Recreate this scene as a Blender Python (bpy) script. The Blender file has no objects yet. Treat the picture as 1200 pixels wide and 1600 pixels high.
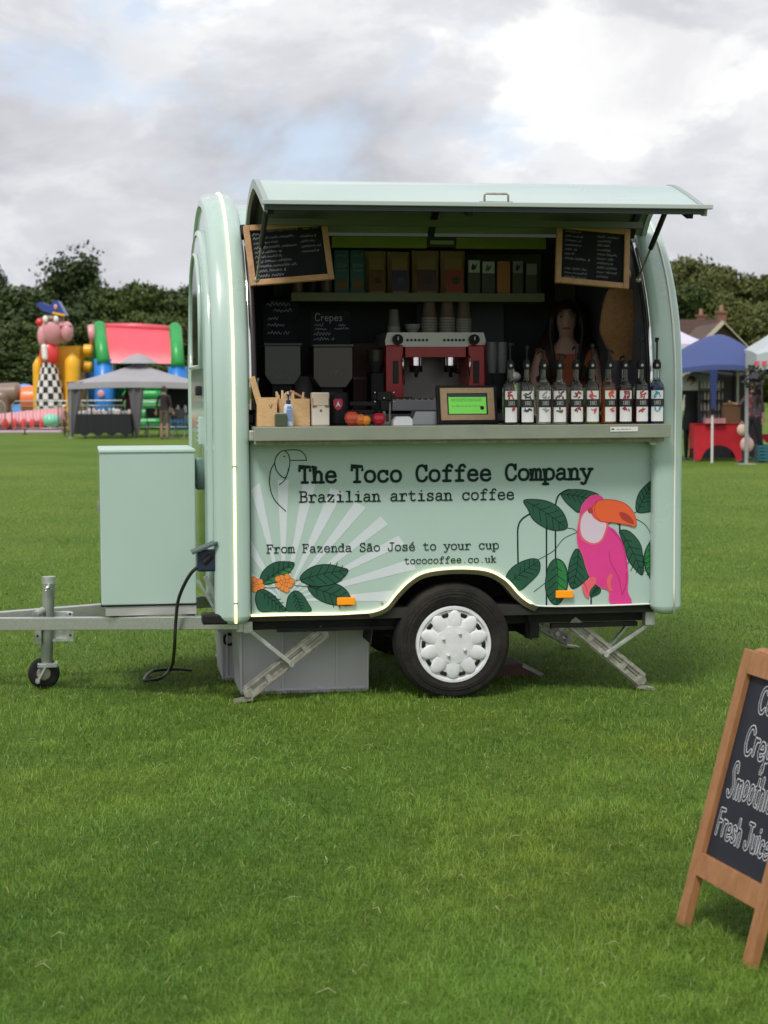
import bpy, bmesh, math, random
import numpy as np
from mathutils import Vector, Matrix
from mathutils.geometry import tessellate_polygon
R = math.radians
random.seed(7)
scene = bpy.context.scene
COL = scene.collection

# ------------------------------------------------------------------ camera
F_PX = 2925.0                     # focal length in pixels of a 1200 x 1600 picture
CAM_H = 1.52
cam_data = bpy.data.cameras.new("camera")
cam = bpy.data.objects.new("camera", cam_data)
COL.objects.link(cam)
cam_data.sensor_fit = 'VERTICAL'
cam_data.sensor_height = 36.0
cam_data.sensor_width = 27.0
cam_data.lens = F_PX / 1600 * 36.0
cam_data.clip_start = 0.1
cam_data.clip_end = 5000
cam_data.dof.use_dof = True
cam_data.dof.focus_distance = 8.0
cam_data.dof.aperture_fstop = 6.0
PITCH = math.atan((800 - 603) / F_PX)
CAM_M = (Matrix.Translation((0, 0, CAM_H)) @ Matrix.Rotation(R(90) - PITCH, 4, 'X') @ Matrix.Rotation(R(-0.25), 4, 'Z'))
cam.matrix_world = CAM_M
scene.camera = cam

# ------------------------------------------------------------------ world, sun, exposure
SUN_EL, SUN_AZ = R(56), R(200)    # azimuth measured from +Y clockwise: behind the camera, a little left
world = bpy.data.worlds.new("World")
scene.world = world
world.use_nodes = True
wn, wl = world.node_tree.nodes, world.node_tree.links
wn.clear()
def wnode(t, **k):
    n = wn.new(t)
    for a, b in k.items(): setattr(n, a, b)
    return n
w_out = wnode('ShaderNodeOutputWorld'); w_bg = wnode('ShaderNodeBackground')
w_bg.inputs['Strength'].default_value = 0.1
w_sky = wnode('ShaderNodeTexSky', sky_type='NISHITA', sun_disc=False)
w_sky.sun_elevation = SUN_EL; w_sky.sun_rotation = SUN_AZ
w_sky.air_density = 1.0; w_sky.dust_density = 2.0
w_tc = wnode('ShaderNodeTexCoord')
w_map = wnode('ShaderNodeMapping'); w_map.inputs['Scale'].default_value = (1.0, 1.0, 1.9)
w_map.inputs['Location'].default_value = (0.35, 0.0, 0.22)
wl.new(w_tc.outputs['Generated'], w_map.inputs['Vector'])
CL = (5.2, (4.53, 11.62, 7.13), (13.69, 13.07, 18.61))
def wnoise(scale, detail, rough, dist, off):
    m = wnode('ShaderNodeMapping'); m.inputs['Location'].default_value = off
    wl.new(w_map.outputs[0], m.inputs['Vector'])
    n = wnode('ShaderNodeTexNoise'); n.inputs['Scale'].default_value = scale
    n.inputs['Detail'].default_value = detail; n.inputs['Roughness'].default_value = rough
    n.inputs['Distortion'].default_value = dist
    wl.new(m.outputs[0], n.inputs['Vector']); return n.outputs['Fac']
def wramp(src, stops, mode='EASE'):
    r = wnode('ShaderNodeValToRGB'); r.color_ramp.interpolation = mode
    cr = r.color_ramp
    while len(cr.elements) < len(stops): cr.elements.new(0.5)
    for e, (p, c) in zip(cr.elements, stops):
        e.position = p; e.color = (c[0], c[1], c[2], 1)
    wl.new(src, r.inputs[0]); return r.outputs[0]
def wmix(fac, a, b, blend='MIX'):
    m = wnode('ShaderNodeMix', data_type='RGBA', blend_type=blend)
    if isinstance(fac, float): m.inputs[0].default_value = fac
    else: wl.new(fac, m.inputs[0])
    for s, v in ((6, a), (7, b)):
        if isinstance(v, tuple): m.inputs[s].default_value = (*v, 1)
        else: wl.new(v, m.inputs[s])
    return m.outputs[2]
big = wnoise(CL[0], 10, 0.54, 0.1, CL[1])
mid = wnoise(9.0, 12, 0.58, 0.35, (0.2, 5.3, 1.9))
gap = wnoise(4.6, 10, 0.52, 0.35, CL[2])
body = wramp(big, [(0.36, (3.4, 3.48, 3.7)), (0.45, (3.95, 4.0, 4.2)), (0.545, (4.4, 4.45, 4.62)), (0.60, (5.6, 5.6, 5.6))])
det = wramp(mid, [(0.34, (0.86, 0.86, 0.88)), (0.49, (0.98, 0.98, 0.985)), (0.60, (1.14, 1.14, 1.12))])
clouds = wmix(1.0, body, det, 'MULTIPLY')
blue_fac = wramp(gap, [(0.585, (0, 0, 0)), (0.69, (0.8, 0.8, 0.8))])
sky_up = wmix(0.6, w_sky.outputs[0], (3.8, 4.5, 5.7))
final = wmix(blue_fac, clouds, sky_up)
wl.new(final, w_bg.inputs['Color']); wl.new(w_bg.outputs[0], w_out.inputs[0])

sun_d = bpy.data.lights.new("sun", 'SUN'); sun_d.energy = 1.5; sun_d.angle = R(14); sun_d.color = (1.0, 0.965, 0.9)
sun = bpy.data.objects.new("sun", sun_d); COL.objects.link(sun)
sd = Vector((math.sin(SUN_AZ) * math.cos(SUN_EL), math.cos(SUN_AZ) * math.cos(SUN_EL), math.sin(SUN_EL)))
sun.rotation_euler = sd.to_track_quat('Z', 'Y').to_euler()
sun.location = (0, 0, 30)
scene.view_settings.view_transform = 'Standard'
scene.view_settings.look = 'None'
scene.view_settings.gamma = 1.0
scene.view_settings.exposure = 0.85
scene.view_settings.use_curve_mapping = False

# ------------------------------------------------------------------ measuring helpers
def ray(u, v):
    d = CAM_M.to_3x3() @ Vector(((u - 600) / F_PX, -(v - 800) / F_PX, -1.0))
    return Vector((0, 0, CAM_H)), d
def hit(u, v, p0, n):
    o, d = ray(u, v)
    return o + d * ((Vector(p0) - o).dot(Vector(n)) / d.dot(Vector(n)))
def atY(u, v, Y): return hit(u, v, (0, Y, 0), (0, 1, 0))
def ground(u, v): return hit(u, v, (0, 0, 0), (0, 0, 1))
TH = R(9.2)
ORG = Vector((0.34, 9.0, 0.0))
TM = Matrix.Translation(ORG) @ Matrix.Rotation(TH, 4, 'Z')
TMI = TM.inverted()
NB = TM.to_3x3() @ Vector((0, 1, 0))
NA = TM.to_3x3() @ Vector((1, 0, 0))
def T(u, v, b):
    p = TMI @ hit(u, v, TM @ Vector((0, b, 0)), NB)
    return p.x, p.z
def TW(a, b, z): return TM @ Vector((a, b, z))

# ------------------------------------------------------------------ materials
MATS = {}
def mat(name, col, rough=0.5, metal=0.0, var=0.0, vscale=8.0, bump=0.0, bscale=40.0, spec=0.5, emit=0.0,
        trans=0.0, coat=0.0, col2=None, stretch=(1, 1, 1), alpha=1.0, sub=0.0, ecol=None):
    if name in MATS: return MATS[name]
    m = bpy.data.materials.new(name); m.use_nodes = True
    n, l = m.node_tree.nodes, m.node_tree.links
    p = n['Principled BSDF']
    p.inputs['Base Color'].default_value = (*col, 1)
    p.inputs['Roughness'].default_value = rough
    p.inputs['Metallic'].default_value = metal
    p.inputs['Specular IOR Level'].default_value = spec
    if trans: p.inputs['Transmission Weight'].default_value = trans
    if coat: p.inputs['Coat Weight'].default_value = coat; p.inputs['Coat Roughness'].default_value = 0.08
    if sub:
        p.inputs['Subsurface Weight'].default_value = sub
        p.inputs['Subsurface Radius'].default_value = (0.03, 0.015, 0.01)
    if emit:
        p.inputs['Emission Color'].default_value = (*(ecol or col), 1); p.inputs['Emission Strength'].default_value = emit
    tc = n.new('ShaderNodeTexCoord'); mp = n.new('ShaderNodeMapping')
    mp.inputs['Scale'].default_value = stretch
    l.new(tc.outputs['Object'], mp.inputs['Vector'])
    if var or col2:
        t = n.new('ShaderNodeTexNoise'); t.inputs['Scale'].default_value = vscale; t.inputs['Detail'].default_value = 6
        t.inputs['Roughness'].default_value = 0.6
        l.new(mp.outputs[0], t.inputs['Vector'])
        r = n.new('ShaderNodeValToRGB'); r.color_ramp.elements[0].position = 0.3; r.color_ramp.elements[1].position = 0.7
        if col2 is None:
            a = tuple(c * (1 - var) for c in col); b = tuple(min(1, c * (1 + var)) for c in col)
        else: a, b = col, col2
        r.color_ramp.elements[0].color = (*a, 1); r.color_ramp.elements[1].color = (*b, 1)
        l.new(t.outputs['Fac'], r.inputs[0]); l.new(r.outputs[0], p.inputs['Base Color'])
        # gloss wanders a little with the wear
        mr = n.new('ShaderNodeMapRange'); mr.inputs['To Min'].default_value = max(0.02, rough - 0.07); mr.inputs['To Max'].default_value = min(1, rough + 0.09)
        l.new(t.outputs['Fac'], mr.inputs['Value']); l.new(mr.outputs[0], p.inputs['Roughness'])
    if bump:
        t2 = n.new('ShaderNodeTexNoise'); t2.inputs['Scale'].default_value = bscale; t2.inputs['Detail'].default_value = 5
        l.new(mp.outputs[0], t2.inputs['Vector'])
        bp = n.new('ShaderNodeBump'); bp.inputs['Strength'].default_value = bump; bp.inputs['Distance'].default_value = 0.02
        l.new(t2.outputs['Fac'], bp.inputs['Height']); l.new(bp.outputs[0], p.inputs['Normal'])
    MATS[name] = m
    return m
def wood(name, c1, c2, stretch=(3, 3, 40)):
    return mat(name, c1, 0.55, col2=c2, vscale=3.0, stretch=stretch, bump=0.15, bscale=12)

# ------------------------------------------------------------------ mesh builder
class MB:
    def __init__(s): s.v = []; s.f = []; s.m = []; s.smooth = []
    def add(s, vs, fs, mi=0, smooth=False):
        o = len(s.v); s.v += [tuple(p) for p in vs]
        for f in fs: s.f.append([i + o for i in f]); s.m.append(mi); s.smooth.append(smooth)
        return s
    def box(s, c, d, mi=0, rot=None, bev=0.0):
        hx, hy, hz = d[0] / 2, d[1] / 2, d[2] / 2
        b = min(bev, hx * .9, hy * .9, hz * .9)
        if b > 0:
            bm = bmesh.new(); bmesh.ops.create_cube(bm, size=1)
            for v in bm.verts: v.co = Vector((v.co.x * 2 * hx, v.co.y * 2 * hy, v.co.z * 2 * hz))
            bmesh.ops.bevel(bm, geom=bm.edges[:], offset=b, segments=2, affect='EDGES', profile=0.6)
            vs = [v.co.copy() for v in bm.verts]; bm.verts.index_update()
            fs = [[v.index for v in f.verts] for f in bm.faces]; bm.free()
        else:
            vs = [Vector((x * hx, y * hy, z * hz)) for x in (-1, 1) for y in (-1, 1) for z in (-1, 1)]
            fs = [(0, 1, 3, 2), (4, 6, 7, 5), (0, 4, 5, 1), (2, 3, 7, 6), (0, 2, 6, 4), (1, 5, 7, 3)]
        if rot is not None: vs = [rot @ v for v in vs]
        c = Vector(c)
        return s.add([v + c for v in vs], fs, mi)
    def bar(s, p0, p1, w, h, mi=0, up=(0, 0, 1), bev=0.0):
        p0, p1 = Vector(p0), Vector(p1); d = (p1 - p0); L = d.length; d = d / L
        u = Vector(up); sx = d.cross(u)
        if sx.length < 1e-4: sx = d.cross(Vector((0, 1, 0)))
        sx.normalize(); uz = sx.cross(d)
        M = Matrix((d, sx, uz)).transposed()
        return s.box((p0 + p1) / 2, (L, w, h), mi, M, bev)
    def cyl(s, p0, p1, r0, r1=None, n=16, mi=0, cap=True, smooth=True):
        r1 = r0 if r1 is None else r1
        p0, p1 = Vector(p0), Vector(p1); d = (p1 - p0).normalized()
        a = d.orthogonal().normalized(); b = d.cross(a)
        vs = []
        for p, r in ((p0, r0), (p1, r1)):
            for i in range(n):
                t = 2 * math.pi * i / n; vs.append(p + (a * math.cos(t) + b * math.sin(t)) * r)
        s.add(vs, [(i, (i + 1) % n, n + (i + 1) % n, n + i) for i in range(n)], mi, smooth)
        if cap: s.add(vs, [tuple(range(n))[::-1], tuple(range(n, 2 * n))], mi)
        return s
    def tube(s, pts, r, n=8, mi=0, closed=False, rfun=None):
        pts = [Vector(p) for p in pts]; N = len(pts); vs = []; prev = None
        for i, p in enumerate(pts):
            q0 = pts[(i - 1) % N] if (closed or i > 0) else p
            q1 = pts[(i + 1) % N] if (closed or i < N - 1) else p
            d = (q1 - q0).normalized()
            if prev is None: a = d.orthogonal().normalized()
            else:
                a = prev - d * prev.dot(d)
                a = a.normalized() if a.length > 1e-5 else d.orthogonal().normalized()
            prev = a; b = d.cross(a); rr = rfun(i / (N - 1)) * r if rfun else r
            for k in range(n):
                t = 2 * math.pi * k / n; vs.append(p + (a * math.cos(t) + b * math.sin(t)) * rr)
        fs = []
        for i in range(N if closed else N - 1):
            j = (i + 1) % N
            for k in range(n): fs.append((i * n + k, i * n + (k + 1) % n, j * n + (k + 1) % n, j * n + k))
        if not closed: fs += [tuple(range(n))[::-1], tuple(range((N - 1) * n, N * n))]
        return s.add(vs, fs, mi, True)
    def lathe(s, prof, c=(0, 0, 0), axis='Z', n=24, mi=0, mis=None, smooth=True, sy=1.0):
        vs = []; c = Vector(c)
        for r, h in prof:
            for k in range(n):
                t = 2 * math.pi * k / n; x, y = r * math.cos(t), r * math.sin(t) * sy
                vs.append(c + (Vector((x, y, h)) if axis == 'Z' else Vector((x, h, y)) if axis == 'Y' else Vector((h, x, y))))
        for i in range(len(prof) - 1):
            s.add(vs[i * n:(i + 2) * n], [(k, (k + 1) % n, n + (k + 1) % n, n + k) for k in range(n)], mis[i] if mis else mi, smooth)
        return s
    def sphere(s, c, r, mi=0, n=16, m=10):
        if not hasattr(r, '__len__'): r = (r, r, r)
        vs = []; c = Vector(c)
        for j in range(m + 1):
            ph = math.pi * j / m
            for k in range(n):
                t = 2 * math.pi * k / n
                vs.append(c + Vector((r[0] * math.sin(ph) * math.cos(t), r[1] * math.sin(ph) * math.sin(t), r[2] * math.cos(ph))))
        return s.add(vs, [(j * n + k, (j + 1) * n + k, (j + 1) * n + (k + 1) % n, j * n + (k + 1) % n) for j in range(m) for k in range(n)], mi, True)
    def prism(s, poly, axis, d0, d1, mi=0, side=None):
        """poly: 2-D outline; axis 'y': (x,z) outline pushed from y=d0 to y=d1; 'x': (y,z); 'z': (x,y)"""
        def P(p, d):
            return Vector((p[0], d, p[1])) if axis == 'y' else Vector((d, p[0], p[1])) if axis == 'x' else Vector((p[0], p[1], d))
        n = len(poly); vs = [P(p, d0) for p in poly] + [P(p, d1) for p in poly]
        tris = tessellate_polygon([[Vector((p[0], p[1], 0)) for p in poly]])
        s.add(vs, [tuple(t) for t in tris] + [tuple(i + n for i in t)[::-1] for t in tris], mi)
        return s.add(vs, [(i, (i + 1) % n, n + (i + 1) % n, n + i) for i in range(n)], mi if side is None else side)
    def sheet(s, poly, y, mi=0):
        tris = tessellate_polygon([[Vector((p[0], p[1], 0)) for p in poly]])
        return s.add([Vector((p[0], y, p[1])) for p in poly], [tuple(t) for t in tris], mi)
    def ribbon(s, pts, w, y, mi=0):
        """flat stroke in the (x,z) plane facing -y"""
        n = len(pts)
        if n < 2: return s
        closed = (abs(pts[0][0] - pts[-1][0]) + abs(pts[0][1] - pts[-1][1])) < 1e-6 and n > 3
        vs = []
        for i in range(n):
            q0 = pts[i - 1] if i > 0 else (pts[-2] if closed else pts[0])
            q1 = pts[i + 1] if i < n - 1 else (pts[1] if closed else pts[-1])
            dx, dz = q1[0] - q0[0], q1[1] - q0[1]; L = math.hypot(dx, dz) or 1
            nx, nz = -dz / L, dx / L; k = 1.0
            if 0 < i < n - 1:
                ax, az = pts[i][0] - q0[0], pts[i][1] - q0[1]; la = math.hypot(ax, az) or 1
                k = 1 / max(0.55, abs((-az / la) * nx + (ax / la) * nz))
            vs += [(pts[i][0] + nx * w / 2 * k, y, pts[i][1] + nz * w / 2 * k), (pts[i][0] - nx * w / 2 * k, y, pts[i][1] - nz * w / 2 * k)]
        s.add(vs, [(2 * i, 2 * i + 1, 2 * i + 3, 2 * i + 2) for i in range(n - 1)], mi)
        if not closed:
            for e in (pts[0], pts[-1]):
                y2 = y - 0.00008
                s.add([(e[0] + w / 2 * math.cos(t * math.pi / 4), y2, e[1] + w / 2 * math.sin(t * math.pi / 4)) for t in range(8)], [tuple(range(8))], mi)
        return s
    def build(s, name, mats, parent=None, loc=None, rotz=0.0, rot=None):
        me = bpy.data.meshes.new(name)
        me.from_pydata(s.v, [], s.f)
        if not isinstance(mats, (list, tuple)): mats = [mats]
        for m in mats: me.materials.append(m)
        me.polygons.foreach_set('material_index', s.m)
        me.polygons.foreach_set('use_smooth', s.smooth)
        me.update()
        o = bpy.data.objects.new(name, me); COL.objects.link(o)
        if parent is not None: o.parent = parent
        if loc is not None: o.location = loc
        if rotz: o.rotation_euler.z = rotz
        if rot is not None: o.rotation_euler = rot
        return o
def crom(pts, k=6):
    """Catmull-Rom curve through the points"""
    n = len(pts); closed = (abs(pts[0][0] - pts[-1][0]) + abs(pts[0][1] - pts[-1][1])) < 1e-6 and n > 3
    D = len(pts[0]); out = []
    for i in range(n - 1):
        p0 = pts[i - 1] if i > 0 else (pts[-2] if closed else pts[0]); p1 = pts[i]; p2 = pts[i + 1]
        p3 = pts[i + 2] if i < n - 2 else (pts[1] if closed else pts[-1])
        for j in range(k):
            t = j / k
            out.append(tuple(0.5 * (2 * p1[d] + (p2[d] - p0[d]) * t + (2 * p0[d] - 5 * p1[d] + 4 * p2[d] - p3[d]) * t * t + (3 * p1[d] - p0[d] - 3 * p2[d] + p3[d]) * t ** 3) for d in range(D)))
    out.append(tuple(pts[-1])); return out
def tag(o, label=None, cat=None, group=None, kind=None):
    if label: o['label'] = label
    if cat: o['category'] = cat
    if group: o['group'] = group
    if kind: o['kind'] = kind
    return o
def thing(name, label, cat, loc=(0, 0, 0), rotz=0.0, group=None):
    o = bpy.data.objects.new(name, None); COL.objects.link(o); o.empty_display_size = 0.1
    o.location = loc; o.rotation_euler = (0, 0, rotz)
    return tag(o, label, cat, group)
KIDS = {}
def copy_thing(root, loc=None, rotz=None, label=None, scale=None):
    def rec(o, par):
        c = o.copy(); COL.objects.link(c)
        if par is not None: c.parent = par
        for ch in [x for x in ALLOBJ() if x.parent == o]: rec(ch, c)
        return c
    ALLOBJ = lambda: list(bpy.data.objects)
    r = rec(root, None)
    if loc is not None: r.location = loc
    if rotz is not None: r.rotation_euler = (0, 0, rotz)
    if label: r['label'] = label
    if scale: r.scale = scale
    return r

# ------------------------------------------------------------------ stroke lettering (typewriter slab and plain chalk hand)
L_, C_ = 'L', 'C'
TYPE = {
 'T': [(L_, [(.6,5.2),(.6,6.8),(5.4,6.8),(5.4,5.2)]), (L_, [(3,6.8),(3,0)]), (L_, [(1.7,0),(4.3,0)])],
 'h': [(L_, [(.5,6.8),(1.5,6.8),(1.5,0)]), (L_, [(.4,0),(2.6,0)]), (C_, [(1.5,3.2),(2.5,4.5),(3.8,4.6),(4.6,3.4)]), (L_, [(4.6,3.7),(4.6,0)]), (L_, [(3.6,0),(5.6,0)])],
 'e': [(L_, [(1,2.5),(5,2.5)]), (C_, [(5,2.5),(4.5,4.1),(3,4.7),(1.5,4.1),(.9,2.4),(1.4,.6),(3,0),(4.3,.2),(5.1,1)])],
 'o': [(C_, [(3,4.7),(1.4,4.1),(.8,2.35),(1.4,.6),(3,0),(4.6,.6),(5.2,2.35),(4.6,4.1),(3,4.7)])],
 'c': [(C_, [(4.8,3.6),(4.2,4.4),(3,4.7),(1.5,4.1),(.9,2.35),(1.5,.6),(3,0),(4.3,.3),(5.1,1.2)]), (L_, [(4.9,4.6),(4.9,3.2)])],
 'C': [(C_, [(5,5.1),(4.3,6.4),(3,6.9),(1.4,6.1),(.7,3.4),(1.4,.7),(3.1,-.05),(4.5,.4),(5.3,1.7)]), (L_, [(5.1,6.8),(5.1,4.7)])],
 'f': [(C_, [(5.2,6.1),(4.5,6.9),(3.4,6.8),(2.7,5.7),(2.6,4)]), (L_, [(2.6,4.6),(2.6,0)]), (L_, [(1.1,4.5),(4.5,4.5)]), (L_, [(1.1,0),(4.4,0)])],
 'm': [(L_, [(.1,4.5),(.9,4.5),(.9,0)]), (L_, [(.1,0),(1.7,0)]), (C_, [(.9,3.6),(1.6,4.6),(2.5,4.5),(2.9,3.4)]), (L_, [(2.9,3.6),(2.9,0)]), (L_, [(2.3,0),(3.6,0)]), (C_, [(2.9,3.6),(3.7,4.6),(4.6,4.5),(5,3.4)]), (L_, [(5,3.6),(5,0)]), (L_, [(4.3,0),(5.9,0)])],
 'p': [(L_, [(.3,4.5),(1.3,4.5),(1.3,-2)]), (L_, [(.3,-2),(2.6,-2)]), (C_, [(1.3,3.4),(2.2,4.5),(3.4,4.7),(4.8,4),(5.3,2.3),(4.8,.7),(3.4,0),(2.2,.2),(1.3,1.2)])],
 'a': [(C_, [(1.2,3.8),(2,4.6),(3.2,4.7),(4.2,4.2),(4.4,3)]), (L_, [(4.4,3.2),(4.4,0),(5.5,0)]), (C_, [(4.4,2.6),(2.6,2.6),(1.2,2.1),(.8,1.1),(1.4,.2),(2.7,0),(4.4,1)])],
 'n': [(L_, [(.4,4.5),(1.5,4.5),(1.5,0)]), (L_, [(.4,0),(2.6,0)]), (C_, [(1.5,3.2),(2.5,4.5),(3.8,4.6),(4.6,3.4)]), (L_, [(4.6,3.7),(4.6,0)]), (L_, [(3.6,0),(5.6,0)])],
 'y': [(L_, [(.9,4.5),(3.2,.2)]), (L_, [(.2,4.5),(2,4.5)]), (L_, [(4,4.5),(5.8,4.5)]), (C_, [(5.1,4.5),(3.2,.2),(2.4,-1.6),(1.4,-2.1),(.6,-1.7)])],
 'B': [(C_, [(3,6.8),(4.4,6.5),(4.9,5.2),(4.4,4),(3.2,3.6)]), (L_, [(1.4,3.6),(3.3,3.6)]), (C_, [(3.2,3.6),(4.8,3),(5.3,1.7),(4.7,.4),(3.2,0)]), (L_, [(3.3,0),(.4,0)]), (L_, [(1.4,0),(1.4,6.8)]), (L_, [(.4,6.8),(3.1,6.8)])],
 'r': [(L_, [(.6,4.5),(2.1,4.5),(2.1,0)]), (L_, [(.6,0),(4,0)]), (C_, [(2.1,2.9),(2.9,4.2),(4,4.7),(4.8,4.5),(5.1,3.7)])],
 'z': [(L_, [(1.1,3.3),(1.1,4.5),(4.7,4.5),(1.1,0),(4.9,0),(4.9,1.3)])],
 'i': [(L_, [(1.4,4.5),(3.1,4.5),(3.1,0)]), (L_, [(1,0),(5.2,0)]), (L_, [(2.9,6.4),(3.15,6.5)])],
 'l': [(L_, [(1.3,6.8),(3.1,6.8),(3.1,0)]), (L_, [(1,0),(5.2,0)])],
 't': [(L_, [(2.2,6.1),(2.2,1.1)]), (C_, [(2.2,1.3),(2.7,.2),(3.8,0),(5,.6)]), (L_, [(.7,4.5),(4.6,4.5)])],
 's': [(C_, [(4.6,3.5),(3.9,4.5),(2.9,4.7),(1.6,4.3),(1.4,3.3),(2.4,2.6),(3.8,2.2),(4.8,1.5),(4.5,.4),(3.1,0),(1.8,.2),(1.1,1.3)]), (L_, [(4.6,4.7),(4.6,3.4)]), (L_, [(1.1,-.1),(1.1,1.3)])],
 'F': [(L_, [(1.4,0),(1.4,6.8)]), (L_, [(.4,6.8),(5.2,6.8),(5.2,5.1)]), (L_, [(1.4,3.6),(3.8,3.6)]), (L_, [(3.8,4.5),(3.8,2.7)]), (L_, [(.4,0),(2.9,0)])],
 'd': [(C_, [(4.4,1.2),(3.5,.2),(2.4,0),(1.1,.7),(.7,2.35),(1.2,4),(2.4,4.7),(3.6,4.4),(4.4,3.4)]), (L_, [(3.3,6.8),(4.4,6.8),(4.4,0),(5.5,0)])],
 'S': [(C_, [(4.7,5.3),(4,6.6),(2.9,6.9),(1.5,6.4),(1.1,5.1),(1.9,4),(3.4,3.4),(4.8,2.6),(5,1.2),(4.1,.1),(2.7,-.05),(1.5,.5),(1,1.8)]), (L_, [(4.7,6.8),(4.7,5)]), (L_, [(1,0),(1,1.9)])],
 'J': [(L_, [(2.2,6.8),(5.6,6.8)]), (L_, [(4,6.8),(4,1.6)]), (C_, [(4,2),(3.6,.5),(2.4,-.05),(1.1,.5),(.8,1.8),(.8,2.3)])],
 'u': [(L_, [(.3,4.5),(1.3,4.5),(1.3,1.4)]), (C_, [(1.3,1.6),(1.7,.4),(2.7,0),(3.8,.4),(4.5,1.3)]), (L_, [(3.5,4.5),(4.5,4.5),(4.5,0),(5.5,0)])],
 'k': [(L_, [(.5,6.8),(1.5,6.8),(1.5,0)]), (L_, [(.5,0),(2.5,0)]), (L_, [(4.4,4.4),(1.5,2)]), (L_, [(2.6,2.8),(4.7,0)]), (L_, [(3.3,4.5),(5.3,4.5)]), (L_, [(3.7,0),(5.6,0)])],
 '.': [(L_, [(2.9,.2),(3.2,.2)])],
 '1': [(L_, [(1.6,5.6),(3,6.8),(3,0)]), (L_, [(1.4,0),(4.6,0)])],
 '8': [(C_, [(3,6.8),(1.5,6.1),(1.5,4.6),(3,3.7),(4.8,2.6),(4.9,1),(3,0),(1.1,1),(1.2,2.6),(3,3.7),(4.5,4.6),(4.5,6.1),(3,6.8)])],
 '3': [(C_, [(1.2,5.8),(2.2,6.7),(3.8,6.6),(4.5,5.3),(3.7,3.9),(2.6,3.6)]), (C_, [(2.6,3.6),(4.3,3.1),(4.9,1.7),(4,.3),(2.4,0),(1.1,.9)])],
}
TYPE['ã'] = TYPE['a'] + [(C_, [(1.4,5.7),(2.2,6.3),(3.2,5.8),(4.1,6.4)])]
TYPE['é'] = TYPE['e'] + [(L_, [(2.7,5.6),(4.1,7.0)])]
HAND = {   # glyph: (advance, strokes)
 'C': (5.4, [(C_, [(4.6,5.6),(3.6,6.8),(2,6.6),(.9,4.8),(.8,2.2),(1.8,.3),(3.3,.1),(4.6,1.2)])]),
 'o': (4.2, [(C_, [(2.1,4),(.9,3.2),(.8,1.1),(2,.1),(3.3,1),(3.3,3.1),(2.1,4)])]),
 'f': (3.4, [(C_, [(3.1,6),(2.1,6.6),(1.4,5.6),(1.3,3),(1.2,0)]), (L_, [(.3,3.6),(2.6,3.8)])]),
 'e': (4.2, [(C_, [(.9,2),(3.3,2.3),(3,3.8),(1.7,4),(.8,2.6),(1,.8),(2.1,.1),(3.5,.8)])]),
 'r': (3.3, [(L_, [(.8,4),(.9,0)]), (C_, [(.9,2.4),(1.7,3.8),(2.9,3.8)])]),
 'p': (4.2, [(L_, [(.8,4),(.8,-2.4)]), (C_, [(.8,3),(2,4.1),(3.3,3),(3.2,1),(2,.2),(.8,1)])]),
 's': (3.6, [(C_, [(2.9,3.4),(1.8,4.1),(.8,3.3),(1.8,2.2),(2.9,1.2),(1.8,.1),(.6,.7)])]),
 'S': (5.0, [(C_, [(4.2,5.8),(3.4,7.6),(1.9,7.4),(1.4,5.8),(2.4,4.4),(3.4,2.8),(3,.6),(1.5,-.2),(.3,.9)])]),
 'm': (5.6, [(L_, [(.7,4),(.8,0)]), (C_, [(.8,3),(1.7,4),(2.6,3.2),(2.7,0)]), (C_, [(2.7,3),(3.7,4),(4.6,3.2),(4.8,0)])]),
 't': (3.2, [(C_, [(1.3,6),(1.2,3),(1.4,.6),(2.6,.2)]), (L_, [(.2,4),(2.6,4.2)])]),
 'h': (4.2, [(L_, [(.8,6.6),(.8,0)]), (C_, [(.8,2.8),(1.9,4),(3.1,3.2),(3.2,0)])]),
 'i': (1.9, [(L_, [(.9,4),(.9,0)]), (L_, [(.9,5.6),(.95,5.8)])]),
 'F': (4.4, [(L_, [(.9,6.8),(.8,0)]), (L_, [(.9,6.8),(3.9,6.8)]), (L_, [(.9,3.7),(3.1,3.8)])]),
 'J': (4.6, [(L_, [(1.2,6.8),(4.4,6.8)]), (C_, [(3,6.8),(3.1,2.4),(2.4,.3),(1,.3),(.5,1.6)])]),
 'u': (4.2, [(C_, [(.8,4),(.8,1.2),(1.8,.1),(3.1,1.2),(3.2,4)]), (L_, [(3.2,3.8),(3.3,0)])]),
 'c': (3.7, [(C_, [(3.1,3.4),(1.9,4),(.8,2.9),(.8,1.1),(1.9,.1),(3.2,.8)])]),
 '&': (4.5, [(C_, [(4,0),(1.6,4),(2.2,5.8),(3.2,4.8),(1,2),(1.4,.2),(3,.4),(4.2,2.4)])]),
 'ê': (4.2, [(C_, [(.9,2),(3.3,2.3),(3,3.8),(1.7,4),(.8,2.6),(1,.8),(2.1,.1),(3.5,.8)]), (L_, [(1.2,5),(2.1,6),(3,5)])]),
 ' ': (2.6, []),
}
def write_type(mb, text, x, z, cell, ysc, w, y, mi=0):
    k = cell / 6.0; n = 0
    for i, ch in enumerate(text):
        for kind, pts in TYPE.get(ch, []):
            P = crom(pts, 5) if kind == C_ else pts
            n += 1
            mb.ribbon([(x + i * cell + p[0] * k, z + p[1] * k * ysc) for p in P], w, y - 0.00002 * (n % 9), mi)
def write_hand(mb, text, x, z, k, w, y, mi=0, sx=1.0, slope=0.0, jit=0.0):
    x0 = x; rnd = random.Random(len(text) * 7 + int(x * 1000)); n = 0
    for ch in text:
        adv, st = HAND[ch]; dz = rnd.uniform(-jit, jit)
        for kind, pts in st:
            P = crom(pts, 5) if kind == C_ else pts; n += 1
            mb.ribbon([(x + p[0] * k * sx, z + dz + p[1] * k + slope * (x - x0)) for p in P], w, y - 0.00002 * (n % 9), mi)
        x += adv * k * sx
    return x
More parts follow.
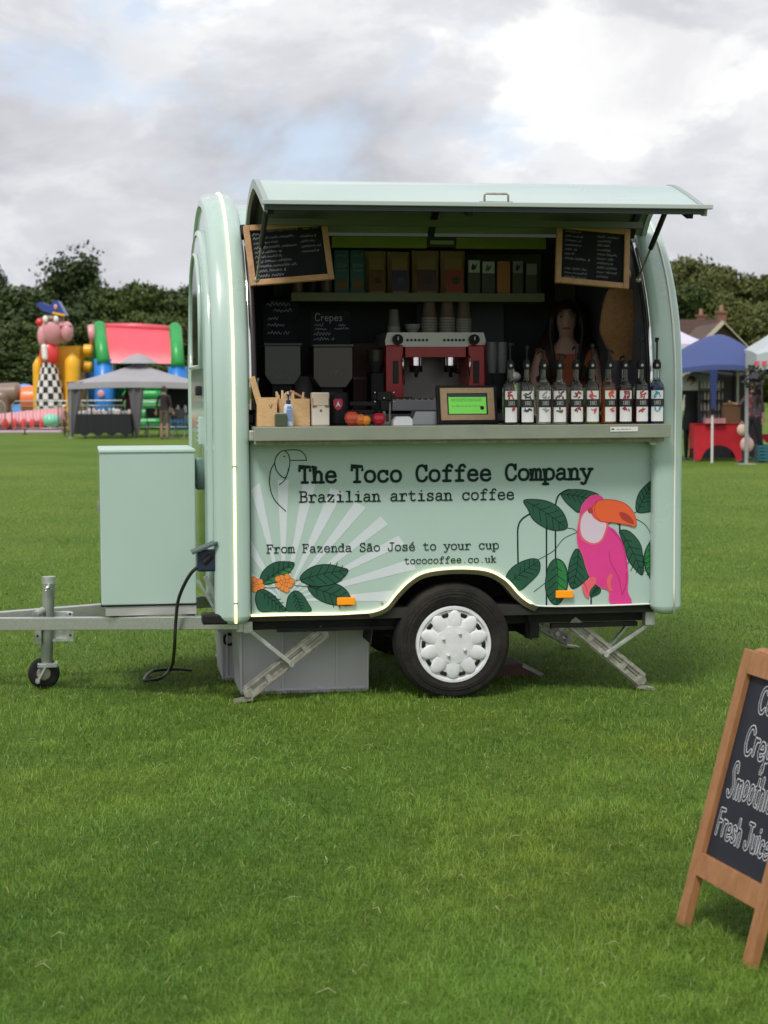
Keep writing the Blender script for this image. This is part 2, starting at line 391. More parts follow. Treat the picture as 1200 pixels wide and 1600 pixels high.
def scribble(mb, x0, x1, z, h, w, y, rnd, mi=0):
    """illegible joined-up chalk words"""
    x = x0; n = 0
    while x < x1:
        L = rnd.uniform(2.5, 6) * h; e = min(x1, x + L); pts = []
        k = max(3, int((e - x) / (h * 0.45)))
        for i in range(k + 1):
            pts.append((x + (e - x) * i / k, z + (rnd.uniform(.45, 1.0) * h if i % 2 else rnd.uniform(-.1, .2) * h)))
        n += 1
        mb.ribbon(crom(pts, 3), w, y - 0.00002 * (n % 5), mi); x = e + h * rnd.uniform(.5, .9)

# ================================================================== SETTING
M_soil = None
def ground_material():
    m = bpy.data.materials.new('lawn'); m.use_nodes = True
    n, l = m.node_tree.nodes, m.node_tree.links; p = n['Principled BSDF']
    tc = n.new('ShaderNodeTexCoord')
    def noise(sc, det, st=(1, 1, 1), rough=0.6):
        mp = n.new('ShaderNodeMapping'); mp.inputs['Scale'].default_value = st
        l.new(tc.outputs['Object'], mp.inputs[0])
        t = n.new('ShaderNodeTexNoise'); t.inputs['Scale'].default_value = sc; t.inputs['Detail'].default_value = det
        t.inputs['Roughness'].default_value = rough
        l.new(mp.outputs[0], t.inputs['Vector']); return t.outputs['Fac']
    def ramp(s, a, b, p0=0.35, p1=0.65):
        r = n.new('ShaderNodeValToRGB'); r.color_ramp.elements[0].position = p0; r.color_ramp.elements[1].position = p1
        r.color_ramp.elements[0].color = (*a, 1); r.color_ramp.elements[1].color = (*b, 1); l.new(s, r.inputs[0]); return r.outputs[0]
    def mix(f, a, b, bl='MIX'):
        x = n.new('ShaderNodeMix'); x.data_type = 'RGBA'; x.blend_type = bl
        if isinstance(f, float): x.inputs[0].default_value = f
        else: l.new(f, x.inputs[0])
        l.new(a, x.inputs[6]); l.new(b, x.inputs[7]); return x.outputs[2]
    patch = ramp(noise(0.55, 5, (1, 0.7, 1)), (0.060, 0.122, 0.010), (0.135, 0.190, 0.026))
    dry = ramp(noise(0.22, 6, (1, 0.5, 1)), (0.080, 0.160, 0.012), (0.150, 0.215, 0.030), 0.4, 0.7)
    base = mix(0.5, patch, dry)
    fine = ramp(noise(34, 6, (1, 1, 1), 0.75), (0.45, 0.45, 0.42), (1.5, 1.5, 1.5), 0.3, 0.7)
    col = mix(1.0, base, fine, 'MULTIPLY')
    l.new(col, p.inputs['Base Color']); p.inputs['Roughness'].default_value = 0.85
    p.inputs['Specular IOR Level'].default_value = 0.2
    bp = n.new('ShaderNodeBump'); bp.inputs['Strength'].default_value = 0.8; bp.inputs['Distance'].default_value = 0.03
    l.new(noise(28, 6, (1, 1, 1), 0.8), bp.inputs['Height']); l.new(bp.outputs[0], p.inputs['Normal'])
    return m
g = MB(); xs = [-1500, -300, -60, -20, -8, 0, 8, 20, 60, 300, 1500]; ys = [-1500, -200, 0, 4, 10, 20, 40, 80, 200, 500, 2500]
g.add([(x, y, 0) for y in ys for x in xs], [(j * 11 + i, j * 11 + i + 1, (j + 1) * 11 + i + 1, (j + 1) * 11 + i) for j in range(10) for i in range(10)])
tag(g.build('ground', ground_material()), kind='structure')

# ---- mown grass: real blades, dense close to the camera, thinning out with distance
def grass_field():
    rng = np.random.default_rng(5)
    def zone(y0, y1, dens, wide):
        out = []
        steps = max(1, int((y1 - y0) / 0.5))
        for i in range(steps):
            a, b = y0 + (y1 - y0) * i / steps, y0 + (y1 - y0) * (i + 1) / steps
            hw = 0.215 * b + wide; cnt = int(dens * (b - a) * 2 * hw)
            out.append(np.stack([rng.uniform(-hw, hw, cnt), rng.uniform(a, b, cnt)], 1))
        return np.concatenate(out)
    P = []; W = []; y = 4.0
    while y < 44:
        y1 = y * 1.05; dens = 29000 * (4.5 / y) ** 2.75 * (1 if y < 28 else max(0, (44 - y) / 16))
        q = zone(y, y1, dens, 1.0); P.append(q); W.append(np.clip(q[:, 1] / 5.0, .9, 5.5)); y = y1
    P = np.concatenate(P); W = np.concatenate(W); N = len(P)
    def vnoise(sc, seed):      # smooth value noise over the lawn
        g_ = np.random.default_rng(seed).random((256, 256)); x, y = P[:, 0] / sc + 100.3, P[:, 1] / sc + 7.7
        i, j = np.floor(x).astype(int), np.floor(y).astype(int); u, v = x - i, y - j; u, v = u * u * (3 - 2 * u), v * v * (3 - 2 * v)
        f = lambda a, b: g_[a % 256, b % 256]
        return ((f(i, j) * (1 - u) + f(i + 1, j) * u) * (1 - v) + (f(i, j + 1) * (1 - u) + f(i + 1, j + 1) * u) * v) * 2 - 1
    clump = vnoise(.055, 1) * .7 + vnoise(.13, 2) * .8 + vnoise(.31, 3) * .6
    h = rng.gamma(5, 0.0029, N) * np.clip(1 + 0.55 * clump, .35, 2) + 0.006
    h = np.clip(h, 0.01, 0.055) * np.clip(1.12 - P[:, 1] * .012, .7, 1)
    w = rng.uniform(0.0009, 0.0019, N) * W
    az = rng.uniform(0, 2 * np.pi, N); face = rng.uniform(0, 2 * np.pi, N)
    bend = h * rng.gamma(2.2, 0.55, N); bend = np.minimum(bend, 2.6 * h)
    dx, dy = np.cos(az), np.sin(az); fx, fy = np.cos(face) * w / 2, np.sin(face) * w / 2
    V = np.zeros((N, 5, 3), np.float32)
    V[:, 0] = np.stack([P[:, 0] - fx, P[:, 1] - fy, np.full(N, -0.003)], 1)
    V[:, 1] = np.stack([P[:, 0] + fx, P[:, 1] + fy, np.full(N, -0.003)], 1)
    mx, my = P[:, 0] + dx * bend * .32, P[:, 1] + dy * bend * .32
    V[:, 2] = np.stack([mx + fx * .85, my + fy * .85, h * .62], 1)
    V[:, 3] = np.stack([mx - fx * .85, my - fy * .85, h * .62], 1)
    V[:, 4] = np.stack([P[:, 0] + dx * bend, P[:, 1] + dy * bend, h * (1 - 0.16 * (bend / h))], 1)
    me = bpy.data.meshes.new('grass')
    me.vertices.add(N * 5); me.vertices.foreach_set('co', V.reshape(-1))
    base = (np.arange(N) * 5)[:, None]
    loops = np.concatenate([base + np.array([[0, 1, 2, 3]]), base + np.array([[3, 2, 4]])], 1).reshape(-1)
    me.loops.add(N * 7); me.loops.foreach_set('vertex_index', loops.astype(np.int32))
    me.polygons.add(N * 2)
    st = np.stack([np.arange(N) * 7, np.arange(N) * 7 + 4], 1).reshape(-1); me.polygons.foreach_set('loop_start', st.astype(np.int32))
    me.update(calc_edges=True)
    # each blade's colour, with shade between the clumps painted in as darker tone
    r = rng.random(N); c = np.zeros((N, 4), np.float32); c[:, 3] = 1
    mow = vnoise(.55, 4) + vnoise(1.3, 5) * .8 + vnoise(3.1, 6) * .7
    tone = 0.52 + 0.22 * mow + 0.40 * clump + rng.normal(0, 0.20, N); tone = np.clip(tone, 0, 1)[:, None]
    c[:, :3] = (1 - tone) * np.array([[0.046, 0.122, 0.009]]) + tone * np.array([[0.215, 0.350, 0.046]])
    cool = np.clip(vnoise(.42, 9), 0, 1)[:, None]; c[:, :3] *= 1 + cool * np.array([[-.16, -.02, .12]])
    warm = np.clip(vnoise(.75, 10), 0, 1)[:, None]; c[:, :3] *= 1 + warm * np.array([[.30, .05, .0]])
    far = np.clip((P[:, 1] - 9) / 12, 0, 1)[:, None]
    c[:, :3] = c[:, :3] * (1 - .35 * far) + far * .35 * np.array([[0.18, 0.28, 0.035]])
    straw = r < 0.012; c[straw, :3] = np.array([0.40, 0.42, 0.17])
    pale = (r > 0.93); c[pale, :3] = np.array([0.24, 0.36, 0.085])
    at = me.color_attributes.new('blade', 'FLOAT_COLOR', 'POINT')
    at.data.foreach_set('color', np.repeat(c, 5, axis=0).reshape(-1))
    m = bpy.data.materials.new('grass_blade'); m.use_nodes = True
    n, l = m.node_tree.nodes, m.node_tree.links; p = n['Principled BSDF']
    a = n.new('ShaderNodeAttribute'); a.attribute_name = 'blade'
    l.new(a.outputs['Color'], p.inputs['Base Color']); p.inputs['Roughness'].default_value = 0.5; p.inputs['Specular IOR Level'].default_value = 0.3
    tl = n.new('ShaderNodeBsdfTranslucent'); l.new(a.outputs['Color'], tl.inputs[0])
    mx_ = n.new('ShaderNodeMixShader'); mx_.inputs[0].default_value = 0.28
    l.new(p.outputs[0], mx_.inputs[1]); l.new(tl.outputs[0], mx_.inputs[2]); l.new(mx_.outputs[0], n['Material Output'].inputs[0])
    me.materials.append(m)
    o = bpy.data.objects.new('grass', me); COL.objects.link(o)
    tag(o, 'short mown green lawn grass with pale straw bits', 'grass', kind='stuff')
    # long dry cut stalks lying on the lawn
    rnd = random.Random(9); mb = MB()
    for i in range(150):
        Y = rnd.uniform(4.4, 9.2); X = rnd.uniform(-.21, .21) * Y; t = rnd.uniform(0, 6.28); L = rnd.uniform(.015, .055); z = rnd.uniform(.018, .038)
        k = rnd.uniform(-.5, .5)
        pts = [(X, Y, z), (X + L * .5 * math.cos(t), Y + L * .5 * math.sin(t), z + .008), (X + L * math.cos(t + k), Y + L * math.sin(t + k), z - .004)]
        mb.tube(pts, rnd.uniform(.0006, .0011), n=3)
    tag(mb.build('grass_clippings', mat('straw', (.42, .42, .20), .7, var=.3)), 'dry pale grass clippings scattered on the lawn', 'clippings', kind='stuff')
grass_field()

# ---- trees: trunk with limbs and a crown of leaf clumps
BARK = mat('bark', (.085, .062, .045), .9, var=.35, vscale=6, bump=.6, bscale=20, stretch=(1, 1, .25))
def leaf_mat(name, c):
    m = bpy.data.materials.new(name); m.use_nodes = True
    n, l = m.node_tree.nodes, m.node_tree.links; p = n['Principled BSDF']
    g_ = n.new('ShaderNodeNewGeometry'); r = n.new('ShaderNodeValToRGB')
    r.color_ramp.elements[0].color = (c[0] * .55, c[1] * .58, c[2] * .55, 1); r.color_ramp.elements[1].color = (min(1, c[0] * 1.6), c[1] * 1.45, c[2] * 1.3, 1)
    l.new(g_.outputs['Random Per Island'], r.inputs[0]); l.new(r.outputs[0], p.inputs['Base Color'])
    p.inputs['Roughness'].default_value = .6; p.inputs['Specular IOR Level'].default_value = .25
    return m
LEAVES = [leaf_mat('leaf_dark', (.034, .058, .016)), leaf_mat('leaf_olive', (.055, .082, .020)), leaf_mat('leaf_mid', (.042, .068, .018)), leaf_mat('leaf_hill', (.082, .10, .028))]
def tree_meshes(seed, H, Wd, nclump, leaf, open_=0.0, crown_base=0.12, lobes=7, ls=1.0):
    rnd = random.Random(seed); tr = MB(); cr = MB()
    tr.tube([(0, 0, -.3), (rnd.uniform(-.1, .1), 0, H * .18), (rnd.uniform(-.3, .3), rnd.uniform(-.3, .3), H * .42), (rnd.uniform(-.5, .5), 0, H * .78)], H * .028, n=8, rfun=lambda t: 1.15 - .95 * t)
    lob = []
    for i in range(lobes):
        t = i / lobes; ang = i * 2.4 + rnd.uniform(-.5, .5); rad = Wd * .5 * rnd.uniform(.35, .72) * (1 - .3 * t * t)
        z = H * (crown_base + .15 + (.98 - crown_base - .30) * t) ; c = Vector((math.cos(ang) * rad, math.sin(ang) * rad, z))
        lob.append((c, Wd * ls * rnd.uniform(.18, .27), H * ls * rnd.uniform(.10, .16)))
        tr.tube([(0, 0, z * .55), c * .55 + Vector((0, 0, z * .32)), c], H * .009, n=5, rfun=lambda t: 1.2 - t)
    lob.append((Vector((Wd * .08, 0, H * .87)), Wd * .27, H * .12)); lob.append((Vector((-Wd * .22, 0, H * .80)), Wd * .22, H * .12)); lob.append((Vector((0, 0, H * .5)), Wd * .34 * ls, H * .24 * ls))
    V = []; Fc = []
    for i in range(nclump):
        c, rw, rh = lob[rnd.randrange(len(lob))]
        d = Vector((rnd.gauss(0, 1), rnd.gauss(0, 1), rnd.gauss(0, 1))).normalized()
        rr = rnd.uniform(.72, 1.08) if rnd.random() < .8 else rnd.uniform(.2, .8)
        q = c + Vector((d.x * rw * rr, d.y * rw * rr, d.z * rh * rr))
        if q.z < H * crown_base: continue
        cs = rnd.uniform(.22, .5) * (1 + open_)
        for k in range(11):
            e = Vector((rnd.gauss(0, 1), rnd.gauss(0, 1), rnd.gauss(0, .7))) * cs * .6
            nn = (d + Vector((rnd.gauss(0, .7), rnd.gauss(0, .7), rnd.gauss(0, .7)))).normalized()
            a = nn.orthogonal().normalized(); b = nn.cross(a); s_ = leaf * rnd.uniform(.6, 1.3); p = q + e; o_ = len(V)
            V += [p + a * s_, p + b * s_ * .6, p - a * s_ * .9, p - b * s_ * .6]; Fc.append((o_, o_ + 1, o_ + 2, o_ + 3))
    cr.add(V, Fc)
    return tr, cr
PROTO = []
def make_tree_proto(seed, H, Wd, ncl, leaf, li, **k):
    tr, cr = tree_meshes(seed, H, Wd, ncl, leaf, **k)
    r = thing('tree', '', 'tree'); t = tr.build('trunk', BARK, r); c = cr.build('crown', LEAVES[li], r)
    PROTO.append((r, t, c)); return r, t, c
def tree(px, py_top, Y, proto, width_px, label, group, rz=0.0, first=False, name='tree'):
    """top of the crown as seen in the photograph at depth Y"""
    r, t, c = proto['o']; top = atY(px, py_top, Y); wd = width_px * Y / F_PX
    if not proto['used']:
        proto['used'] = True; root = r
    else:
        root = r.copy(); COL.objects.link(root)
        for q in (t, c):
            d = q.copy(); COL.objects.link(d); d.parent = root
    root.location = (top.x, Y, 0); root.rotation_euler = (0, 0, rz)
    root.scale = (wd / proto['W'], wd / proto['W'], top.z / proto['H']); root.name = name
    return tag(root, label, 'tree', group)
def proto(seed, H, Wd, ncl, leaf, li, **k): return {'o': make_tree_proto(seed, H, Wd, ncl, leaf, li, **k), 'H': H, 'W': Wd, 'used': False}
PA = proto(1, 10, 9, 2300, .20, 0, crown_base=.04, lobes=9)
PB = proto(2, 10, 10, 2300, .20, 1, crown_base=.04, lobes=10)
PC = proto(3, 11, 9, 2300, .20, 2, crown_base=.03, lobes=9)
PD = proto(4, 14, 8.4, 1150, .20, 0, open_=.2, crown_base=.3, lobes=30, ls=.62)
PE = proto(6, 11, 10, 2600, .20, 3, crown_base=.03, lobes=11)
TG = 'trees of the wooded edge behind the field'
tree(112, 378, 150, PD, 135, 'tall loose dark tree standing high above the treeline behind the inflatables', TG)
tree(-8, 398, 150, PD, 56, 'thin tree top poking up at the left edge of the treeline', TG, 2.0)
for px, py, Y, P, w, lab, rz in [
    (20, 446, 140, PC, 130, 'mid green tree at the left end of the treeline under the thin tree top', 0.4),
    (-60, 455, 142, PA, 150, 'dark tree beyond the left end of the treeline', 1.4),
    (90, 470, 133, PA, 130, 'dark bushy tree right behind the inflatable clown', 2.2),
    (45, 505, 126, PB, 130, 'olive bushy tree low in front of the treeline at left', 4.1),
    (158, 449, 138, PA, 110, 'dark tree directly right of the tall loose tree', 5.0),
    (205, 441, 134, PB, 105, 'olive tree above the red inflatable roof', 0.9),
    (245, 447, 142, PA, 100, 'dark rounded tree above the right end of the red inflatable', 3.0),
    (292, 446, 135, PC, 110, 'mid green tree just left of the trailer roof', 1.2),
    (270, 490, 128, PB, 90, 'low olive tree behind the green inflatable arch', 2.7),
    (150, 500, 128, PB, 110, 'low olive tree between the clown and the red inflatable', 5.5),
    (0, 545, 118, PC, 120, 'low mid green bush at the left edge behind the brown inflatable', 3.6),
    (110, 545, 116, PA, 110, 'low dark bush behind the yellow inflatable wall', 0.2)]:
    tree(px, py, Y, P, w * 1.45, lab, TG, rz)
for px, py, Y, P, w, rz in [(370, 440, 150, PA, 130, 1), (460, 452, 148, PB, 140, 2), (560, 446, 152, PC, 140, 3), (660, 440, 150, PA, 140, 4), (760, 446, 154, PE, 150, 5), (860, 430, 150, PC, 150, 0.5), (960, 415, 156, PE, 150, 1.5)]:
    tree(px, py, Y, P, w * 1.4, 'woodland tree behind the trailer, %s of its row' % {370: 'left end', 460: 'second from the left', 560: 'third from the left', 660: 'middle one', 760: 'third from the right', 860: 'second from the right', 960: 'right end'}[px], 'trees behind the trailer', rz)
TG2 = 'trees on the wooded rise behind the houses'
for px, py, Y, P, w, lab, rz in [
    (1060, 402, 170, PE, 120, 'leafy tree with a dark top peeping out right beside the trailer roof', 0.5),
    (1100, 405, 165, PE, 110, 'broad light green tree above the blue gazebo', 2.1),
    (1145, 418, 160, PE, 105, 'light green tree above the gap between the houses', 3.3),
    (1196, 432, 160, PE, 120, 'light green tree at the right edge above the white gazebo', 4.4),
    (1075, 445, 150, PC, 100, 'darker tree touching the trailer side above the roofs', 5.1),
    (1125, 452, 150, PE, 95, 'mid height tree right above the brick chimney', 1.7),
    (1180, 478, 128, PE, 90, 'bushy tree right of the brown house roof', 0.1),
    (1250, 425, 155, PE, 140, 'tree just beyond the right edge of the wood', 2.9)]:
    tree(px, py, Y, P, w * 1.4, lab, TG2, rz)

rnd = random.Random(61)
ORD = ['first', 'second', 'third', 'fourth', 'fifth', 'sixth', 'seventh', 'eighth', 'ninth', 'tenth']
for k in range(10):
    tree(-150 - k * 95, 440 + rnd.uniform(-18, 25), 145 + rnd.uniform(-8, 8), [PA, PB, PC][k % 3], 190, 'woodland tree beyond the left edge of the view, %s from the edge' % ORD[k], 'trees left of the view', rnd.uniform(0, 6))
    tree(1330 + k * 95, 428 + rnd.uniform(-15, 25), 155 + rnd.uniform(-8, 8), [PE, PC, PB][k % 3], 190, 'woodland tree beyond the right edge of the view, %s from the edge' % ORD[k], 'trees right of the view', rnd.uniform(0, 6))

# ---- houses beyond the field, right
def house(px0, px1, y_eave, y_ridge, Y, depth, label, chim, gable=False):
    a = atY(px0, y_eave, Y); b = atY(px1, y_eave, Y); rd = atY(px0, y_ridge, Y + depth / 2).z; ez = a.z; w = b.x - a.x
    h = thing('house', label, 'house', ((a.x + b.x) / 2, Y, 0), 0, 'houses below the wood')
    mb = MB().box((0, depth / 2, ez / 2), (w, depth, ez)); mb.build('wall', mat('render_wall', (.55, .50, .42), .9, var=.1, bump=.1), h)
    if gable:    # ridge runs away from the camera: gable faces us
        r = MB()
        for s in (-1, 1):
            r.add([(s * (w / 2 + .3), -.4, ez - .15), (0, -.4, rd), (0, depth + .4, rd), (s * (w / 2 + .3), depth + .4, ez - .15)], [(0, 1, 2, 3)])
            r.add([(s * (w / 2 + .3), -.4, ez - .3), (0, -.4, rd - .15), (0, depth + .4, rd - .15), (s * (w / 2 + .3), depth + .4, ez - .3)], [(3, 2, 1, 0)])
        MB().prism([(-w / 2, ez), (w / 2, ez), (0, rd - .2)], 'y', 0, .2).build('gable', mat('tile_hung_gable', (.11, .065, .05), .85, var=.3, vscale=6), h)
        v = MB()
        for s in (-1, 1): v.bar((s * (w / 2 + .3), -.45, ez - .2), (0, -.45, rd), .08, .22 if s < 0 else .05)
        v.build('verge_board', mat('verge_white', (.46, .42, .35), .7), h)
    else:
        r = MB()
        r.prism([(-.4, ez - .1), (depth / 2, rd), (depth + .4, ez - .1)], 'x', -w / 2 - .3, w / 2 + .3)
    r.build('roof', mat('roof_tile', (.10, .062, .05), .85, var=.3, vscale=3, bump=.5, bscale=6, stretch=(1, 1, 5)), h)
    # rows of roof tiles standing proud where the slope faces the field
    if not gable:
        k = MB(); nrow = 10
        for i in range(nrow):
            t = (i + .5) / nrow; k.box((0, -.4 + (depth / 2 + .4) * t, ez - .1 + (rd - ez + .1) * t + .03), (w + .6, .12, .07))
        tag(k.build('tile_course', MATS['roof_tile'], h), kind='stuff')
    for cx in chim:
        p = atY(cx[0], cx[1], Y + depth / 2); lx = p.x - (a.x + b.x) / 2
        c = MB().box((lx, depth / 2, (p.z + rd - 1.2) / 2), (cx[2], .6, p.z - rd + 1.2)).box((lx, depth / 2, p.z), (cx[2] + .12, .72, .12))
        ch = c.build('chimney', mat('chimney_brick', (.20, .095, .07), .9, var=.3, vscale=10), h)
        MB().cyl((lx, depth / 2, p.z + .06), (lx, depth / 2, p.z + .42), .13, .11, n=10).build('chimney_pot', mat('clay_pot', (.3, .17, .11), .8), ch)
    for wx in (-.28, .05, .3):
        f = MB().box((wx * w, -.03, ez * .55), (1.3, .06, 1.1)); fr = f.build('window', mat('window_frame_white', (.7, .7, .7), .4), h)
        MB().box((wx * w - .3, -.07, ez * .55), (.52, .02, .95)).box((wx * w + .3, -.07, ez * .55), (.52, .02, .95)).build('pane', mat('far_glass', (.04, .05, .06), .08), fr)
    return h
house(1040, 1142, 530, 499, 112, 9, 'brown tiled house with a small chimney behind the lavender tent', [(1095, 493, .5)])
house(1090, 1166, 545, 507, 104, 8, 'brown roofed house with pale verge boards and brick chimney behind the blue gazebo', [(1127, 488, .5)], gable=True)

# ================================================================== COFFEE TRAILER
MINT = mat('mint_paint', (.42, .55, .50), .28, coat=.8, var=.045, vscale=1.6, bump=.05, bscale=2.2)
MINT_P = mat('mint_vinyl', (.42, .55, .50), .42, var=.03, vscale=2.0)
DARKI = mat('interior_wall', (.075, .078, .092), .7, var=.12, vscale=5)
OLIVE = mat('olive_shelf', (.16, .19, .085), .6, var=.15)
ALU = mat('brushed_aluminium', (.60, .60, .60), .35, metal=.9, var=.12, vscale=14, stretch=(1, 12, 12))
GALV = mat('galvanised_steel', (.50, .52, .49), .48, metal=.75, var=.22, vscale=26, bump=.1, bscale=60)
GALVD = mat('weathered_steel', (.34, .33, .28), .55, metal=.6, var=.3, vscale=30, bump=.15)
CHROME = mat('chrome', (.8, .8, .8), .08, metal=1.0)
BLACK = mat('black_plastic', (.011, .011, .012), .5, var=.2, spec=.3)
RUB = mat('tyre_rubber', (.010, .010, .011), .8, spec=.25, col2=(.032, .028, .022), vscale=9, bump=.2, bscale=60)
UNDER = mat('underbody', (.02, .019, .018), .8, var=.4)
SEAL = mat('grey_seal', (.06, .07, .07), .6)
WHITEP = mat('white_hub_plastic', (.68, .69, .71), .38, var=.10, vscale=22)
STRIP = mat('led_strip', (.9, .85, .6), .4, emit=.9, ecol=(1.0, .86, .45))
STRIPW = mat('reflective_edge', (.85, .85, .8), .25, spec=.8)
BROWNM = mat('arch_trim_metal', (.24, .21, .17), .38, metal=.7, var=.2)
trailer = thing('coffee_trailer', 'mint green coffee trailer with raised serving hatch, pink toucan artwork and drawbar', 'trailer', ORG, TH)
TR = trailer
W, Z0, ZS, RB, RZ = 1.8, .43, 1.52, .9, .93
def archpath(n=40, s=0.0, zb=Z0):
    """closed-top arch in (b, z) with outward normals; s grows it outwards"""
    out = []
    for i in range(10): out.append(((-s, zb + (ZS - zb) * i / 10), (-1, 0)))
    for i in range(n + 1):
        t = math.pi * i / n; c, q = math.cos(t), math.sin(t)
        nx, nz = -c / RB, q / RZ; L = math.hypot(nx, nz)
        out.append(((.9 - RB * c + nx / L * s, ZS + RZ * q + nz / L * s), (nx / L, nz / L)))
    for i in range(1, 11): out.append(((W + s, ZS + (zb - ZS) * i / 10), (1, 0)))
    return out
def ring(name, ac, wd, out_, inn, mtl, parent, m=14, strip_at=0.0):
    P = archpath(56, 0, .435); k = len(P); vs = []; mb = MB()
    prof = []
    for j in range(m):
        t = 2 * math.pi * j / m; c, q = math.cos(t), math.sin(t); e = .55
        prof.append((abs(c) ** e * (1 if c > 0 else -1) * wd / 2, (abs(q) ** e) * (out_ if q > 0 else -inn)))
    L = 0
    for i, ((b, z), (nb, nz)) in enumerate(P):
        dd = min(i, k - 1 - i); sc = 1.0
        for (da, dn) in prof: vs.append((ac + da * sc, b + nb * dn * sc, z + nz * dn * sc))
    # rounded lower ends
    def cap(i0, sgn):
        (b, z), (nb, nz) = P[i0]; rows = []
        for q in range(1, 5):
            t = q / 4 * math.pi / 2; sc = math.cos(t) if q < 4 else .12; dz = -.04 * math.sin(t)
            rows.append([(ac + da * sc, b + nb * (dn - .0) * (0.4 + .6 * sc), z + dz) for (da, dn) in prof])
        return rows
    mb.add(vs, [(i * m + j, i * m + (j + 1) % m, (i + 1) * m + (j + 1) % m, (i + 1) * m + j) for i in range(k - 1) for j in range(m)], 0, True)
    for i0 in (0, k - 1):
        rows = [vs[i0 * m:(i0 + 1) * m]] + cap(i0, 1)
        flat = [p for r_ in rows for p in r_]
        mb.add(flat, [(q * m + j, (q + 1) * m + j, (q + 1) * m + (j + 1) % m, q * m + (j + 1) % m) for q in range(4) for j in range(m)] + [tuple(range(4 * m, 5 * m))], 0, True)
    o = mb.build(name, mtl, parent)
    return o
RINGL_C, RINGL_W, RINGR_C, RINGR_W = -1.074, .172, 1.055, .150
rl = ring('end_ring', RINGL_C, RINGL_W, .055, .03, MINT, TR)
rr_ = ring('end_ring', RINGR_C, RINGR_W, .055, .03, MINT, TR)
def strip_on(parent, a, mtl, i0, i1, r=.0055):
    P = archpath(56, 0, .405); pts = [(a, b + nb * .0575, z + nz * .0575) for (b, z), (nb, nz) in P[i0:i1]]
    return MB().tube(pts, r, n=6).build('light_strip', mtl, parent)
strip_on(rl, -1.063, STRIP, 0, 60, .0065)
strip_on(rr_, 1.083, STRIPW, 0, 60, .005)
# seam joints of the strips
MB().box((-1.063, -.059, 1.145), (.016, .012, .006)).box((-1.063, -.059, .50), (.016, .012, .006)).build('strip_joint', SEAL, rl)

# barrel roof and far wall between the rings
def shell(name, a0, a1, i_from, i_to, s_out, s_in, m_out, m_in):
    P = archpath(56); mb = MB(); seg = P[i_from:i_to]; n = len(seg); vs = []
    for s in (s_out, s_in):
        for a in (a0, a1): vs += [(a, b + nb * s, z + nz * s) for (b, z), (nb, nz) in seg]
    f0 = [(i, i + 1, n + i + 1, n + i) for i in range(n - 1)]
    mb.add(vs, [tuple(reversed(f)) for f in f0], 0, True)
    mb.add(vs, [tuple(x + 2 * n for x in f) for f in f0], 1, True)
    mb.add(vs, [(0, n, 3 * n, 2 * n), (n - 1, 3 * n - 1, 4 * n - 1, 2 * n - 1)], 0)
    return mb.build(name, [m_out, m_in], TR)
shell('roof_and_back_wall', -1.0, .99, 28, 77, 0.0, -.03, MINT, DARKI)
MB().box((0, .405, 2.285), (1.97, .03, .05)).build('roof_edge_shade', mat('under_hatch_shade', (.03, .032, .03), .6), TR)  # dark strip over the roof edge, painting in the shade under the hatch
MB().prism([(.05, .42)] + [(b, z) for (b, z), _ in archpath(40, -.02, .42)] + [(1.75, .42)], 'x', -1.145, -1.11).build('end_wall', MINT, TR)
MB().prism([(.05, .42)] + [(b, z) for (b, z), _ in archpath(40, -.02, .42)] + [(1.75, .42)], 'x', 1.085, 1.12).build('end_wall', MINT, TR)
MB().prism([(.03, .42)] + [(b, z) for (b, z), _ in archpath(40, -.034, .42)] + [(1.75, .42)], 'x', -1.02, -1.005).build('inner_wall', DARKI, TR)
MB().prism([(.03, .42)] + [(b, z) for (b, z), _ in archpath(40, -.034, .42)] + [(1.75, .42)], 'x', .998, 1.012).build('inner_wall', DARKI, TR)
MB().box((0, .9, .425), (2.02, 1.72, .05)).build('floor', UNDER, TR)
# stable door with arched window, drawbar end
def arched(b0, b1, z0, z1, zs, n=16):
    c, r = (b0 + b1) / 2, (b1 - b0) / 2
    return [(b0, z0), (b1, z0), (b1, zs)] + [(c + r * math.cos(math.pi * i / n), zs + (z1 - zs) * math.sin(math.pi * i / n)) for i in range(1, n)] + [(b0, zs)]
MB().tube([(-1.155, b, z) for (b, z), _ in archpath(40, -.15, .5)], .024, n=8).build('end_rib', MINT, TR)
door = MB().prism(arched(.42, 1.46, .50, 2.31, 1.82), 'x', -1.172, -1.147).build('door', MINT, TR)
MB().prism(arched(.54, 1.34, 1.62, 2.20, 1.86), 'x', -1.180, -1.174).build('door_window', mat('dark_tinted_glass', (.015, .02, .02), .08, spec=.7), door)
wf = MB(); ap = arched(.54, 1.34, 1.62, 2.20, 1.86); wf.tube([(-1.180, p[0], p[1]) for p in ap], .011, n=6, closed=True); wf.build('window_frame', MINT, door)
MB().box((-1.186, .62, 1.50), (.03, .10, .05), bev=.01).build('door_handle', BLACK, door)
vt = MB().box((-1.18, .66, 1.30), (.02, .16, .14), bev=.005)
for k in range(5): vt.bar((-1.192, .60, 1.25 + k * .025), (-1.192, .72, 1.25 + k * .025), .006, .008)
vt.build('air_vent', MINT, door)
MB().box((-1.185, .7, 1.08), (.03, .12, .16), bev=.01).build('hinge_cover', mat('dark_mint_plastic', (.2, .33, .28), .5), door)  # hinge cover in a darker mint than the door
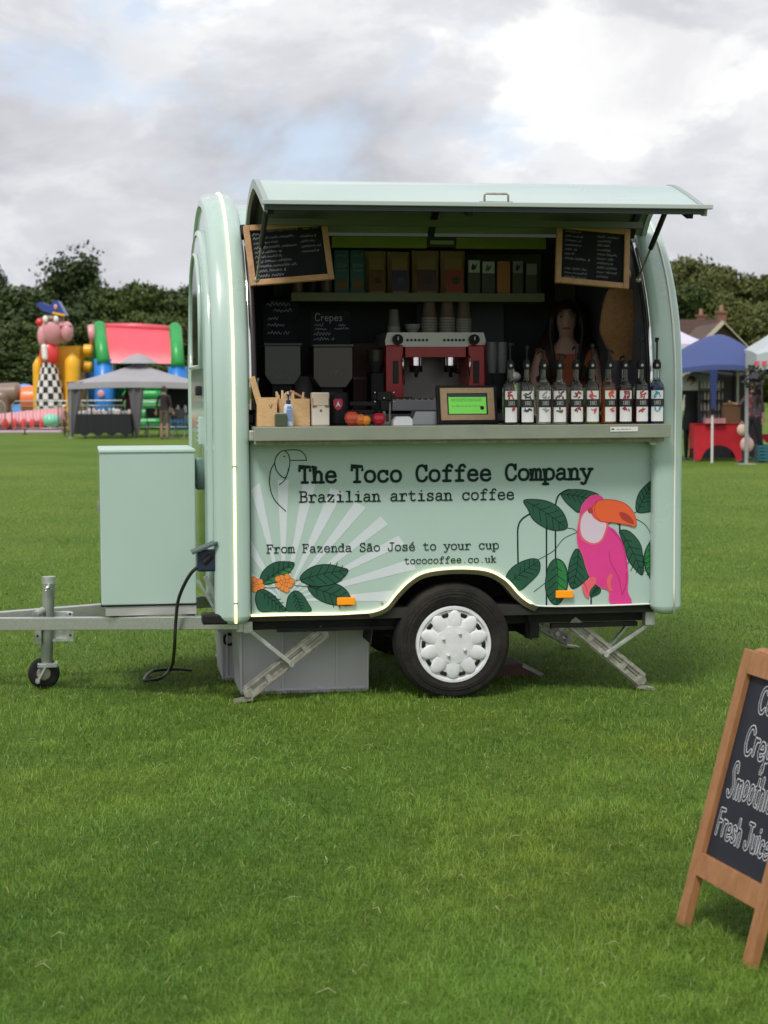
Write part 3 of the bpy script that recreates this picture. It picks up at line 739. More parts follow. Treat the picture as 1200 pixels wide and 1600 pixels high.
# power inlet and coupling plug low at the front
inl = MB().box((-1.19, .02, .70), (.10, .10, .10), bev=.01).build('power_inlet', mat('navy_plastic', (.012, .018, .045), .45), TR)
MB().box((-1.205, .0, .765), (.13, .12, .014), rot=Matrix.Rotation(R(-22), 3, 'Y'), bev=.004).build('inlet_flap', mat('slate_plastic', (.07, .10, .10), .4), inl)
MB().bar((-1.20, .06, .62), (-1.14, .06, .50), .022, .022).bar((-1.23, .08, .60), (-1.16, .08, .47), .012, .012).build('support_strut', ALU, TR)
MB().box((-1.16, .0, .425), (.12, .10, .05), bev=.01).build('corner_foot', BLACK, TR)

# ---- printed lower side panel with the wheel-arch cut
EDGE = [(378,962),(450,960),(520,959),(560,957),(582,955),(602,947),(618,928),(638,908),(662,894),(700,888),(740,888),(768,893),(792,907),(812,929),(830,942),(852,947),(940,946),(1021,943)]
EP = crom([T(u, v, .02) for u, v in EDGE], 5)
AL, AR = -.985, .985
EP = [p for p in EP if AL < p[0] < AR]; EP = [(AL, EP[0][1])] + EP + [(AR, EP[-1][1])]
panel = MB().prism([(AR, 1.285), (AL, 1.285)] + EP, 'y', .02, .045).build('side_panel', MINT_P, TR)
for a in (AL - .003, AR + .006):
    MB().box((a, .012, .865), (.010, .02, .85)).build('panel_seal', SEAL, TR)
mid_i = [i for i, p in enumerate(EP) if p[0] < .40][-1]
MB().tube([(p[0], .010, p[1]) for p in EP[:mid_i]], .0062, n=6).build('light_strip', STRIP, panel)
MB().tube([(p[0], .012, p[1]) for p in EP[mid_i - 1:]], .0045, n=6).build('light_strip', STRIPW, panel)
# metal arch edging: a lip following the panel edge
lip = MB(); vs = []
for i, p in enumerate(EP):
    q0, q1 = EP[max(0, i - 1)], EP[min(len(EP) - 1, i + 1)]; dx, dz = q1[0] - q0[0], q1[1] - q0[1]; L = math.hypot(dx, dz)
    nx, nz = dz / L, -dx / L; wv = .030 if -.42 < p[0] < .42 else .006
    vs += [(p[0], .0225, p[1]), (p[0] + nx * wv, .028, p[1] + nz * wv), (p[0] + nx * wv, .12, p[1] + nz * wv)]
lip.add(vs, [(3 * i + j, 3 * i + j + 1, 3 * i + 4 + j, 3 * i + 3 + j) for i in range(len(EP) - 1) for j in range(2)], 0, False)
lip.build('wheel_arch_trim', BROWNM, TR)
sc_ = MB()
for u, v in ((597, 943), (824, 938), (1016, 940), (383, 955)):
    a, z = T(u, v, .02); sc_.cyl((a, .02, z), (a, .014, z), .006, n=8)
sc_.build('screw', GALVD, panel)
# wheel tub
tub = MB(); pts = [(math.cos(math.pi * i / 16) * .40, .27 + math.sin(math.pi * i / 16) * .37) for i in range(17)]
tub.add([(x, b, z) for b in (.06, .42) for x, z in pts], [(i, i + 1, 18 + i, 17 + i) for i in range(16)], 0, True)
tub.prism(pts, 'y', .42, .43); tub.build('wheel_tub', UNDER, TR)

# ---- artwork: thin vinyl shapes, traced in panel coordinates
ART_Y = .0195
def c3(x, y): return T(370 + x / 3.243, 660 + y / 3.243, .02)
def c4(x, y): return T(720 + x / 3.243, 660 + y / 3.243, .02)
def clip_edge(poly):
    out = []
    for a, z in poly:
        a = min(max(a, AL + .001), AR - .001)
        zi = .437
        for i in range(len(EP) - 1):
            if EP[i][0] <= a <= EP[i + 1][0] + 1e-9: 
                t = (a - EP[i][0]) / max(1e-9, EP[i + 1][0] - EP[i][0]); zi = EP[i][1] + (EP[i + 1][1] - EP[i][1]) * t; break
        out.append((a, max(z, zi + .002)))
    return out
VIN = {'ray': mat('pale_lilac_vinyl', (.62, .67, .71), .42), 'leaf': mat('dark_green_vinyl', (.014, .085, .048), .4, var=.1),
       'leaf2': mat('bright_green_vinyl', (.022, .19, .05), .4), 'line': mat('deep_green_ink', (.004, .022, .015), .6, spec=.2), 'pink': mat('pink_vinyl', (.72, .045, .27), .4, var=.04),
       'pink2': mat('dark_pink_vinyl', (.42, .02, .15), .4), 'coral': mat('coral_vinyl', (.78, .12, .16), .4), 'beak': mat('orange_red_vinyl', (.80, .12, .035), .4), 'beak2': mat('brick_red_vinyl', (.42, .04, .03), .4),
       'face': mat('lilac_white_vinyl', (.66, .55, .66), .4), 'flower': mat('orange_vinyl', (.80, .27, .05), .4), 'amber': mat('amber_reflector', (.9, .30, .01), .2, emit=.12)}
def art(name, pts, key, lay, f=c3, smooth=True, parent=None, clip=True, thick=None):
    P = crom(pts + [pts[0]], 4)[:-1] if smooth else pts
    Q = [f(x, y) for x, y in P]
    if clip: Q = clip_edge(Q)
    y = ART_Y - .0004 * lay
    return MB().sheet(Q, y).build(name, VIN[key], parent or panel)
def ink(name, strokes, w, lay, f=c3, key='line', parent=None):
    mb = MB()
    for i, s_ in enumerate(strokes):
        smooth = s_[0] == 'c'; P = s_[1:]
        if smooth: P = crom(list(P), 5)
        mb.ribbon([f(x, y) for x, y in P], w, ART_Y - .0004 * lay - .00002 * i)
    o = mb.build(name, VIN[key], parent or panel)
    return tag(o, kind='stuff') if name in ('plant_stem', 'thin_stem') else o
RC = (238, 905)
rays = [((-10, 560), (20, 500)), ((62, 312), (115, 305)), ((205, 292), (262, 290)), ((338, 290), (400, 308)), ((475, 332), (540, 355)), ((600, 400), (655, 432)),
        ((728, 476), (766, 517)), ((818, 573), (850, 617)), ((884, 690), (908, 745)), ((800, 850), (760, 905)), ((-60, 640), (-40, 720))]
for k, (p, q) in enumerate(rays):
    def toward(pt, t=.10): return (RC[0] + (pt[0] - RC[0]) * t, RC[1] + (pt[1] - RC[1]) * t)
    if p[0] < 72:      # ray cut off by the left edge of the panel
        P = []
        for pt in (p, q):
            t = (71 - RC[0]) / (pt[0] - RC[0]) if pt[0] < 71 else 1.0
            P.append((RC[0] + (pt[0] - RC[0]) * t, RC[1] + (pt[1] - RC[1]) * t))
        p, q = P
    art('sun_ray', [toward(p), p, q, toward(q)], 'ray', 1 + (k % 2) * .2, smooth=False)
def leaf(pts, f, light=None, lay=3, midrib=None, veins=(), name='painted_leaf'):
    lf = art(name, pts, 'leaf', lay, f)
    if light: art('light_half', light, 'leaf2', lay + .5, f, parent=lf, smooth=False)
    xs = [p[0] for p in pts]; ys = [p[1] for p in pts]
    a, b = midrib
    st = [('c', a, ((a[0] + b[0]) / 2 + (b[1] - a[1]) * .03, (a[1] + b[1]) / 2 - (b[0] - a[0]) * .03), b)]
    dx, dy = b[0] - a[0], b[1] - a[1]; L = math.hypot(dx, dy); ux, uy = dx / L, dy / L
    for k in range(1, 6):
        t = k / 6; wv = math.sin(math.pi * t) * L * .24
        for s in (-1, 1):
            o = (a[0] + dx * t, a[1] + dy * t)
            st.append(('c', o, (o[0] + ux * wv * .5 - uy * s * wv * .55, o[1] + uy * wv * .5 + ux * s * wv * .55), (o[0] + ux * wv * .8 - uy * s * wv * .95, o[1] + uy * wv * .8 + ux * s * wv * .95)))
    n = len(pts); outline = ['c'] + [p for p in pts] + [pts[0]]
    ink('leaf_vein', st, .0032, lay + 1.0, f, parent=lf)
    mb = MB(); Q = clip_edge([f(x, y) for x, y in crom(pts + [pts[0]], 4)]); mb.ribbon(Q, .0038, ART_Y - .0004 * (lay + 1.2)); mb.build('leaf_outline', VIN['line'], lf)
leaf([(118,790),(140,745),(190,710),(240,705),(290,712),(275,750),(240,785),(190,812),(135,820)], c3, light=[(135,818),(190,810),(240,785),(272,752),(280,730),(200,775)], midrib=((130,812),(284,716)))
leaf([(360,830),(430,828),(500,818),(550,845),(578,890),(585,925),(500,925),(440,910),(390,880)], c3, lay=3, midrib=((365,832),(575,915)))
leaf([(320,795),(345,755),(400,725),(470,720),(530,735),(563,747),(545,780),(500,815),(430,830),(370,825)], c3, lay=5, midrib=((325,797),(558,748)))
leaf([(95,880),(110,850),(145,850),(190,880),(225,920),(250,955),(185,957),(120,957),(98,920)], c3, midrib=((120,855),(235,950)))
leaf([(250,930),(262,880),(295,853),(330,870),(360,915),(376,955),(310,957),(250,955)], c3, midrib=((285,858),(330,955)))
ink('plant_stem', [('c', (290,826), (350,830), (420,835)), ('c', (300,800), (325,797)), ('c', (120,830), (160,838), (200,836))], .003, 6)
for cx, cy, r0, nn in ((240, 812, 52, 14), (98, 820, 42, 10)):
    root = None
    for k in range(nn):
        t = k * 2.4; rr = r0 * math.sqrt(k / nn) * .78; x, y = cx + math.cos(t) * rr, cy + math.sin(t) * rr
        if x < 82: continue
        pts = [(x + 15 * math.cos(2 * math.pi * j / 8), y + 15 * math.sin(2 * math.pi * j / 8)) for j in range(8)]
        o = art('flower' if root is None else 'petal', pts, 'flower', 8 + k * .15, parent=root)
        if root is None: root = o
        mb = MB(); mb.ribbon([c3(*p) for p in crom(pts + [pts[0]], 3)], .0017, ART_Y - .0004 * (8.08 + k * .15)); mb.build('petal_outline', VIN['beak2'], root)
# line-drawn toucan mark
ink('toucan_logo', [('c', (245,280), (205,250), (192,205), (205,165), (238,143), (262,165), (268,215), (245,280)), ('c', (238,143), (280,139), (320,143), (345,165), (354,192)), ('l', (354,192), (268,192)),
    ('c', (192,205), (170,250), (167,320), (190,390), (248,450)), ('c', (262,232), (255,265), (240,295), (215,316)), ('l', (236,172), (243,172))], .0042, 4)
# right-hand plant and toucan
A4 = dict(f=c4)
leaf([(318,395),(380,390),(440,400),(495,430),(530,480),(537,535),(480,547),(420,530),(365,490),(340,440)], c4, midrib=((330,400),(528,530)))
leaf([(510,360),(560,340),(640,345),(700,370),(640,400),(600,455),(560,430),(525,395)], c4, midrib=((515,362),(660,390)))
leaf([(228,785),(260,735),(320,700),(375,690),(400,710),(395,760),(350,810),(295,852),(255,820)], c4, midrib=((250,810),(392,705)))
leaf([(485,690),(520,710),(540,760),(540,830),(520,890),(485,925),(450,900),(428,840),(435,760),(455,710)], c4, light=[(486,694),(516,712),(535,760),(535,830),(516,880),(486,905)], midrib=((485,695),(485,920)))
leaf([(590,640),(560,680),(545,740),(545,800),(565,842),(610,820),(650,775),(640,700)], c4, midrib=((596,645),(568,838)))
leaf([(805,552),(850,550),(900,600),(920,660),(922,770),(880,740),(845,690),(825,620)], c4, midrib=((815,560),(918,765)))
leaf([(972,303),(920,335),(892,385),(890,450),(940,455),(972,430)], c4, midrib=((895,452),(965,320)))
leaf([(972,598),(940,635),(927,690),(938,750),(968,792),(974,700)], c4, light=[(970,610),(942,640),(931,690),(940,745),(966,780)], midrib=((970,605),(962,785)))
leaf([(660,820),(700,835),(706,860),(680,878),(655,880)], c4, midrib=((660,878),(695,835)))
ink('plant_stem', [('c', (290,720), (288,600), (290,530), (310,490), (352,462)), ('l', (434,530), (434,925)), ('l', (479,545), (480,690)), ('c', (480,415), (495,370), (540,342), (575,345)),
    ('l', (805,512), (805,560)), ('l', (660,880), (660,918))], .0075, 2.2, c4)
ink('thin_stem', [('c', (392,695), (470,650), (520,590), (592,555)), ('c', (890,490), (930,515), (955,550), (966,585)), ('l', (872,460), (890,454)), ('l', (370,858), (425,815)), ('c', (540,535), (570,540), (590,555)), ('c', (740,520), (775,505), (800,520))], .003, 2.3, c4)
tc_ = art('toucan', [(690,366),(650,378),(612,425),(598,500),(588,560),(592,620),(615,670),(632,730),(655,785),(700,832),(748,852),(756,915),(862,915),(845,855),(848,770),(838,680),(815,600),(780,545),(740,515),(735,440),(722,385)], 'pink', 9, c4)
Q = clip_edge([c4(*p) for p in crom([(690,366),(650,378),(612,425),(598,500),(588,560),(592,620),(615,670),(632,730),(655,785),(700,832),(748,852),(756,915)], 4)])
MB().ribbon(Q, .003, ART_Y - .0004 * 9.6).build('body_outline', VIN['coral'], tc_)
art('face_patch_edge', [(645,440),(606,478),(598,545),(612,595),(665,620),(712,605),(736,560),(744,508),(700,498),(672,478)], 'coral', 10, c4, parent=tc_)
art('face_patch', [(645,446),(612,480),(605,540),(620,585),(665,611),(705,598),(726,558),(735,512),(700,502),(670,482)], 'face', 10.6, c4, parent=tc_)
art('beak', [(665,430),(690,398),(740,390),(800,398),(850,425),(882,475),(884,526),(840,518),(770,507),(705,503),(675,475)], 'beak', 11.4, c4, parent=tc_)
art('beak_tip', [(803,455),(840,462),(868,490),(876,516),(840,505),(812,485)], 'beak2', 12, c4, parent=tc_)
art('eye', [(655 + 13 * math.cos(t * .785), 446 + 15 * math.sin(t * .785)) for t in range(8)], 'beak2', 12.6, c4, parent=tc_)
art('foot', [(678,783),(640,795),(614,830),(622,868),(645,892),(655,850),(684,812)], 'coral', 11, c4, parent=tc_)
art('foot', [(745,780),(768,768),(758,820),(768,850),(748,850),(738,810)], 'coral', 11, c4, parent=tc_)
ink('feather_line', [('c', (750,655), (760,710), (800,790), (815,870)), ('c', (838,760), (835,820), (818,870)), ('c', (760,540), (810,600), (832,680), (838,740)), ('c', (620,805), (632,830), (640,860))], .0028, 12, c4, key='pink2', parent=tc_)
ink('beak_line', [('c', (690,400), (676,430), (682,470), (705,500)), ('c', (665,430), (690,398), (740,390), (800,398), (850,425), (882,475), (884,526), (840,518), (770,507), (705,503))], .0028, 12.8, c4, key='beak2', parent=tc_)
# lettering
def type_line(name, text, u0, v0, u1, cap_px, w):
    a0, z0 = T(u0, v0, .02); a1, _ = T(u1, v0, .02); cell = (a1 - a0) / (len(text) - .15); k = cell / 6
    ys = cap_px * (8.95 / F_PX) / (6.8 * k)
    if cell > .035:
        for i, ch in enumerate(text):
            if ch != ' ':
                mb = MB(); write_type(mb, ch, a0 + i * cell, z0, cell, ys, w, ART_Y - .0004 * 7); mb.build('letter', VIN['line'], panel)
        return
    mb = MB(); write_type(mb, text, a0, z0, cell, ys, w, ART_Y - .0004 * 7)
    return tag(mb.build(name, VIN['line'], panel), kind='stuff')
type_line('title_lettering', 'The Toco Coffee Company', 466, 754, 923, 24, .0135)
type_line('tagline_lettering', 'Brazilian artisan coffee', 467, 784.5, 802, 16, .0068)
type_line('slogan_lettering', 'From Fazenda São José to your cup', 416, 864, 778, 12.5, .0048)
type_line('address_lettering', 'tococoffee.co.uk', 631, 881, 774, 10, .0042)
for (u0, v0, u1, v1) in ((527, 934, 555, 945), (869, 923, 896, 934)):
    a0, z1 = T(u0, v0, .0); a1, z0 = T(u1, v1, .0)
    MB().box(((a0 + a1) / 2, .008, (z0 + z1) / 2), (a1 - a0, .018, z1 - z0), bev=.004).build('side_marker_light', VIN['amber'], TR)

# ---- counter and inner sill
ct = MB().box((.028, .10, 1.299), (2.01, .50, .066), bev=.004).build('counter', mat('counter_olive_laminate', (.29, .31, .25), .35, metal=.25, var=.08), TR)
MB().box((.028, .02, 1.256), (1.98, .22, .02)).build('counter_bracket', GALVD, TR)
a0, z1 = T(954, 667, -.155); a1, z0 = T(997, 674, -.155)
st = MB().box(((a0 + a1) / 2, -.152, (z0 + z1) / 2), (a1 - a0, .002, z1 - z0)).build('counter_sticker', mat('white_sticker', (.75, .75, .73), .5), ct)
mb = MB(); rnd = random.Random(3)
mb.ribbon([(a0 + .008, (z0 + z1) / 2), (a0 + .016, (z0 + z1) / 2)], .008, -.1535); scribble(mb, a0 + .03, a1 - .035, (z0 + z1) / 2 - .003, .006, .0014, -.1535, rnd)
mb.build('sticker_print', mat('grey_ink', (.12, .12, .12), .5), st)
lk = MB().box((-.975, -.05, 1.29), (.035, .06, .05), bev=.006).cyl((-.965, -.085, 1.25), (-.965, -.085, 1.31), .008).box((1.0, -.02, 1.238), (.08, .05, .02)); lk.build('counter_latch', GALV, TR)

# opening frame
def arcline(a, s, zlo, i1, r, mtl, name, n=6):
    P = [(b, z, nb, nz) for (b, z), (nb, nz) in archpath(56)[:i1] if z >= zlo]
    return MB().tube([(a, b + nb * s, z + nz * s) for b, z, nb, nz in P], r, n=n).build(name, mtl, TR)
arcline(.978, .012, 1.32, 26, .013, CHROME, 'chrome_edge')
arcline(.962, .0, 1.32, 26, .010, BLACK, 'rubber_seal')
arcline(-.982, .010, 1.32, 26, .011, CHROME, 'chrome_edge')
arcline(-.966, .004, 1.32, 26, .017, mat('dark_brown_seal', (.03, .02, .022), .4), 'rubber_seal')

# ---- raised hatch: curved panel hinged near the roof ridge
prof = crom([(.30, 2.285), (.22, 2.365), (.10, 2.425), (-.04, 2.460), (-.17, 2.466), (-.36, 2.414), (-.52, 2.361), (-.655, 2.315)], 4)
HL, HR = -.972, 1.035
hb = MB(); n = len(prof)
def off(i, s):
    q0, q1 = prof[max(0, i - 1)], prof[min(n - 1, i + 1)]; dx, dz = q1[0] - q0[0], q1[1] - q0[1]; L = math.hypot(dx, dz)
    return prof[i][0] + (-dz / L) * s * -1, prof[i][1] + (dx / L) * s * -1
top = [off(i, 0) for i in range(n)]; bot = [off(i, -.028) for i in range(n)]
if bot[n // 2][1] > top[n // 2][1]: bot = [off(i, .028) for i in range(n)]
for (L0, L1, key) in ((HL + .022, HR - .022, 0),):
    vs = [(a, b, z) for row in (top, bot) for a in (L0, L1) for b, z in row]
    hb.add(vs, [(i, n + i, n + i + 1, i + 1) for i in range(n - 1)], 0, True)
    hb.add(vs, [(2 * n + i, 2 * n + i + 1, 3 * n + i + 1, 3 * n + i) for i in range(n - 1)], 1, True)
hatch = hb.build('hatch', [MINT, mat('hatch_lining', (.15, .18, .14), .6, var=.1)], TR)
fr = MB()
for a in (HL, HR):
    s0, s1 = (a, a + .024) if a < 0 else (a - .024, a)
    poly = [(b, z + .004) for b, z in top] + [(b, z - .010) for b, z in reversed(bot)]
    MB().prism(poly, 'x', s0, s1).build('hatch_side_frame', mat('hatch_frame_grey', (.36, .42, .40), .4, metal=.3), hatch)
MB().box(((HL + HR) / 2 + .004, -.662, 2.318), (HR - HL + .03, .03, .020), bev=.003).build('hatch_edge_trim', mat('hatch_edge_pale', (.45, .50, .48), .4, metal=.3), hatch)
MB().box(((HL + HR) / 2 - .006, -.648, 2.297), (HR - HL - .02, .03, .022)).build('hatch_edge_seal', mat('dark_green_rubber', (.02, .028, .028), .5), hatch)
hd = MB()
a0, _ = T(754, 310, -.60); a1, _ = T(791, 310, -.60)
hd.tube([(a0, -.64, 2.325), (a0, -.64, 2.362), (a0 + .008, -.64, 2.368), (a1 - .008, -.64, 2.368), (a1, -.64, 2.362), (a1, -.64, 2.325)], .005, n=6)
hd.box(((a0 + a1) / 2, -.636, 2.331), (.15, .02, .006)); hd.build('hatch_handle', GALVD, hatch)
for a in (HL + .03, -.06, HR - .08): 
    P_ = [(a, b, z - .012) for b, z in bot]; rb = MB()
    for i in range(len(P_) - 1): rb.bar(P_[i], P_[i + 1], .03, .02)
    rb.build('hatch_rib', BLACK, hatch)
MB().box((.03, .10, 2.30), (1.86, .03, .03)).build('hatch_cross_rail', mat('rail_grey', (.12, .13, .11), .5), hatch)
def gas_strut(u0, v0, b0, um, vm, bm_, u1, v1, b1):
    p0, pm, p1 = [(lambda t, b: (t[0], b, t[1]))(T(u, v, b), b) for u, v, b in ((u0, v0, b0), (um, vm, bm_), (u1, v1, b1))]
    p0, p1 = Vector(p0), Vector(p1); pm = p0.lerp(p1, .52)
    s = MB().cyl(p0, pm, .0125, n=10).build('gas_strut', BLACK, TR)
    MB().cyl(pm, p1, .0055, n=8).build('strut_rod', GALVD, s)
    MB().sphere(p1, .014, n=8, m=6).sphere(p0, .014, n=8, m=6).build('strut_joint', GALV, s)
gas_strut(417, 322, -.60, 0, 0, 0, 401, 437, .03)
gas_strut(1040, 330, -.60, 0, 0, 0, 997, 437, .02)
MB().cyl((-.60, .42, 2.345), (.86, .42, 2.345), .010, n=8).build('awning_rail', mat('rail_pale', (.3, .31, .28), .4, metal=.4), TR)

# ---- shelf, light box and worktop inside
sl, _ = T(455, 460, 1.1); sr, _ = T(850, 460, 1.1); _, sz = T(650, 458, 1.1)
MB().box(((sl + sr) / 2, 1.24, sz - .022), (sr - sl, .30, .045)).build('upper_shelf', mat('olive_shelf_front', (.20, .22, .12), .6), TR)
SHZ = sz
_, gz = T(650, 378, 1.0)
lb = MB()
for u0, u1 in ((518, 666), (712, 852)):
    a0, _ = T(u0, 378, 1.0); a1, _ = T(u1, 378, 1.0)
    lbx = MB().box(((a0 + a1) / 2, 1.0, gz), (a1 - a0, .03, .066)).build('lime_glow_strip', mat('lime_glow_green', (.34, .42, .10), .5, var=.1), TR)  # lime colour stands in for the green glow above the shelf
a0, _ = T(667, 378, .99); a1, _ = T(712, 378, .99)
MB().box(((a0 + a1) / 2, .99, gz), (a1 - a0, .03, .058), bev=.004).build('light_fitting', mat('dark_olive_plastic', (.06, .07, .04), .5), lbx)
MB().box(((a0 + a1) / 2, .972, gz - .004), ((a1 - a0) * .82, .01, .020)).build('lamp_lens', mat('lamp_lens_grey', (.5, .5, .45), .4), lbx)
WTZ = 1.372
MB().box((0, 1.30, WTZ - .02), (2.0, .80, .04)).build('worktop', mat('dark_worktop', (.06, .06, .065), .5), TR)
MB().box((0, .93, .88), (2.0, .02, .92)).build('cupboard_front', mat('cupboard_dark', (.05, .05, .055), .6), TR)
MB().box((.03, 1.42, SHZ + .13), (1.5, .015, .27)).build('shelf_back_panel', mat('olive_back_panel', (.17, .175, .095), .7, var=.1), TR)
MB().box((.36, 1.62, 1.72), (.50, .02, .55)).build('rear_hatch_panel', mat('blue_grey_panel', (.12, .125, .16), .6), TR)
MB().box((.92, 1.45, 1.75), (.12, .05, .75)).build('rear_post', mat('post_brown', (.10, .085, .07), .7), TR)

# ---- wheels
def wheel(b, out):
    s = -1 if out else 1
    wl_ = MB().lathe([(.17, .0)], n=4) if False else MB()
    prof_ = [(.178, -.055), (.190, -.072), (.222, -.082), (.262, -.076), (.279, -.060), (.286, -.03), (.287, 0), (.286, .03), (.279, .060), (.262, .076), (.222, .082), (.178, .07)]
    wl_.lathe([(r, h) for r, h in prof_], (0, b, .278), 'Y', 48)
    t = wl_.build('tyre', RUB, None)
    g2 = MB()
    for r_ in (.235, .250): 
        g2.tube([(r_ * math.cos(t_ * math.pi / 24), b - .0815 + (.004 if r_ > .24 else 0), .278 + r_ * math.sin(t_ * math.pi / 24)) for t_ in range(48)], .0018, n=4, closed=True)
    return t, g2
hubs = []
for b, out in ((.10, True), (1.62, False)):
    wroot = thing('wheel', None, None); wroot.parent = TR
    t, g2 = wheel(b, out); t.parent = wroot; g2.build('sidewall_rib', RUB, t)
    if out:
        yc = b - .062; H = MB(); cz = .265
        H.lathe([(.0, -.0245), (.06, -.0245), (.090, -.022), (.106, -.015), (.165, -.006), (.172, -.016), (.184, -.016), (.188, -.004), (.188, .012)], (0, yc, cz), 'Y', 60)
        for k in range(10):
            t_ = 2 * math.pi * (k + .45) / 10; x, z = math.cos(t_), math.sin(t_)
            # rounded paddle between the vents
            mm = Matrix.Rotation(-t_, 3, 'Y'); vs = []
            S = MB(); S.sphere((0, 0, 0), (.060, .0095, .0355), n=18, m=12)
            for p in S.v:
                q = Vector(p); q = mm @ q; vs.append((q.x + x * .112, q.y + yc - .0135, q.z + cz + z * .110))
            H.add(vs, S.f, 0, True)
        hub = H.build('hubcap', WHITEP, wroot)
        for k in range(10):
            t_ = 2 * math.pi * (k + .95) / 10; x, z = math.cos(t_), math.sin(t_)
            mm = Matrix.Rotation(-t_, 3, 'Y'); S = MB(); S.box((0, 0, 0), (.020, .012, .034), bev=.006); Vn = MB()
            Vn.add([(lambda q: (q.x + x * .148, q.y + yc - .008, q.z + cz + z * .148))(mm @ Vector(p)) for p in S.v], S.f, 0, True).build('hubcap_vent', BLACK, hub)
        for k in range(4):
            t_ = R(62 + 90 * k); nb_ = MB().lathe([(.0, -.014), (.006, -.012), (.010, -.004), (.011, .004)], (math.cos(t_) * .060, yc - .022, cz + math.sin(t_) * .060), 'Y', 10)
            nb_.build('wheel_nut', CHROME, hub)
MB().bar((0, .14, .278), (0, 1.6, .278), .06, .06).build('axle', UNDER, TR)

# ---- chassis
ch = MB()
for b in (.16, 1.64):
    ch.box((.0, b, .372), (1.98, .05, .05))
for a in (-.98, -.45, .45, .95): ch.box((a, .9, .372), (.05, 1.5, .05))
ch.box((-.55, .13, .345), (.60, .03, .02)); ch.box((.73, .13, .333), (.44, .04, .022)); ch.box((.42, .16, .315), (.07, .06, .09), bev=.01)
ch.build('chassis', UNDER, TR)
b0 = T(0, 965, .68); b1 = T(375, 963, .05)
def draw(bp0, bp1):
    return MB().bar(bp0, bp1, .05, .062, bev=.003)
tipA = Vector((b1[0], .06, b1[1] - .031)); ex = Vector((b0[0], .68, b0[1] - .031)); tip = tipA + (ex - tipA) * 1.17
draw(tipA, tip).build('drawbar', ALU, TR)
draw(Vector((tipA.x, 1.02, tipA.z)), Vector((tip.x, .93, tip.z))).build('drawbar', ALU, TR)
MB().bar((-1.62, .42, .37), (-1.62, .90, .37), .05, .04).bar((-1.25, .22, .38), (-1.25, .98, .38), .05, .04).build('drawbar_cross_member', ALU, TR)
MB().bar((-1.05, .08, .39), (-.985, .08, .39), .06, .08).build('drawbar_socket', GALV, TR)
cp = MB().bar((tip.x + .1, .9, tip.z), (tip.x - .28, .9, tip.z + .02), .09, .08, bev=.01).sphere((tip.x - .30, .9, tip.z + .02), (.06, .05, .045)).bar((tip.x - .05, .9, tip.z + .06), (tip.x - .24, .9, tip.z + .11), .03, .02)
cp.build('hitch_coupling', GALV, TR)
a0, z1 = T(203, 967, .35); a1, z0 = T(232, 979, .35)
MB().box(((a0 + a1) / 2, .425, (z0 + z1) / 2 - .0), (a1 - a0, .12, z1 - z0)).build('rating_plate', GALVD, TR)

# storage box on the drawbar
a0, z1 = T(155, 704, .32); a1, z0 = T(307, 946, .32)
bx = MB().box(((a0 + a1) / 2, .32 + .31, (z0 + z1) / 2), (a1 - a0, .62, z1 - z0 - .02), bev=.006).build('storage_box', MINT, TR)
MB().box(((a0 + a1) / 2, .63, z1 - .004), (a1 - a0 + .006, .632, .014), bev=.003).build('box_lid', mat('box_lid_pale', (.48, .62, .56), .35), bx)
MB().box(((a0 + a1) / 2 + .01, .62, z0 - .020), (a1 - a0 - .02, .58, .046)).build('box_plinth', mat('plinth_grey', (.42, .42, .40), .5, metal=.3), bx)
MB().box(((a0 + a1) / 2, .60, z0 + .006), (a1 - a0 + .004, .55, .008)).build('box_seal', BLACK, bx)
MB().box((a0 - .006, .5, z0 + .48), (.012, .02, .05)).build('box_hinge', GALVD, bx)

# jockey wheel
jb = .72; jx, _ = T(73, 940, jb); 
def jz(v): return T(73, v, jb)[1]
jw = MB().cyl((jx - .006, jb, jz(1040)), (jx + .012, jb, jz(903)), .031, n=20); jo = jw.build('jockey_wheel_tube', mat('jockey_tube_steel', (.30, .34, .29), .42, metal=.6, var=.12), TR)
MB().cyl((jx + .012, jb, jz(912)), (jx + .012, jb, jz(901)), .034, n=20).build('tube_cap', GALV, jo)
MB().tube([(jx + .012, jb - .03, jz(914)), (jx + .012, jb - .05, jz(914)), (jx - .005, jb - .055, jz(921))], .008, n=6).build('winding_handle', CHROME, jo)
cl = MB().box((jx + .05, jb + .02, jz(980)), (.15, .012, .155), bev=.004)
cl.box((jx - .045, jb - .01, jz(985)), (.035, .05, .13), bev=.004).box((jx + .115, jb - .01, jz(980)), (.035, .04, .15), bev=.004).box((jx + .055, jb + .0, jz(1000)), (.1, .03, .014))
cl.cyl((jx - .055, jb - .075, jz(958)), (jx - .02, jb - .02, jz(953)), .019, n=14)
cl.bar((jx + .05, jb - .035, jz(972)), (jx + .068, jb - .035, jz(955)), .012, .012).build('jockey_clamp', GALV, jo)
bh = MB()
for dz in (0, 1, 2, 3): bh.cyl((jx + .115, jb - .032, jz(992 - dz * 11)), (jx + .115, jb - .026, jz(992 - dz * 11)), .006, n=8)
for dz in (0, 1): bh.cyl((jx - .047, jb - .038, jz(992 - dz * 14)), (jx - .047, jb - .033, jz(992 - dz * 14)), .006, n=8)
bh.build('bolt', BLACK, jo)
fk = MB().box((jx, jb, jz(1038)), (.10, .10, .022), bev=.004)
fk.bar((jx - .012, jb - .035, jz(1040)), (jx - .05, jb - .038, jz(1062)), .008, .05, up=(0, 1, 0)).bar((jx + .03, jb + .04, jz(1040)), (jx - .0, jb + .04, jz(1062)), .008, .05, up=(0, 1, 0))
fk.cyl((jx - .05, jb - .05, jz(1062)), (jx - .05, jb + .05, jz(1062)), .012); fk.build('wheel_fork', GALV, jo)
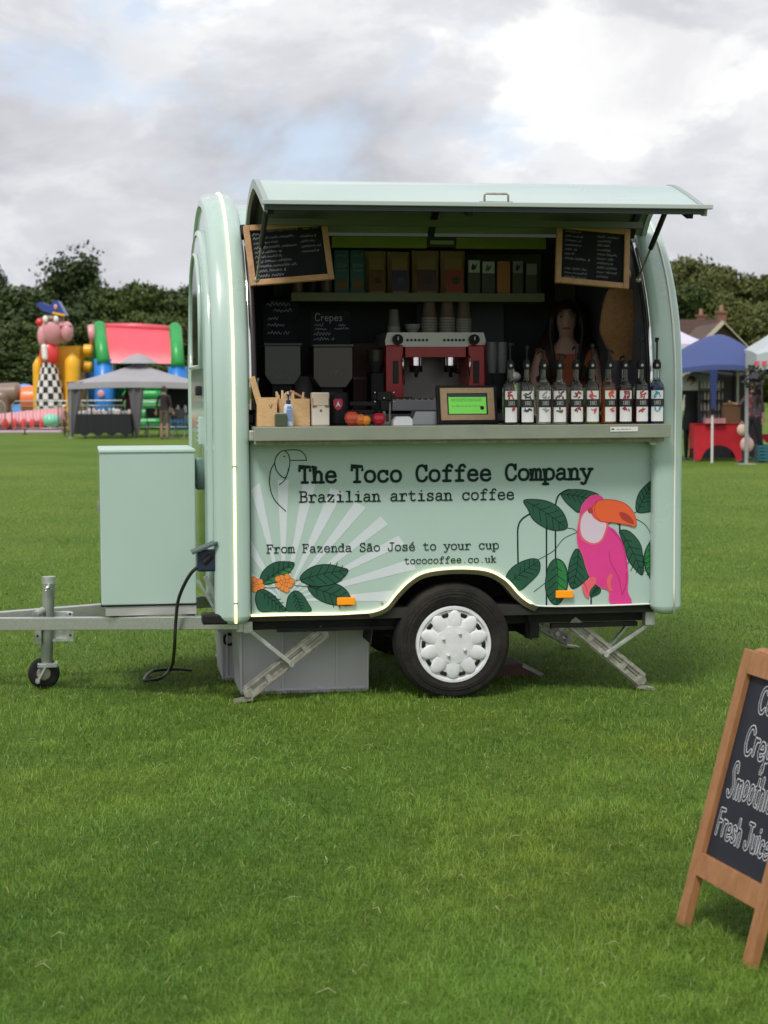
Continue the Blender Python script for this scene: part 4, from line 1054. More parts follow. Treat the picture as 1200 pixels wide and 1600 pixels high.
jy = MB().lathe([(.0, -.022), (.022, -.024), (.03, -.018), (.058, -.018), (.072, -.015), (.080, 0), (.072, .02), (.03, .02), (0, .02)], (jx - .02, jb, .078), 'Y', 28)
jy.build('jockey_wheel', BLACK, jo)
MB().lathe([(.0, -.026), (.030, -.026), (.036, -.019)], (jx - .02, jb, .078), 'Y', 20).build('wheel_hub', GALVD, jo)

# corner steadies
def steady(p_top, p_foot, q0, q1, flip=1, extra=None):
    p_top, p_foot = Vector(p_top), Vector(p_foot); d = (p_foot - p_top).normalized(); nrm = d.cross(Vector((0, 1, 0))).normalized()
    mb = MB()
    for s in (-1, 1):
        w0 = .018; mb.bar(p_top + nrm * s * w0, p_foot + nrm * s * w0 * 1.15, .034, .010, up=(0, 1, 0)) if False else mb.bar(p_top + nrm * s * w0, p_foot + nrm * s * w0 * 1.15, .010, .034, up=tuple(nrm))
        mb.bar(p_top + nrm * s * (w0 + .004) + Vector((0, -.016, 0)), p_foot + nrm * s * (w0 * 1.15 + .004) + Vector((0, -.016, 0)), .004, .010, up=tuple(nrm))
    for t in (.02, .27, .52, .74, .97):
        c = p_top.lerp(p_foot, t); mb.bar(c - d * .014, c + d * .014, .028, .040, up=tuple(nrm)) 
    mb.cyl(p_foot + Vector((0, -.02, 0)), p_foot + Vector((0, .06, 0)), .020, n=14)
    o = mb.build('corner_steady', GALVD, TR)
    b = MB().bar(q0, q1, .020, .020, bev=.003).cyl(Vector(q1) + Vector((0, -.018, 0)), Vector(q1) + Vector((0, .02, 0)), .014, n=10)
    if extra: b.bar(extra[0], extra[1], .014, .014)
    b.build('steady_brace', GALV, o)
    MB().box((p_foot.x + .02 * flip, p_foot.y + .02, .012), (.09, .08, .012), rot=Matrix.Rotation(.15 * flip, 3, 'Y')).build('steady_foot', GALVD, o)
def t3(u, v, b): a, z = T(u, v, b); return (a, b, z)
steady(t3(508, 986, .14), t3(387, 1083, .10), t3(386, 982, .08), t3(455, 1037, .09), -1)
steady(t3(892, 972, .14), t3(1002, 1062, .10), t3(1018, 972, .10), t3(946, 1022, .09), 1, (t3(984, 972, .2), t3(950, 1012, .12)))
steady(t3(835, 972, 1.6), t3(888, 1000, 1.6), t3(884, 975, 1.6), t3(870, 990, 1.6), 1)
steady((-.60, 1.62, .34), (-.98, 1.62, .03), (-1.0, 1.62, .35), (-.8, 1.62, .2), -1)
MB().box((-.998, .07, .385), (.045, .05, .085), bev=.004).build('steady_bracket', GALV, TR)
MB().box((1.0, .09, .375), (.05, .06, .09), bev=.004).build('steady_bracket', GALV, TR)

# ================================================================== THINGS IN AND ROUND THE TRAILER
def put(mb, name, label, cat, mats, a, b, z, group=None, rz=0.0):
    o = mb.build(name, mats, None, TW(a, b, z), TH + rz); return tag(o, label, cat, group)
def tput(name, label, cat, a, b, z, group=None, rz=0.0): return thing(name, label, cat, TW(a, b, z), TH + rz, group)
CT = 1.333     # counter top
def width(u0, u1, b):
    return T(u1, 650, b)[0] - T(u0, 650, b)[0]
def am(u, b, v=650): return T(u, v, b)[0]
def zm(v, b, u=700): return T(u, v, b)[1]
# ---- syrup bottles with pumps
GLASS = mat('bottle_glass', (.92, .96, .95), .03, trans=1.0, spec=.5)
CHALKW = mat('chalk_white', (.62, .62, .64), .9)
LABELP = mat('label_paper', (.86, .84, .86), .6, var=.03)
LBLACK = mat('label_black', (.02, .02, .02), .5)
def bottle(i, u, lab, liq, liqcol, motif, pump_rz, pump_h):
    a = am(u, .0, 660)
    t = tput('syrup_bottle', lab, 'bottle', am(u, -.095, 660), -.095, CT, 'syrup bottles lined up on the counter')
    t.rotation_euler.z += random.Random(i + 40).uniform(-.24, .24)
    prof = [(.0, .0), (.034, .0), (.0365, .004), (.0365, .172), (.033, .188), (.019, .206), (.0135, .220), (.0125, .262), (.0145, .266), (.0145, .276)]
    MB().lathe(prof, n=20).build('glass_body', GLASS, t)
    lh = liq
    pl = [(.0, .004), (.0345, .004), (.0345, min(lh, .170))] + ([(.020, .195), (.0105, .212), (.0095, lh)] if lh > .2 else []) + [(.0, lh)]
    MB().lathe(pl, n=18).build('syrup', mat('syrup_' + liqcol[0], liqcol[1], .12, trans=liqcol[2]), t)
    lb = MB(); n = 8; r = .0372
    def arc(z0, z1, rr, half, mi=0):
        vs = []
        for z in (z0, z1):
            for k in range(n + 1):
                t_ = -half + 2 * half * k / n; vs.append((rr * math.sin(t_), -rr * math.cos(t_), z))
        lb.add(vs, [(k, k + 1, n + 2 + k, n + 1 + k) for k in range(n)], mi, True)
    arc(.012, .160, r, .88); l = lb.build('label', LABELP, t)
    lb = MB(); arc(.082, .120, r + .0006, 1.0); bd = lb.build('label_band', LBLACK, t)
    mb = MB(); rnd = random.Random(i * 3 + 1)
    def onc(x, z, rr=r + .0011): return (rr * math.sin(x / r), -rr * math.cos(x / r), z)
    write = []
    W2 = MB(); write_type(W2, '1883', -.0165, .093, .0082, 1.9, .0014, 0)
    mb.add([onc(p[0], p[2], r + .0013) for p in W2.v], W2.f)
    mb.build('label_digits', CHALKW, t)
    mo = MB()
    for k in range(14):
        x, z = rnd.uniform(-.015, .015), (rnd.uniform(.124, .156) if k < 9 else rnd.uniform(.060, .080))
        s = rnd.uniform(.004, .0085); ang = rnd.uniform(0, 3.1)
        pts = [(x + s * 1.5 * math.cos(q * .785) * math.cos(ang) - s * .6 * math.sin(q * .785) * math.sin(ang), z + s * 1.5 * math.cos(q * .785) * math.sin(ang) + s * .6 * math.sin(q * .785) * math.cos(ang)) for q in range(8)]
        mo.add([onc(p[0], p[1], r + .0008 + k * .0001) for p in pts], [tuple(range(8))])
    tag(mo.build('label_picture', mat('print_' + motif[0], motif[1], .6), t), kind='stuff')
    pm = MB().cyl((0, 0, .266), (0, 0, .296), .020, n=14).cyl((0, 0, .296), (0, 0, .308), .014, n=12)
    c, s = math.cos(pump_rz), math.sin(pump_rz)
    pm.cyl((0, 0, .30), (0, 0, pump_h), .0045, n=8).cyl((0, 0, pump_h), (0, 0, pump_h + .014), .010, n=10)
    pm.tube([(0, 0, pump_h + .008), (c * .014, s * .014, pump_h + .009), (c * .026, s * .026, pump_h + .004), (c * .030, s * .030, pump_h - .006)], .0042, n=6)
    pm.build('pump', BLACK, t)
    MB().cyl((0, -.0203, .281), (0, -.0213, .281), .007, n=10).build('pump_mark', GALV, t)
B = [(797, 'leftmost syrup bottle, clear over dark brown syrup, with a red label picture', .085, ('brown', (.05, .022, .012), 0), ('red', (.45, .06, .06)), .6, .375),
     (823, 'second syrup bottle from the left, dark grey leaf picture over black syrup', .085, ('black', (.02, .016, .015), 0), ('charcoal', (.06, .07, .07)), 1.3, .36),
     (849, 'third syrup bottle from the left with clear syrup and pale grey flower on its label', .165, ('clear', (.62, .64, .58), .25), ('grey', (.35, .35, .36)), 2.6, .34),
     (874.5, 'fourth syrup bottle from the left with cloudy pale syrup and brown bean picture', .15, ('cloudy', (.55, .55, .48), .15), ('bean', (.14, .09, .07)), .2, .325),
     (900, 'fifth syrup bottle from the left, dark syrup halfway up, maroon and grey picture', .10, ('maroon_brown', (.06, .02, .02), 0), ('maroon', (.30, .05, .08)), 2.0, .36),
     (925, 'sixth syrup bottle from the left with a little yellow green syrup and pink fruit picture', .095, ('yellow_green', (.36, .34, .03), .3), ('pinkred', (.62, .10, .13)), 1.1, .37),
     (950.5, 'amber orange syrup bottle between the yellow green and dark red ones', .178, ('amber', (.50, .13, .02), .1), ('orange', (.70, .13, .05)), .3, .345),
     (976, 'dark red syrup bottle right of the amber one with maroon berry picture', .182, ('dark_red', (.09, .012, .015), .1), ('berry', (.33, .03, .06)), 2.2, .315),
     (1001, 'clear topped syrup bottle with red brown syrup, second from the right', .12, ('red_brown', (.12, .015, .012), .1), ('red', (.45, .06, .06)), .9, .40),
     (1026, 'dark blue syrup bottle at the right end of the row with turquoise picture', .19, ('blue', (.004, .03, .16), 0), ('turquoise', (.01, .35, .48)), 1.7, .40)]
for i, (u, lab, liq, lc, mo, prz, ph) in enumerate(B): bottle(i, u, lab, liq, lc, mo, prz, ph)

# ---- tablet in a wood frame
tb = tput('tablet_display', 'tablet with lit green screen in a light wood frame and black housing', 'tablet', am(734, .06), .10, CT, None, 0)
TILT = Matrix.Rotation(R(-14), 3, 'X')
def tl(mb): mb.v = [tuple(TILT @ Vector(p)) for p in mb.v]; return mb
wT = width(685, 780, .06)
tl(MB().box((0, .010, .098), (wT, .022, .192), bev=.004)).build('housing', BLACK, tb)
fw, fh = width(691, 775, .06), .160; f_ = MB()
for s in (-1, 1):
    f_.box((s * (fw / 2 - .016), -.006, .098), (.032, .012, fh)); f_.box((0, -.006, .098 + s * (fh / 2 - .013)), (fw - .065, .012, .026))
tl(f_).build('wood_frame', wood('pale_wood', (.62, .40, .22), (.72, .50, .30), (12, 12, 12)), tb)
tl(MB().box((0, -.004, .098), (fw - .062, .004, fh - .05))).build('bezel', mat('bezel_black', (.01, .012, .012), .2), tb)
sc1 = tl(MB().box((0, -.008, .094), (fw - .080, .003, fh - .072))).build('screen', mat('screen_green', (.16, .55, .06), .3, emit=.28, ecol=(.17, .62, .08)), tb)
tl(MB().box((0, -.0105, .140), (fw - .082, .002, .014))).build('screen_bar', mat('screen_navy', (.02, .06, .05), .3), sc1)
sm = MB(); rnd = random.Random(4)
for z, h in ((.120, .005), (.112, .004), (.085, .006)):
    scribble(sm, -fw * .30, fw * .28, z, h, .0012, -.0102, rnd)
tl(sm).build('screen_text', mat('screen_dark_green', (.03, .20, .03), .4), sc1)
tl(MB().lathe([(0, -.0112), (.010, -.0112), (.010, -.009)], (fw * .27, 0, .078), 'Y', 16)).build('screen_button', LBLACK, sc1)
tl(MB().bar((0, .02, .05), (0, .09, .01), .12, .01)).build('stand', BLACK, tb)

# ---- left end of the counter
PLY = wood('plywood', (.55, .33, .15), (.66, .43, .22), (6, 6, 6))
def open_box(w, d, h, t=.008):
    return MB().box((0, -d / 2 + t / 2, h / 2), (w, t, h)).box((0, d / 2 - t / 2, h / 2), (w, t, h)).box((-w / 2 + t / 2, 0, h / 2), (t, d - 2 * t, h)).box((w / 2 - t / 2, 0, h / 2), (t, d - 2 * t, h)).box((0, 0, t / 2), (w - 2 * t, d - 2 * t, t))
b1_ = tput('stirrer_box', 'plywood box at the left end of the counter with a tall angled stick', 'box', am(416, .0), .02, CT, 'plywood boxes on the counter')
open_box(width(401, 432, 0), .12, .135).build('box_body', PLY, b1_)
MB().bar((-.010, -.045, .02), (-.070, -.055, .232), .030, .008, up=(0, 1, 0), bev=.003).build('stick_holder', PLY, b1_)
lg = MB().tube([(.01, -.0615, .10), (.018, -.0615, .085), (.024, -.0615, .105)], .0018, n=5); lg.build('burnt_mark', mat('burnt_ink', (.10, .05, .02), .7), b1_)
b2_ = tput('stirrer_box', 'plywood box full of wooden stirrers behind the sanitiser bottle', 'box', am(460, .0), .06, CT, 'plywood boxes on the counter')
open_box(width(438, 486, 0), .13, .128).build('box_body', PLY, b2_)
rnd = random.Random(12)
STW = mat('stirrer_birch', (.62, .44, .26), .7, var=.1)
STM = None
for k in range(22):
    mb = MB(); x = rnd.uniform(-.062, .03); y = rnd.uniform(-.05, .05); dx = rnd.uniform(-.035, .035)
    mb.bar((x, y, .01), (x + dx, y + rnd.uniform(-.02, .02), rnd.uniform(.14, .168)), .010, .0025, up=(0, 1, 0))
    tag(mb.build('stirrer', STW, b2_))
MB().bar((-.015, -.02, .165), (.062, -.01, .125), .018, .012, bev=.003).build('tongs', mat('tan_wood', (.45, .22, .12), .6), b2_)
sb = tput('sanitiser_bottle', 'small clear pump bottle with blue cap and blue label in front of the plywood box', 'bottle', am(450, -.05), -.07, CT)
MB().lathe([(0, 0), (.021, 0), (.023, .004), (.023, .088), (.018, .100), (.010, .106)], n=18, sy=.7).build('bottle_body', mat('pale_blue_plastic', (.52, .60, .72), .15), sb)
MB().cyl((0, 0, .104), (0, 0, .122), .011, n=12).cyl((0, 0, .122), (0, 0, .142), .004, n=8).box((.0, -.006, .146), (.018, .032, .010), bev=.003).build('pump_cap', mat('navy_cap', (.012, .03, .14), .35), sb)
MB().box((.002, -.0165, .052), (.026, .002, .052)).box((.002, -.0162, .088), (.02, .001, .012)).build('bottle_label', mat('blue_label', (.18, .26, .45), .5), sb)
gt = tput('tea_tin', 'small dark green tin in front of the plywood boxes', 'tin', am(437.5, -.05), -.09, CT)
MB().box((0, 0, .028), (.056, .05, .056), bev=.004).build('tin_body', mat('tin_green', (.055, .075, .04), .4), gt)
MB().box((0, 0, .060), (.050, .045, .007), bev=.002).build('tin_lid', mat('tin_lid_grey', (.33, .36, .31), .35, metal=.4), gt)
cu = tput('sugar_canister', 'tall cream paper canister with brown folded corners beside the black bin', 'canister', am(500, .0), .0, CT)
MB().box((0, 0, .079), (.083, .07, .158), bev=.008).build('canister_body', mat('cream_paper', (.70, .62, .54), .6, var=.05), cu)
MB().box((0, -.0365, .125), (.072, .003, .055)).build('canister_panel', mat('peach_paper', (.66, .52, .40), .6), cu)
for s in (-1, 1): MB().add([(s * .040, -.0375, .135), (s * .040, -.0375, .085), (s * .018, -.0375, .090)], [(0, 1, 2)]).build('dark_corner', mat('corner_brown', (.20, .14, .10), .7), cu)
MB().box((0, -.036, .072), (.010, .002, .010)).build('canister_mark', mat('grey_ink', (.12, .12, .12)), cu)
bb = tput('black_bin', 'small black knock bin with a red and white shield badge', 'bin', am(527, .1), .13, CT)
MB().lathe([(0, 0), (.052, 0), (.056, .01), (.058, .150), (.052, .158), (0, .158)], n=24).build('bin_body', BLACK, bb)
shl = [(-.022, .120), (-.012, .128), (0, .126), (.012, .128), (.022, .120), (.022, .095), (.012, .078), (0, .070), (-.012, .078), (-.022, .095)]
MB().prism(shl, 'y', -.061, -.0585).build('shield_badge', mat('badge_red', (.55, .03, .09), .4), bb)
MB().prism([(-.012, .086), (0, .116), (.012, .086), (0, .096)], 'y', -.0625, -.0612).build('badge_emblem', LABELP, bb)
RED = mat('apple_red', (.50, .03, .03), .28, col2=(.62, .11, .04), vscale=16)
def fruit(u, v, r, label, m, name='apple'):
    f = MB().lathe([(0, -r * .82), (r * .35, -r * .9), (r * .8, -r * .55), (r, 0), (r * .9, r * .5), (r * .55, r * .86), (r * .2, r * .86), (0, r * .72)], n=22)
    t = tput(name, label, 'fruit', am(u, -.02), -.03 + (r - .03) * .8, CT + r * .9, 'fruit on the counter'); f.build('flesh', m, t)
    MB().tube([(0, 0, r * .7), (.002, 0, r * 1.05), (.006, 0, r * 1.2)], .0016, n=5).build('stem', BARK, t)
fruit(549.5, 653, .037, 'large red apple beside the black bin', RED)
fruit(591.5, 656, .033, 'crimson apple right of the little orange fruit', mat('apple_crimson', (.42, .012, .035), .28, var=.2))
fruit(570.5, 661, .026, 'small orange fruit between the two apples', mat('orange_peel', (.80, .27, .02), .45, bump=.2, bscale=120), 'tangerine')
fruit(562, 648, .030, 'yellow red apple half hidden behind the small orange fruit', mat('apple_yellow_red', (.62, .16, .03), .3, var=.2))
cr_ = tput('clamp_stand', 'black clamp stand with four shiny knobs behind the apples', 'stand', am(601, .2), .22, CT)
MB().cyl((0, 0, 0), (0, 0, .10), .010, n=10).cyl((-.0, 0, 0), (0, 0, .012), .045, n=18).cyl((.03, .01, 0), (.03, .01, .12), .007).build('pole', GALVD, cr_)
MB().box((0, 0, .135), (.075, .04, .050), bev=.01).box((0, 0, .135), (.11, .02, .02)).box((.0, 0, .09), (.04, .04, .05), bev=.008).bar((.06, 0, .128), (.14, 0, .128), .012, .010).box((-.11, .0, .10), (.13, .05, .022), bev=.004).box((-.12, .02, .06), (.14, .06, .022), bev=.004).build('clamp_head', BLACK, cr_)
for x, z in ((-.048, .155), (.045, .155), (-.048, .110), (.045, .110), (-.003, .128)): MB().sphere((x, -.022, z), .0055, n=10, m=6).build('knob', CHROME, cr_)
wb = tput('card_reader', 'small white card reader lying beside the wooden framed tablet', 'card reader', am(627, -.03), -.04, CT)
MB().prism([(-.045, 0), (.048, 0), (.046, .030), (.034, .040), (-.030, .040), (-.044, .022)], 'y', -.03, .03).build('reader_body', mat('reader_white', (.74, .74, .78), .3), wb)
MB().box((.002, -.0, .0405), (.06, .05, .003)).build('reader_keypad', mat('reader_grey', (.5, .5, .54), .4), wb)
ice = tput('metal_tray', 'pale grey metal tub between the clamp stand and the tablet', 'tub', am(668, .15), .20, CT)
MB().prism([(-.085, 0), (.085, 0), (.085, .062), (-.060, .062)], 'y', -.06, .06).build('tray_body', mat('pale_steel', (.42, .43, .46), .35, metal=.5), ice)
gl = tput('slim_grey_flask', 'slim grey steel flask at the far left behind the plywood box', 'flask', am(401, .18), .20, CT)
MB().cyl((0, 0, 0), (0, 0, .17), .016, n=14).cyl((0, 0, .17), (0, 0, .215), .013, n=14).build('flask_body', mat('flask_grey', (.22, .23, .24), .4, metal=.5), gl)
MB().cyl((0, 0, .215), (0, 0, .228), .0155, n=14).build('flask_cap', mat('flask_cap_grey', (.4, .4, .42), .4), gl)

# ---- espresso machine on the worktop
em = tput('espresso_machine', 'two group espresso machine with red sides and steel top panel', 'espresso machine', am(675, 1.15), 1.18, WTZ)
Wm = width(597, 753, 1.10); zt = zm(520, 1.1) - WTZ; zp = zm(542, 1.1) - WTZ
STEEL = mat('machine_steel', (.55, .54, .50), .4, metal=.55, var=.08); MRED = mat('machine_red', (.55, .018, .018), .35, coat=.2)
MB().prism([(-Wm / 2 + .004, zp), (Wm / 2 - .004, zp), (Wm / 2, zp + .03), (Wm / 2 - .012, zt), (-Wm / 2 + .012, zt), (-Wm / 2, zp + .03)], 'y', -.14, .24).build('top_panel', STEEL, em)
for s in (-1, 1):
    MB().box((s * (Wm / 2 - .050), .05, zp / 2 + .04), (.095, .40, zp - .06), bev=.01).build('side_panel', MRED, em)
    pp = MB().box((s * (Wm / 2 - .055), -.155, zp * .62), (.03, .006, .12), bev=.004); pp.build('side_slot', LBLACK, em)
    kn = MB().cyl((s * (Wm / 2 - .066), -.142, (zp + zt) / 2), (s * (Wm / 2 - .066), -.168, (zp + zt) / 2), .028, n=20)
    ko = kn.build('steam_knob', BLACK, em)
    MB().box((s * (Wm / 2 - .066), -.17, (zp + zt) / 2 + .006), (.006, .003, .018)).build('knob_mark', STEEL, ko)
    for k in range(6):
        MB().cyl((s * .10 + (k - 2.5) * .021, -.1405, zp + .035), (s * .10 + (k - 2.5) * .021, -.144, zp + .035), .0075, n=10).build('button', LBLACK, em)
    gx = s * .095
    MB().cyl((gx, -.06, zp - .10), (gx, -.06, zp - .05), .036, n=20).cyl((gx, -.06, zp - .05), (gx, -.06, zp - .01), .030, n=20).build('group_head', CHROME, em)
    ph = MB().cyl((gx, -.07, zp - .135), (gx, -.07, zp - .10), .036, n=16).bar((gx, -.09, zp - .12), (gx + .02 * s, -.20, zp - .135), .026, .024, bev=.006); ph.tube([(gx, -.07, zp - .135), (gx, -.08, zp - .16)], .01, n=8)
    ph.build('portafilter', BLACK, em)
    MB().tube([(s * (Wm / 2 - .10), -.12, zp - .01), (s * (Wm / 2 - .09), -.17, zp - .07), (s * (Wm / 2 - .10), -.15, zp - .20)], .005, n=6).build('steam_wand', CHROME, em)
MB().box((0, .0, zp - .028), (Wm - .22, .28, .055)).build('group_cover', MRED, em)
MB().box((0, .12, zp * .45), (Wm - .19, .02, zp * .8)).build('back_splash', mat('splash_steel', (.22, .21, .20), .4, metal=.4, var=.15), em)
MB().box((0, -.04, .045), (Wm - .05, .36, .06), bev=.006).build('drip_tray', mat('tray_grey', (.30, .30, .32), .4, metal=.4), em)
dg = MB()
for k in range(14): dg.box((-Wm / 2 + .06 + k * (Wm - .12) / 13, -.04, .078), (.010, .30, .006))
tag(dg.build('drip_grate', STEEL, em), kind='stuff')
ZT = WTZ + zt
CUPM = mat('paper_cup_brown', (.20, .13, .10), .7, var=.08); CUPR = mat('cup_rim_white', (.35, .33, .31), .5)
def cup_stack(u, v_top, n, label, m, b=1.16, w=.042):
    h = zm(v_top, b) - ZT; t = tput('cup_stack', label, 'cups', am(u, b), b, ZT, 'cup stacks on the espresso machine')
    for k in range(n):      # nested cups, mouths downwards
        z0 = (h - .10) * k / max(1, n - 1)
        c = MB().lathe([(0, z0 + .10), (w * .72, z0 + .10), (w * .95, z0 + .008), (w, z0 + .006), (w, z0), (w * .9, z0)], n=18)
        c.build('paper_cup', m, t)
        MB().lathe([(w * 1.0, z0 + .010), (w * 1.03, z0 + .006), (w * 1.03, z0 - .001), (w * .95, z0 - .001)], n=18).build('cup_rim', CUPR, t)
cup_stack(616, 484, 4, 'short stack of grey cups above the left steam knob', mat('grey_cup', (.20, .19, .18), .6), w=.034)
cup_stack(671, 470, 6, 'left of the three tall brown cup stacks on the espresso machine', CUPM)
cup_stack(699, 470, 6, 'middle one of the three tall brown cup stacks on the espresso machine', CUPM)
cup_stack(725, 472, 6, 'right hand one of the three tall brown cup stacks on the espresso machine', CUPM)
bw = tput('saucer_bowl', 'small grey bowl on the espresso machine beside the tall cup stacks', 'bowl', am(645, 1.16), 1.16, ZT)
MB().lathe([(0, .0), (.022, 0), (.040, .030), (.043, .048), (.040, .048), (.036, .030), (.018, .006), (0, .006)], n=20).build('bowl_body', CUPR, bw)

# ---- grain bins and chalk signs on the worktop, left
def bin_(u0, u1, v0, v1, b, label, m, rnd, scr):
    w = width(u0, u1, b); z0, z1 = zm(v1, b, 480), zm(v0, b, 480); t = tput('hopper_bin', label, 'bin', am((u0 + u1) / 2, b), b + w / 2, z0, 'clear plastic bins at the back')
    MB().prism([(-w / 2, z1 - z0), (w / 2, z1 - z0), (w / 2, .05), (w / 2 - .035, 0), (-w / 2 + .035, 0), (-w / 2, .05)], 'y', -w / 2, w / 2).build('bin_body', m, t)
    MB().box((0, 0, z1 - z0 + .010), (w + .014, w + .014, .014), bev=.004).build('bin_lid', mat('bin_lid_grey', (.16, .16, .155), .5), t)
    mb = MB()
    for k, (x, z, s, L) in enumerate(scr): scribble(mb, x, x + L, z, s, .003, -w / 2 - .002, rnd)
    mb.build('chalk_note', mat('dim_chalk', (.30, .29, .28), .9), t)
    MB().box((0, 0, -(z0 - WTZ) / 2), (w * .55, w * .55, z0 - WTZ)).build('bin_stand', BLACK, t)
    return t, z1
rnd = random.Random(21)
_, zb1 = bin_(415, 470, 541, 600, 1.12, 'dark clear bin with a grey green note under the round topped chalk sign', mat('bin_plastic_green', (.085, .09, .08), .25), rnd, [(-.03, .05, .05, .09), (-.05, .03, .03, .10)])
_, zb2 = bin_(491, 551, 543, 605, 1.05, 'brown tinted clear bin with one chalk word under the square sign', mat('bin_plastic_brown', (.105, .082, .07), .25), rnd, [(-.02, .06, .03, .075)])
SLATE = mat('slate_black', (.022, .026, .036), .8, spec=.2, var=.2, vscale=14)
def chalk_sign(u, v0, v1, wpx, b, z0, label, rows, rounded):
    w = wpx / 291; z1 = zm(v0, b, u); h = z1 - z0; t = tput('chalk_sign', label, 'sign', am(u, b), b + .03, z0, 'chalk signs standing on the bins')
    pts = [(-w / 2, .0), (w / 2, .0), (w / 2, h - .03), (w / 2 - .05, h), (-w / 2 + .05, h), (-w / 2, h - .03)] if rounded else [(-w / 2, 0), (w / 2, 0), (w / 2, h), (-w / 2, h)]
    MB().prism(pts, 'y', -.006, .006).build('slate', SLATE, t)
    mb = MB(); rows(mb, w, h); mb.build('chalk_writing', mat('sign_chalk', (.42, .43, .46), .9), t)
def rows1(mb, w, h):
    r = random.Random(2)
    for z, x0, x1, s in ((.86, -.40, .25, .022), (.72, -.2, .30, .020), (.54, -.36, -.05, .016), (.38, -.38, .1, .018), (.20, -.38, .22, .018)): scribble(mb, x0 * w, x1 * w, z * h, s, .0030, -.008, r)
def rows2(mb, w, h):
    r = random.Random(8)
    x = write_hand(mb, 'Crepes', -w * .40, h * .72, .0058, .0036, -.008, sx=1.05)
    for z, x0, x1, s in ((.56, -.40, -.18, .018), (.44, -.38, -.1, .016), (.28, -.42, .0, .018), (.12, -.42, .08, .018), (.56, .2, .38, .016), (.46, .10, .46, .012)): scribble(mb, x0 * w, x1 * w, z * h, s, .0028, -.008, r)
chalk_sign(441, 468, 540, 56, 1.14, zb1 + .018, 'dark round cornered chalk sign standing on the left bin', rows1, True)
chalk_sign(518, 487, 540, 62, 1.07, zb2 + .018, 'square chalk sign with a large top word standing on the right bin', rows2, False)
jg = tput('brown_box', 'dark red brown cardboard box left of the espresso machine', 'box', am(572, 1.3), 1.35, WTZ)
MB().box((0, 0, .19), (.15, .16, .38), bev=.004).build('carton', mat('carton_red_brown', (.085, .045, .04), .8), jg)
MB().box((0, -.082, .19), (.15, .003, .012)).build('carton_tape', mat('tape_brown', (.12, .08, .06), .4), jg)
gp = tput('grinder', 'tall dark coffee grinder beside the espresso machine', 'grinder', am(586, 1.15), 1.12, WTZ)
MB().box((0, 0, .11), (.075, .14, .22), bev=.01).build('grinder_body', BLACK, gp); MB().lathe([(.02, .22), (.045, .28), (.048, .34), (0, .345)], n=16).build('grinder_hopper', mat('smoked_plastic', (.06, .055, .05), .2), gp)
jr = tput('paper_roll', 'grey white paper roll half hidden between the two bins', 'paper roll', am(478, 1.2), 1.30, WTZ)
MB().cyl((0, 0, 0), (0, 0, .20), .055, n=20).build('roll_body', mat('roll_paper', (.22, .22, .20), .8), jr); MB().cyl((0, 0, .20), (0, 0, .203), .02, n=12).build('roll_core', CUPM, jr)
# clear plastic cups at the right of the machine
for k, (u, v0, v1, lab) in enumerate(((769, 533, 580, 'left stack of clear plastic cups hanging right of the espresso machine'), (784, 533, 610, 'longer stack of clear plastic cups next to the first syrup bottle'))):
    z1, z0 = zm(v0, 1.0), WTZ; t = tput('clear_cup_stack', lab, 'cups', am(u, 1.0), 1.0, WTZ, 'clear cup stacks at the back')
    MB().cyl((0, 0, 0), (0, 0, .018), .030, n=16).cyl((0, 0, 0), (0, 0, z1 - z0 - .17), .006, n=8).build('cup_stand', BLACK, t)
    for j in range(5):
        zz = z1 - z0 - .17 + j * .018; MB().lathe([(.0, zz), (.020, zz), (.028, zz + .085), (.0295, zz + .085), (.0295, zz + .092)], n=14).build('plastic_cup', mat('frosted_plastic', (.20, .20, .21), .2), t)
bl = tput('blender_jug', 'pale grey milk jug standing behind the first syrup bottles', 'jug', am(808, .75), .80, CT)
MB().lathe([(0, .0), (.05, 0), (.052, .01), (.046, .14), (.040, .20), (.043, .205)], n=20).build('jug_body', mat('jug_grey', (.20, .20, .19), .3, metal=.3), bl)
MB().tube([(.045, 0, .17), (.08, 0, .15), (.082, 0, .08), (.05, 0, .05)], .006, n=6).build('jug_handle', BLACK, bl)
MB().sphere((0, 0, .23), (.032, .032, .028), n=14, m=8).cyl((0, 0, .24), (-.02, 0, .30), .006).build('jug_lid', mat('jug_lid_pale', (.36, .36, .34), .4), bl)

